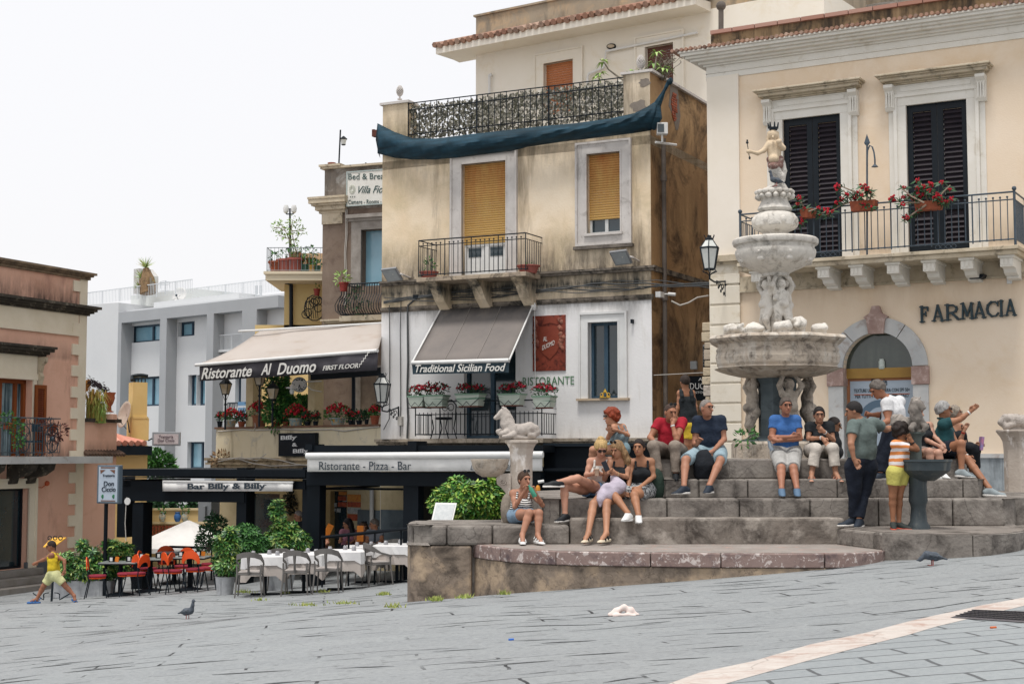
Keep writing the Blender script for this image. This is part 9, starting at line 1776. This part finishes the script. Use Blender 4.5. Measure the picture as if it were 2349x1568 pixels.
tr_ = thing('long_planter','long worn white planter with leafy bushes behind the running boy','planter',tuple(gpt(200,34.2)));p = gpt(200,34.2);mb = MB();mb.box(p+Vector((0,0,.17)),(.66,.22,.20));mb.build('trough',M_pl,tr_,bevel=.02)
def bush(blobs,n,ls,m,label,name='bush',palm=0):
 mb = MB();rnd = random.Random(len(blobs)*7+n);B = []
 for x,y,r,Y in blobs: c_ = W(x,y,Y);B.append((c_.x,c_.y,c_.z,r*Y/FD))
 th = thing(name,label,'plant',tuple(W(blobs[0][0],blobs[0][1]+blobs[0][2],blobs[0][3])));leaves(mb,B,n//(3 if palm else 1),ls,rnd=rnd,asp=.38,palm=palm);mb.build('leaves',m,th);mb = MB();c0 = Vector(th.location)
 for b in B: mb.path([(c0.x,c0.y,c0.z-.2),(c0.x*.5+b[0]*.5,c0.y*.5+b[1]*.5,b[2]-b[3]*.5),b[:3]],[.02,.015,.006],5)
 mb.build('stems',mat('grey_bark','#7b7468'),th)
M_sch = mat('schefflera_leaf','#4c7f38',.4,island=['#1a3a22','#28582a','#3f7534','#5f8f42','#93a552','#234b28'],spec=.5)
bush([(200,1300,30,34.1),(155,1290,24,34.1),(240,1298,28,34.1),(275,1300,22,34.2),(210,1270,16,34),(190,1250,12,34),(262,1255,16,34),(245,1245,10,34),(290,1262,14,34.2),(150,1310,20,34)],2400,.15,M_sch,'spreading leafy bush growing from the long white planter',palm=7)
for px0,px1,y0,y1,Y,lab in ((498,543,1312,1356,29.6,'white tapered pot holding the tall bush beside the orange chairs'),(613,680,1308,1348,31.0,'wide white pot half hidden behind the leftmost tables')):
 p = gpt((px0+px1)/2,Y);r = (px1-px0)/2*Y/FD;mb = MB();mb.lathe(p-Vector((0,0,.02)),[(r*.8,0),(r,.36),(r*1.02,.38),(r*.9,.38),(r*.88,.33)],16);tag(mb.build('white_pot',M_pl,None,True),lab,'pot')
bush([(521,1290,28,29.6),(520,1255,26,29.6),(530,1225,16,29.6),(508,1240,14,29.6),(545,1300,14,29.5)],1500,.14,M_sch,'tall dense bush in the white tapered pot right of the orange chairs',palm=7)
bush([(570,1250,26,30.5),(575,1225,20,30.5),(560,1218,14,30.5),(595,1245,18,30.5)],1000,.14,M_leaf,'dark green bush between the tall bush and the variegated one',palm=7)
bush([(650,1240,34,31),(618,1245,22,31),(680,1235,24,31),(640,1205,18,31),(636,1180,16,31),(637,1160,13,31),(660,1215,20,31),(695,1245,16,31)],2200,.14,M_sch,'tall variegated bush rising above the left white tables',palm=7)
bush([(480,1225,22,35),(500,1205,20,35),(470,1245,18,35),(488,1190,12,35)],800,.12,M_leafd,'dark leafy plant with red blooms between the canopy posts')
bush([(1065,1150,46,22.6),(1025,1150,34,22.6),(1105,1145,40,22.6),(1135,1130,26,22.6),(1050,1120,26,22.6),(1005,1155,18,22.6),(1130,1165,28,22.6),(1140,1108,14,22.6)],5200,.12,mat('pittosporum_leaf','#6ca03a',.45,island=['#1c3d1d','#356b28','#518a31','#76a53d','#a9b852','#2b5b26'],spec=.45),'large bright green round bush behind the low stone wall',palm=6)
mbd = thing('menu_board','white framed menu board leaning behind the low stone wall','menu board',tuple(W(1018,1196,21.9)));q = [W(988,1200,21.9),W(1037,1200,21.9),W(1048,1153,22.1),W(999,1152,22.1)];mb = MB();mb.prism(q,(0,.03,0));mb.build('frame',M_white,mbd);cq = sum(q,Vector())/4;mb = MB();mb.prism([cq+(a_-cq)*.86-Vector((0,.008,0)) for a_ in q],(0,.004,0));mb.build('sheet',mat('menu_sheet','#c3c6c6',.5,var='#aab0b2',vs=20),mbd)
ds = thing('trattoria_sign','upright pale blue trattoria sign board on a dark pole','sign',tuple(gpt(245,33.8)));FS = Fac(tuple(W(223,1040,33.9).xy),tuple(W(271,1040,33.6).xy));mb = MB();FS.pbox(mb,223,1066,271,1155,-.14,0);mb.build('frame',mat('blue_grey_sign_frame','#56646f',.5),ds,bevel=.02);mb = MB();FS.pbox(mb,227,1070,268,1151,0,.012);mb.build('board',mat('pale_blue_board','#aab6c2',.5,var='#9fabb8',vs=3),ds)
M_bl2 = mat('blue_black_ink','#28323e',.6);t2('Trattoria',FS,235,1093,263,1092.5,6,M_bl2,ds,.02);t2('Don',FS,238,1114,261,1113.5,11,M_bl2,ds,.02,bold=.01);t2('Ciccio',FS,233,1127,265,1126.5,11,M_bl2,ds,.02,bold=.01)
mb = MB()
for x,y in ((236,1138),(261,1138)): mb.ball(FS.P(x,y,.015),(.04,.01,.05),8,5)
mb.build('grape_leaf',mat('sign_green','#2f6b4a',.6),ds);mb = MB()
for x,y in ((236,1081),(258,1081)): mb.prism([FS.P(x-6,y-4,.014),FS.P(x+6,y-4,.014),FS.P(x+(5 if x > 240 else -5),y+5,.014)],FS.n*.004)
for y in (1072,1148): FS.pbox(mb,231,y-1.5,264,y+1.5,.012,.018)
mb.build('corner_ornament',mat('sign_brown','#6b4a3a',.6),ds);mb = MB();p = gpt(246,33.85);mb.tube(p,(p.x,p.y,FS.P(246,1155,0).z),.045);mb.build('pole',M_bk,ds)
hs2 = thing('hanging_sign','small tiled trattoria sign hanging on an arm before the grey block','sign',tuple(W(380,1006,43)));FH = Fac(tuple(W(349,1040,43).xy),tuple(W(413,1040,43).xy));mb = MB();FH.pbox(mb,349,990,413,1022,-.1,0);mb.build('frame',mat('grey_sign_frame','#8b8f93',.5),hs2,bevel=.02);mb = MB();FH.pbox(mb,353,995,409,1018,0,.01);mb.build('board',mat('speckled_board','#c9c3c3',.6,var='#b3a5a6',vs=30),hs2);t2('Trattoria',FH,364,1004.5,397,1004,7,mat('purple_ink','#5c4653',.6),hs2,.02);t2('Don Ciccio',FH,362,1013,400,1012.5,7,_M['purple_ink'],hs2,.02);mb = MB();mb.tube(W(340,1010,43),W(349,1005,43),.02);mb.build('arm',M_iron,hs2)
ms_ = thing('menu_stand','iron menu stand with a slanted yellow board behind the running boy','menu stand',tuple(gpt(126,27.8)));p = gpt(126,27.8);mb = MB();a_,b_,c_,d_ = W(99,1255,27.7),W(128,1252,27.6),W(152,1234,27.9),W(118,1235,28.1);mb.prism([a_,b_,c_,d_],(0,0,.02));mb.build('board',mat('yellow_board','#d9a944',.5,var='#cf9a30',vs=5),ms_)
mb = MB();mb.tube(p,W(126,1250,27.8),.022);
for k in range(3): ring(mb,Fac((p.x-.4,p.y),(p.x+.4,p.y)),.34+.10*k,W(126,1233,27.8).z,.035,0,.010)
for sg in (-1,1): mb.path([(p.x+sg*(.05+.28*t+.04*math.sin(t*9)),p.y,p.z+.02+.14*abs(math.cos(t*3))) for t in [i/10 for i in range(11)]],.012,4)
mb.build('frame',M_iron,ms_)
FQ = Fac(tuple(W(330,1040,46).xy),tuple(W(500,1040,46).xy));gw = thing('garden_wall','pale yellow garden wall with terracotta lattice behind the bar canopy','wall',tuple(FQ.w(0,0,-4)));mb = MB();FQ.pbox(mb,300,1168,520,1330,-.3,0);mb.build('wall',mat('pale_yellow_wall','#cbb588',.9,var='#bda677',vs=2),gw);mb = MB();FQ.pbox(mb,300,1196,520,1201,-.3,.1);FQ.pbox(mb,300,1166,520,1170,-.35,.05);mb.build('ledge',M_lowc,gw);mb = MB()
for i in range(14): FQ.pbox(mb,316+i*8,1204,320+i*8,1236,.02,.08)
for k in range(4): FQ.pbox(mb,312,1206+k*8,430,1209+k*8,.03,.07)
mb.build('lattice',M_terra,gw)
for i,(x,m_,lab) in enumerate(((372,_M['painted_majolica'],'pale painted head vase with a spiky plant, left on the garden wall'),(407,_M['blue_rubber'],'blue vase in the middle of the garden wall'),(424,_M['painted_majolica'],'pale painted head vase with a plant, right on the garden wall'))):
 p = FQ.P(x,1196,.3);th = thing('vase',lab,'vase',tuple(p),'vases on the garden wall');mb = MB();mb.lathe(p,[(.06,0),(.10,.07),(.11,.18),(.07,.25),(.09,.3)],12);mb.build('body',m_,th,True)
 if i != 1: mb = MB();leaves(mb,[(p.x,p.y,p.z+.36,.08)],30,.12);mb.build('plant',M_leaf,th)
um = thing('white_umbrella','big white garden umbrella seen under the bar canopy','umbrella',tuple(W(430,1260,44)));ap = W(432,1192,44);C8 = [ap+Vector((1.75*math.cos(t)-.0,1.6*math.sin(t),-.76)) for t in [2*math.pi*(i+.5)/8 for i in range(8)]];mb = MB();mb.add([ap]+C8,[(0,1+i,1+(i+1) % 8) for i in range(8)]);mb.build('canopy',M_white,um,thick=.01);mb = MB();mb.grid([C8+[C8[0]],[q-Vector((0,0,.12)) for q in C8+[C8[0]]]]);mb.build('valance',M_white,um,thick=.01);mb = MB();mb.tube(ap,ap-Vector((0,0,2.4)),.03);mb.build('pole',M_dark,um)
bush([(362,1060,26,50),(380,1070,20,50),(350,1075,20,50)],900,.22,M_leaf,'round green tree seen below the hanging sign','tree');bush([(370,1150,26,52),(420,1150,26,52),(460,1155,22,52),(345,1160,20,52)],1400,.24,M_leafd,'dark green hedge beyond the garden wall','hedge')
mb = MB();FA.pbox(mb,455,1148,484,1196,-4.2,-3.8);FA.pbox(mb,462,1160,470,1192,-3.8,-3.7);tag(mb.build('grey_cabinet',_M['grey_appliance']),'grey electrical cabinet beside the stone corner pier under the canopy','cabinet')
mb = MB();p = gpt(420,36);FA.box(mb,.4,3.2,p.z+.8,p.z+.86,-1.6,-1.55);FA.box(mb,.4,3.2,p.z+.4,p.z+.43,-1.6,-1.57)
for k in range(8): FA.box(mb,.4+k*.4,.43+k*.4,p.z,p.z+.8,-1.6,-1.57)
tag(mb.build('bar_railing',M_iron),'low dark railing behind the orange chairs','railing')
mb = MB();rnd = random.Random(77)
for cx,cy,n_,sp in ((880,1363,50,14),(700,1388,26,40),(790,1384,26,30),(905,1392,16,20),(560,1358,50,20),(740,1357,40,16),(655,1360,22,14),(1000,1376,60,16),(1060,1370,40,20),(1155,1362,30,14),(600,1376,16,20),(980,1374,50,10)):
 for _ in range(n_*2):
  p = G(cx+rnd.gauss(0,sp*.5),cy+rnd.gauss(0,1.0));l_ = rnd.uniform(.02,.07);t = rnd.uniform(0,6.28);mb.add([p+Vector((.012,0,-.01)),p+Vector((-.012,0,-.01)),p+Vector((math.cos(t)*l_*.7,math.sin(t)*l_*.7,l_))],[(0,1,2)])
tag(mb.build('grass_tufts',mat('dry_green_grass','#8c9a52',.8,island=['#7d9244','#a3a35e','#6a8438'])),'small tufts of grass growing along the wall foot and paving joints','grass',kind='stuff')
p = G(1430,1412);S = SDF(.006);k_ = p.y/FD;S.chain([p+Vector((-30*k_,0,.015)),p+Vector((-14*k_,.02,.05)),p+Vector((2*k_,0,.09)),p+Vector((16*k_,.01,.05)),p+Vector((32*k_,0,.015))],[.022,.03,.022,.034,.016],.03);S.cap(p+Vector((-20*k_,-.04,.012)),p+Vector((24*k_,-.03,.012)),.02,.014,.02);S.amp = .007;S.fr = 55
tag(S.build('crumpled_tissue',mat('pink_white_paper','#d8c3bb',.9,var='#dcd2cc',vs=20)),'crumpled pinkish paper tissue lying on the open paving','tissue')
for x,y,c_,lab in ((1172,1469,'#2f63b5','tiny blue plastic cap on the open paving'),(2278,1442,'#b8603a','cigarette butt near the iron drain cover')): p = G(x,y);mb = MB();mb.tube(p+Vector((-.02,0,.01)),p+Vector((.025,.005,.012)),.010);tag(mb.build('litter',mat('litter_'+c_[1:],c_)),lab,'litter')
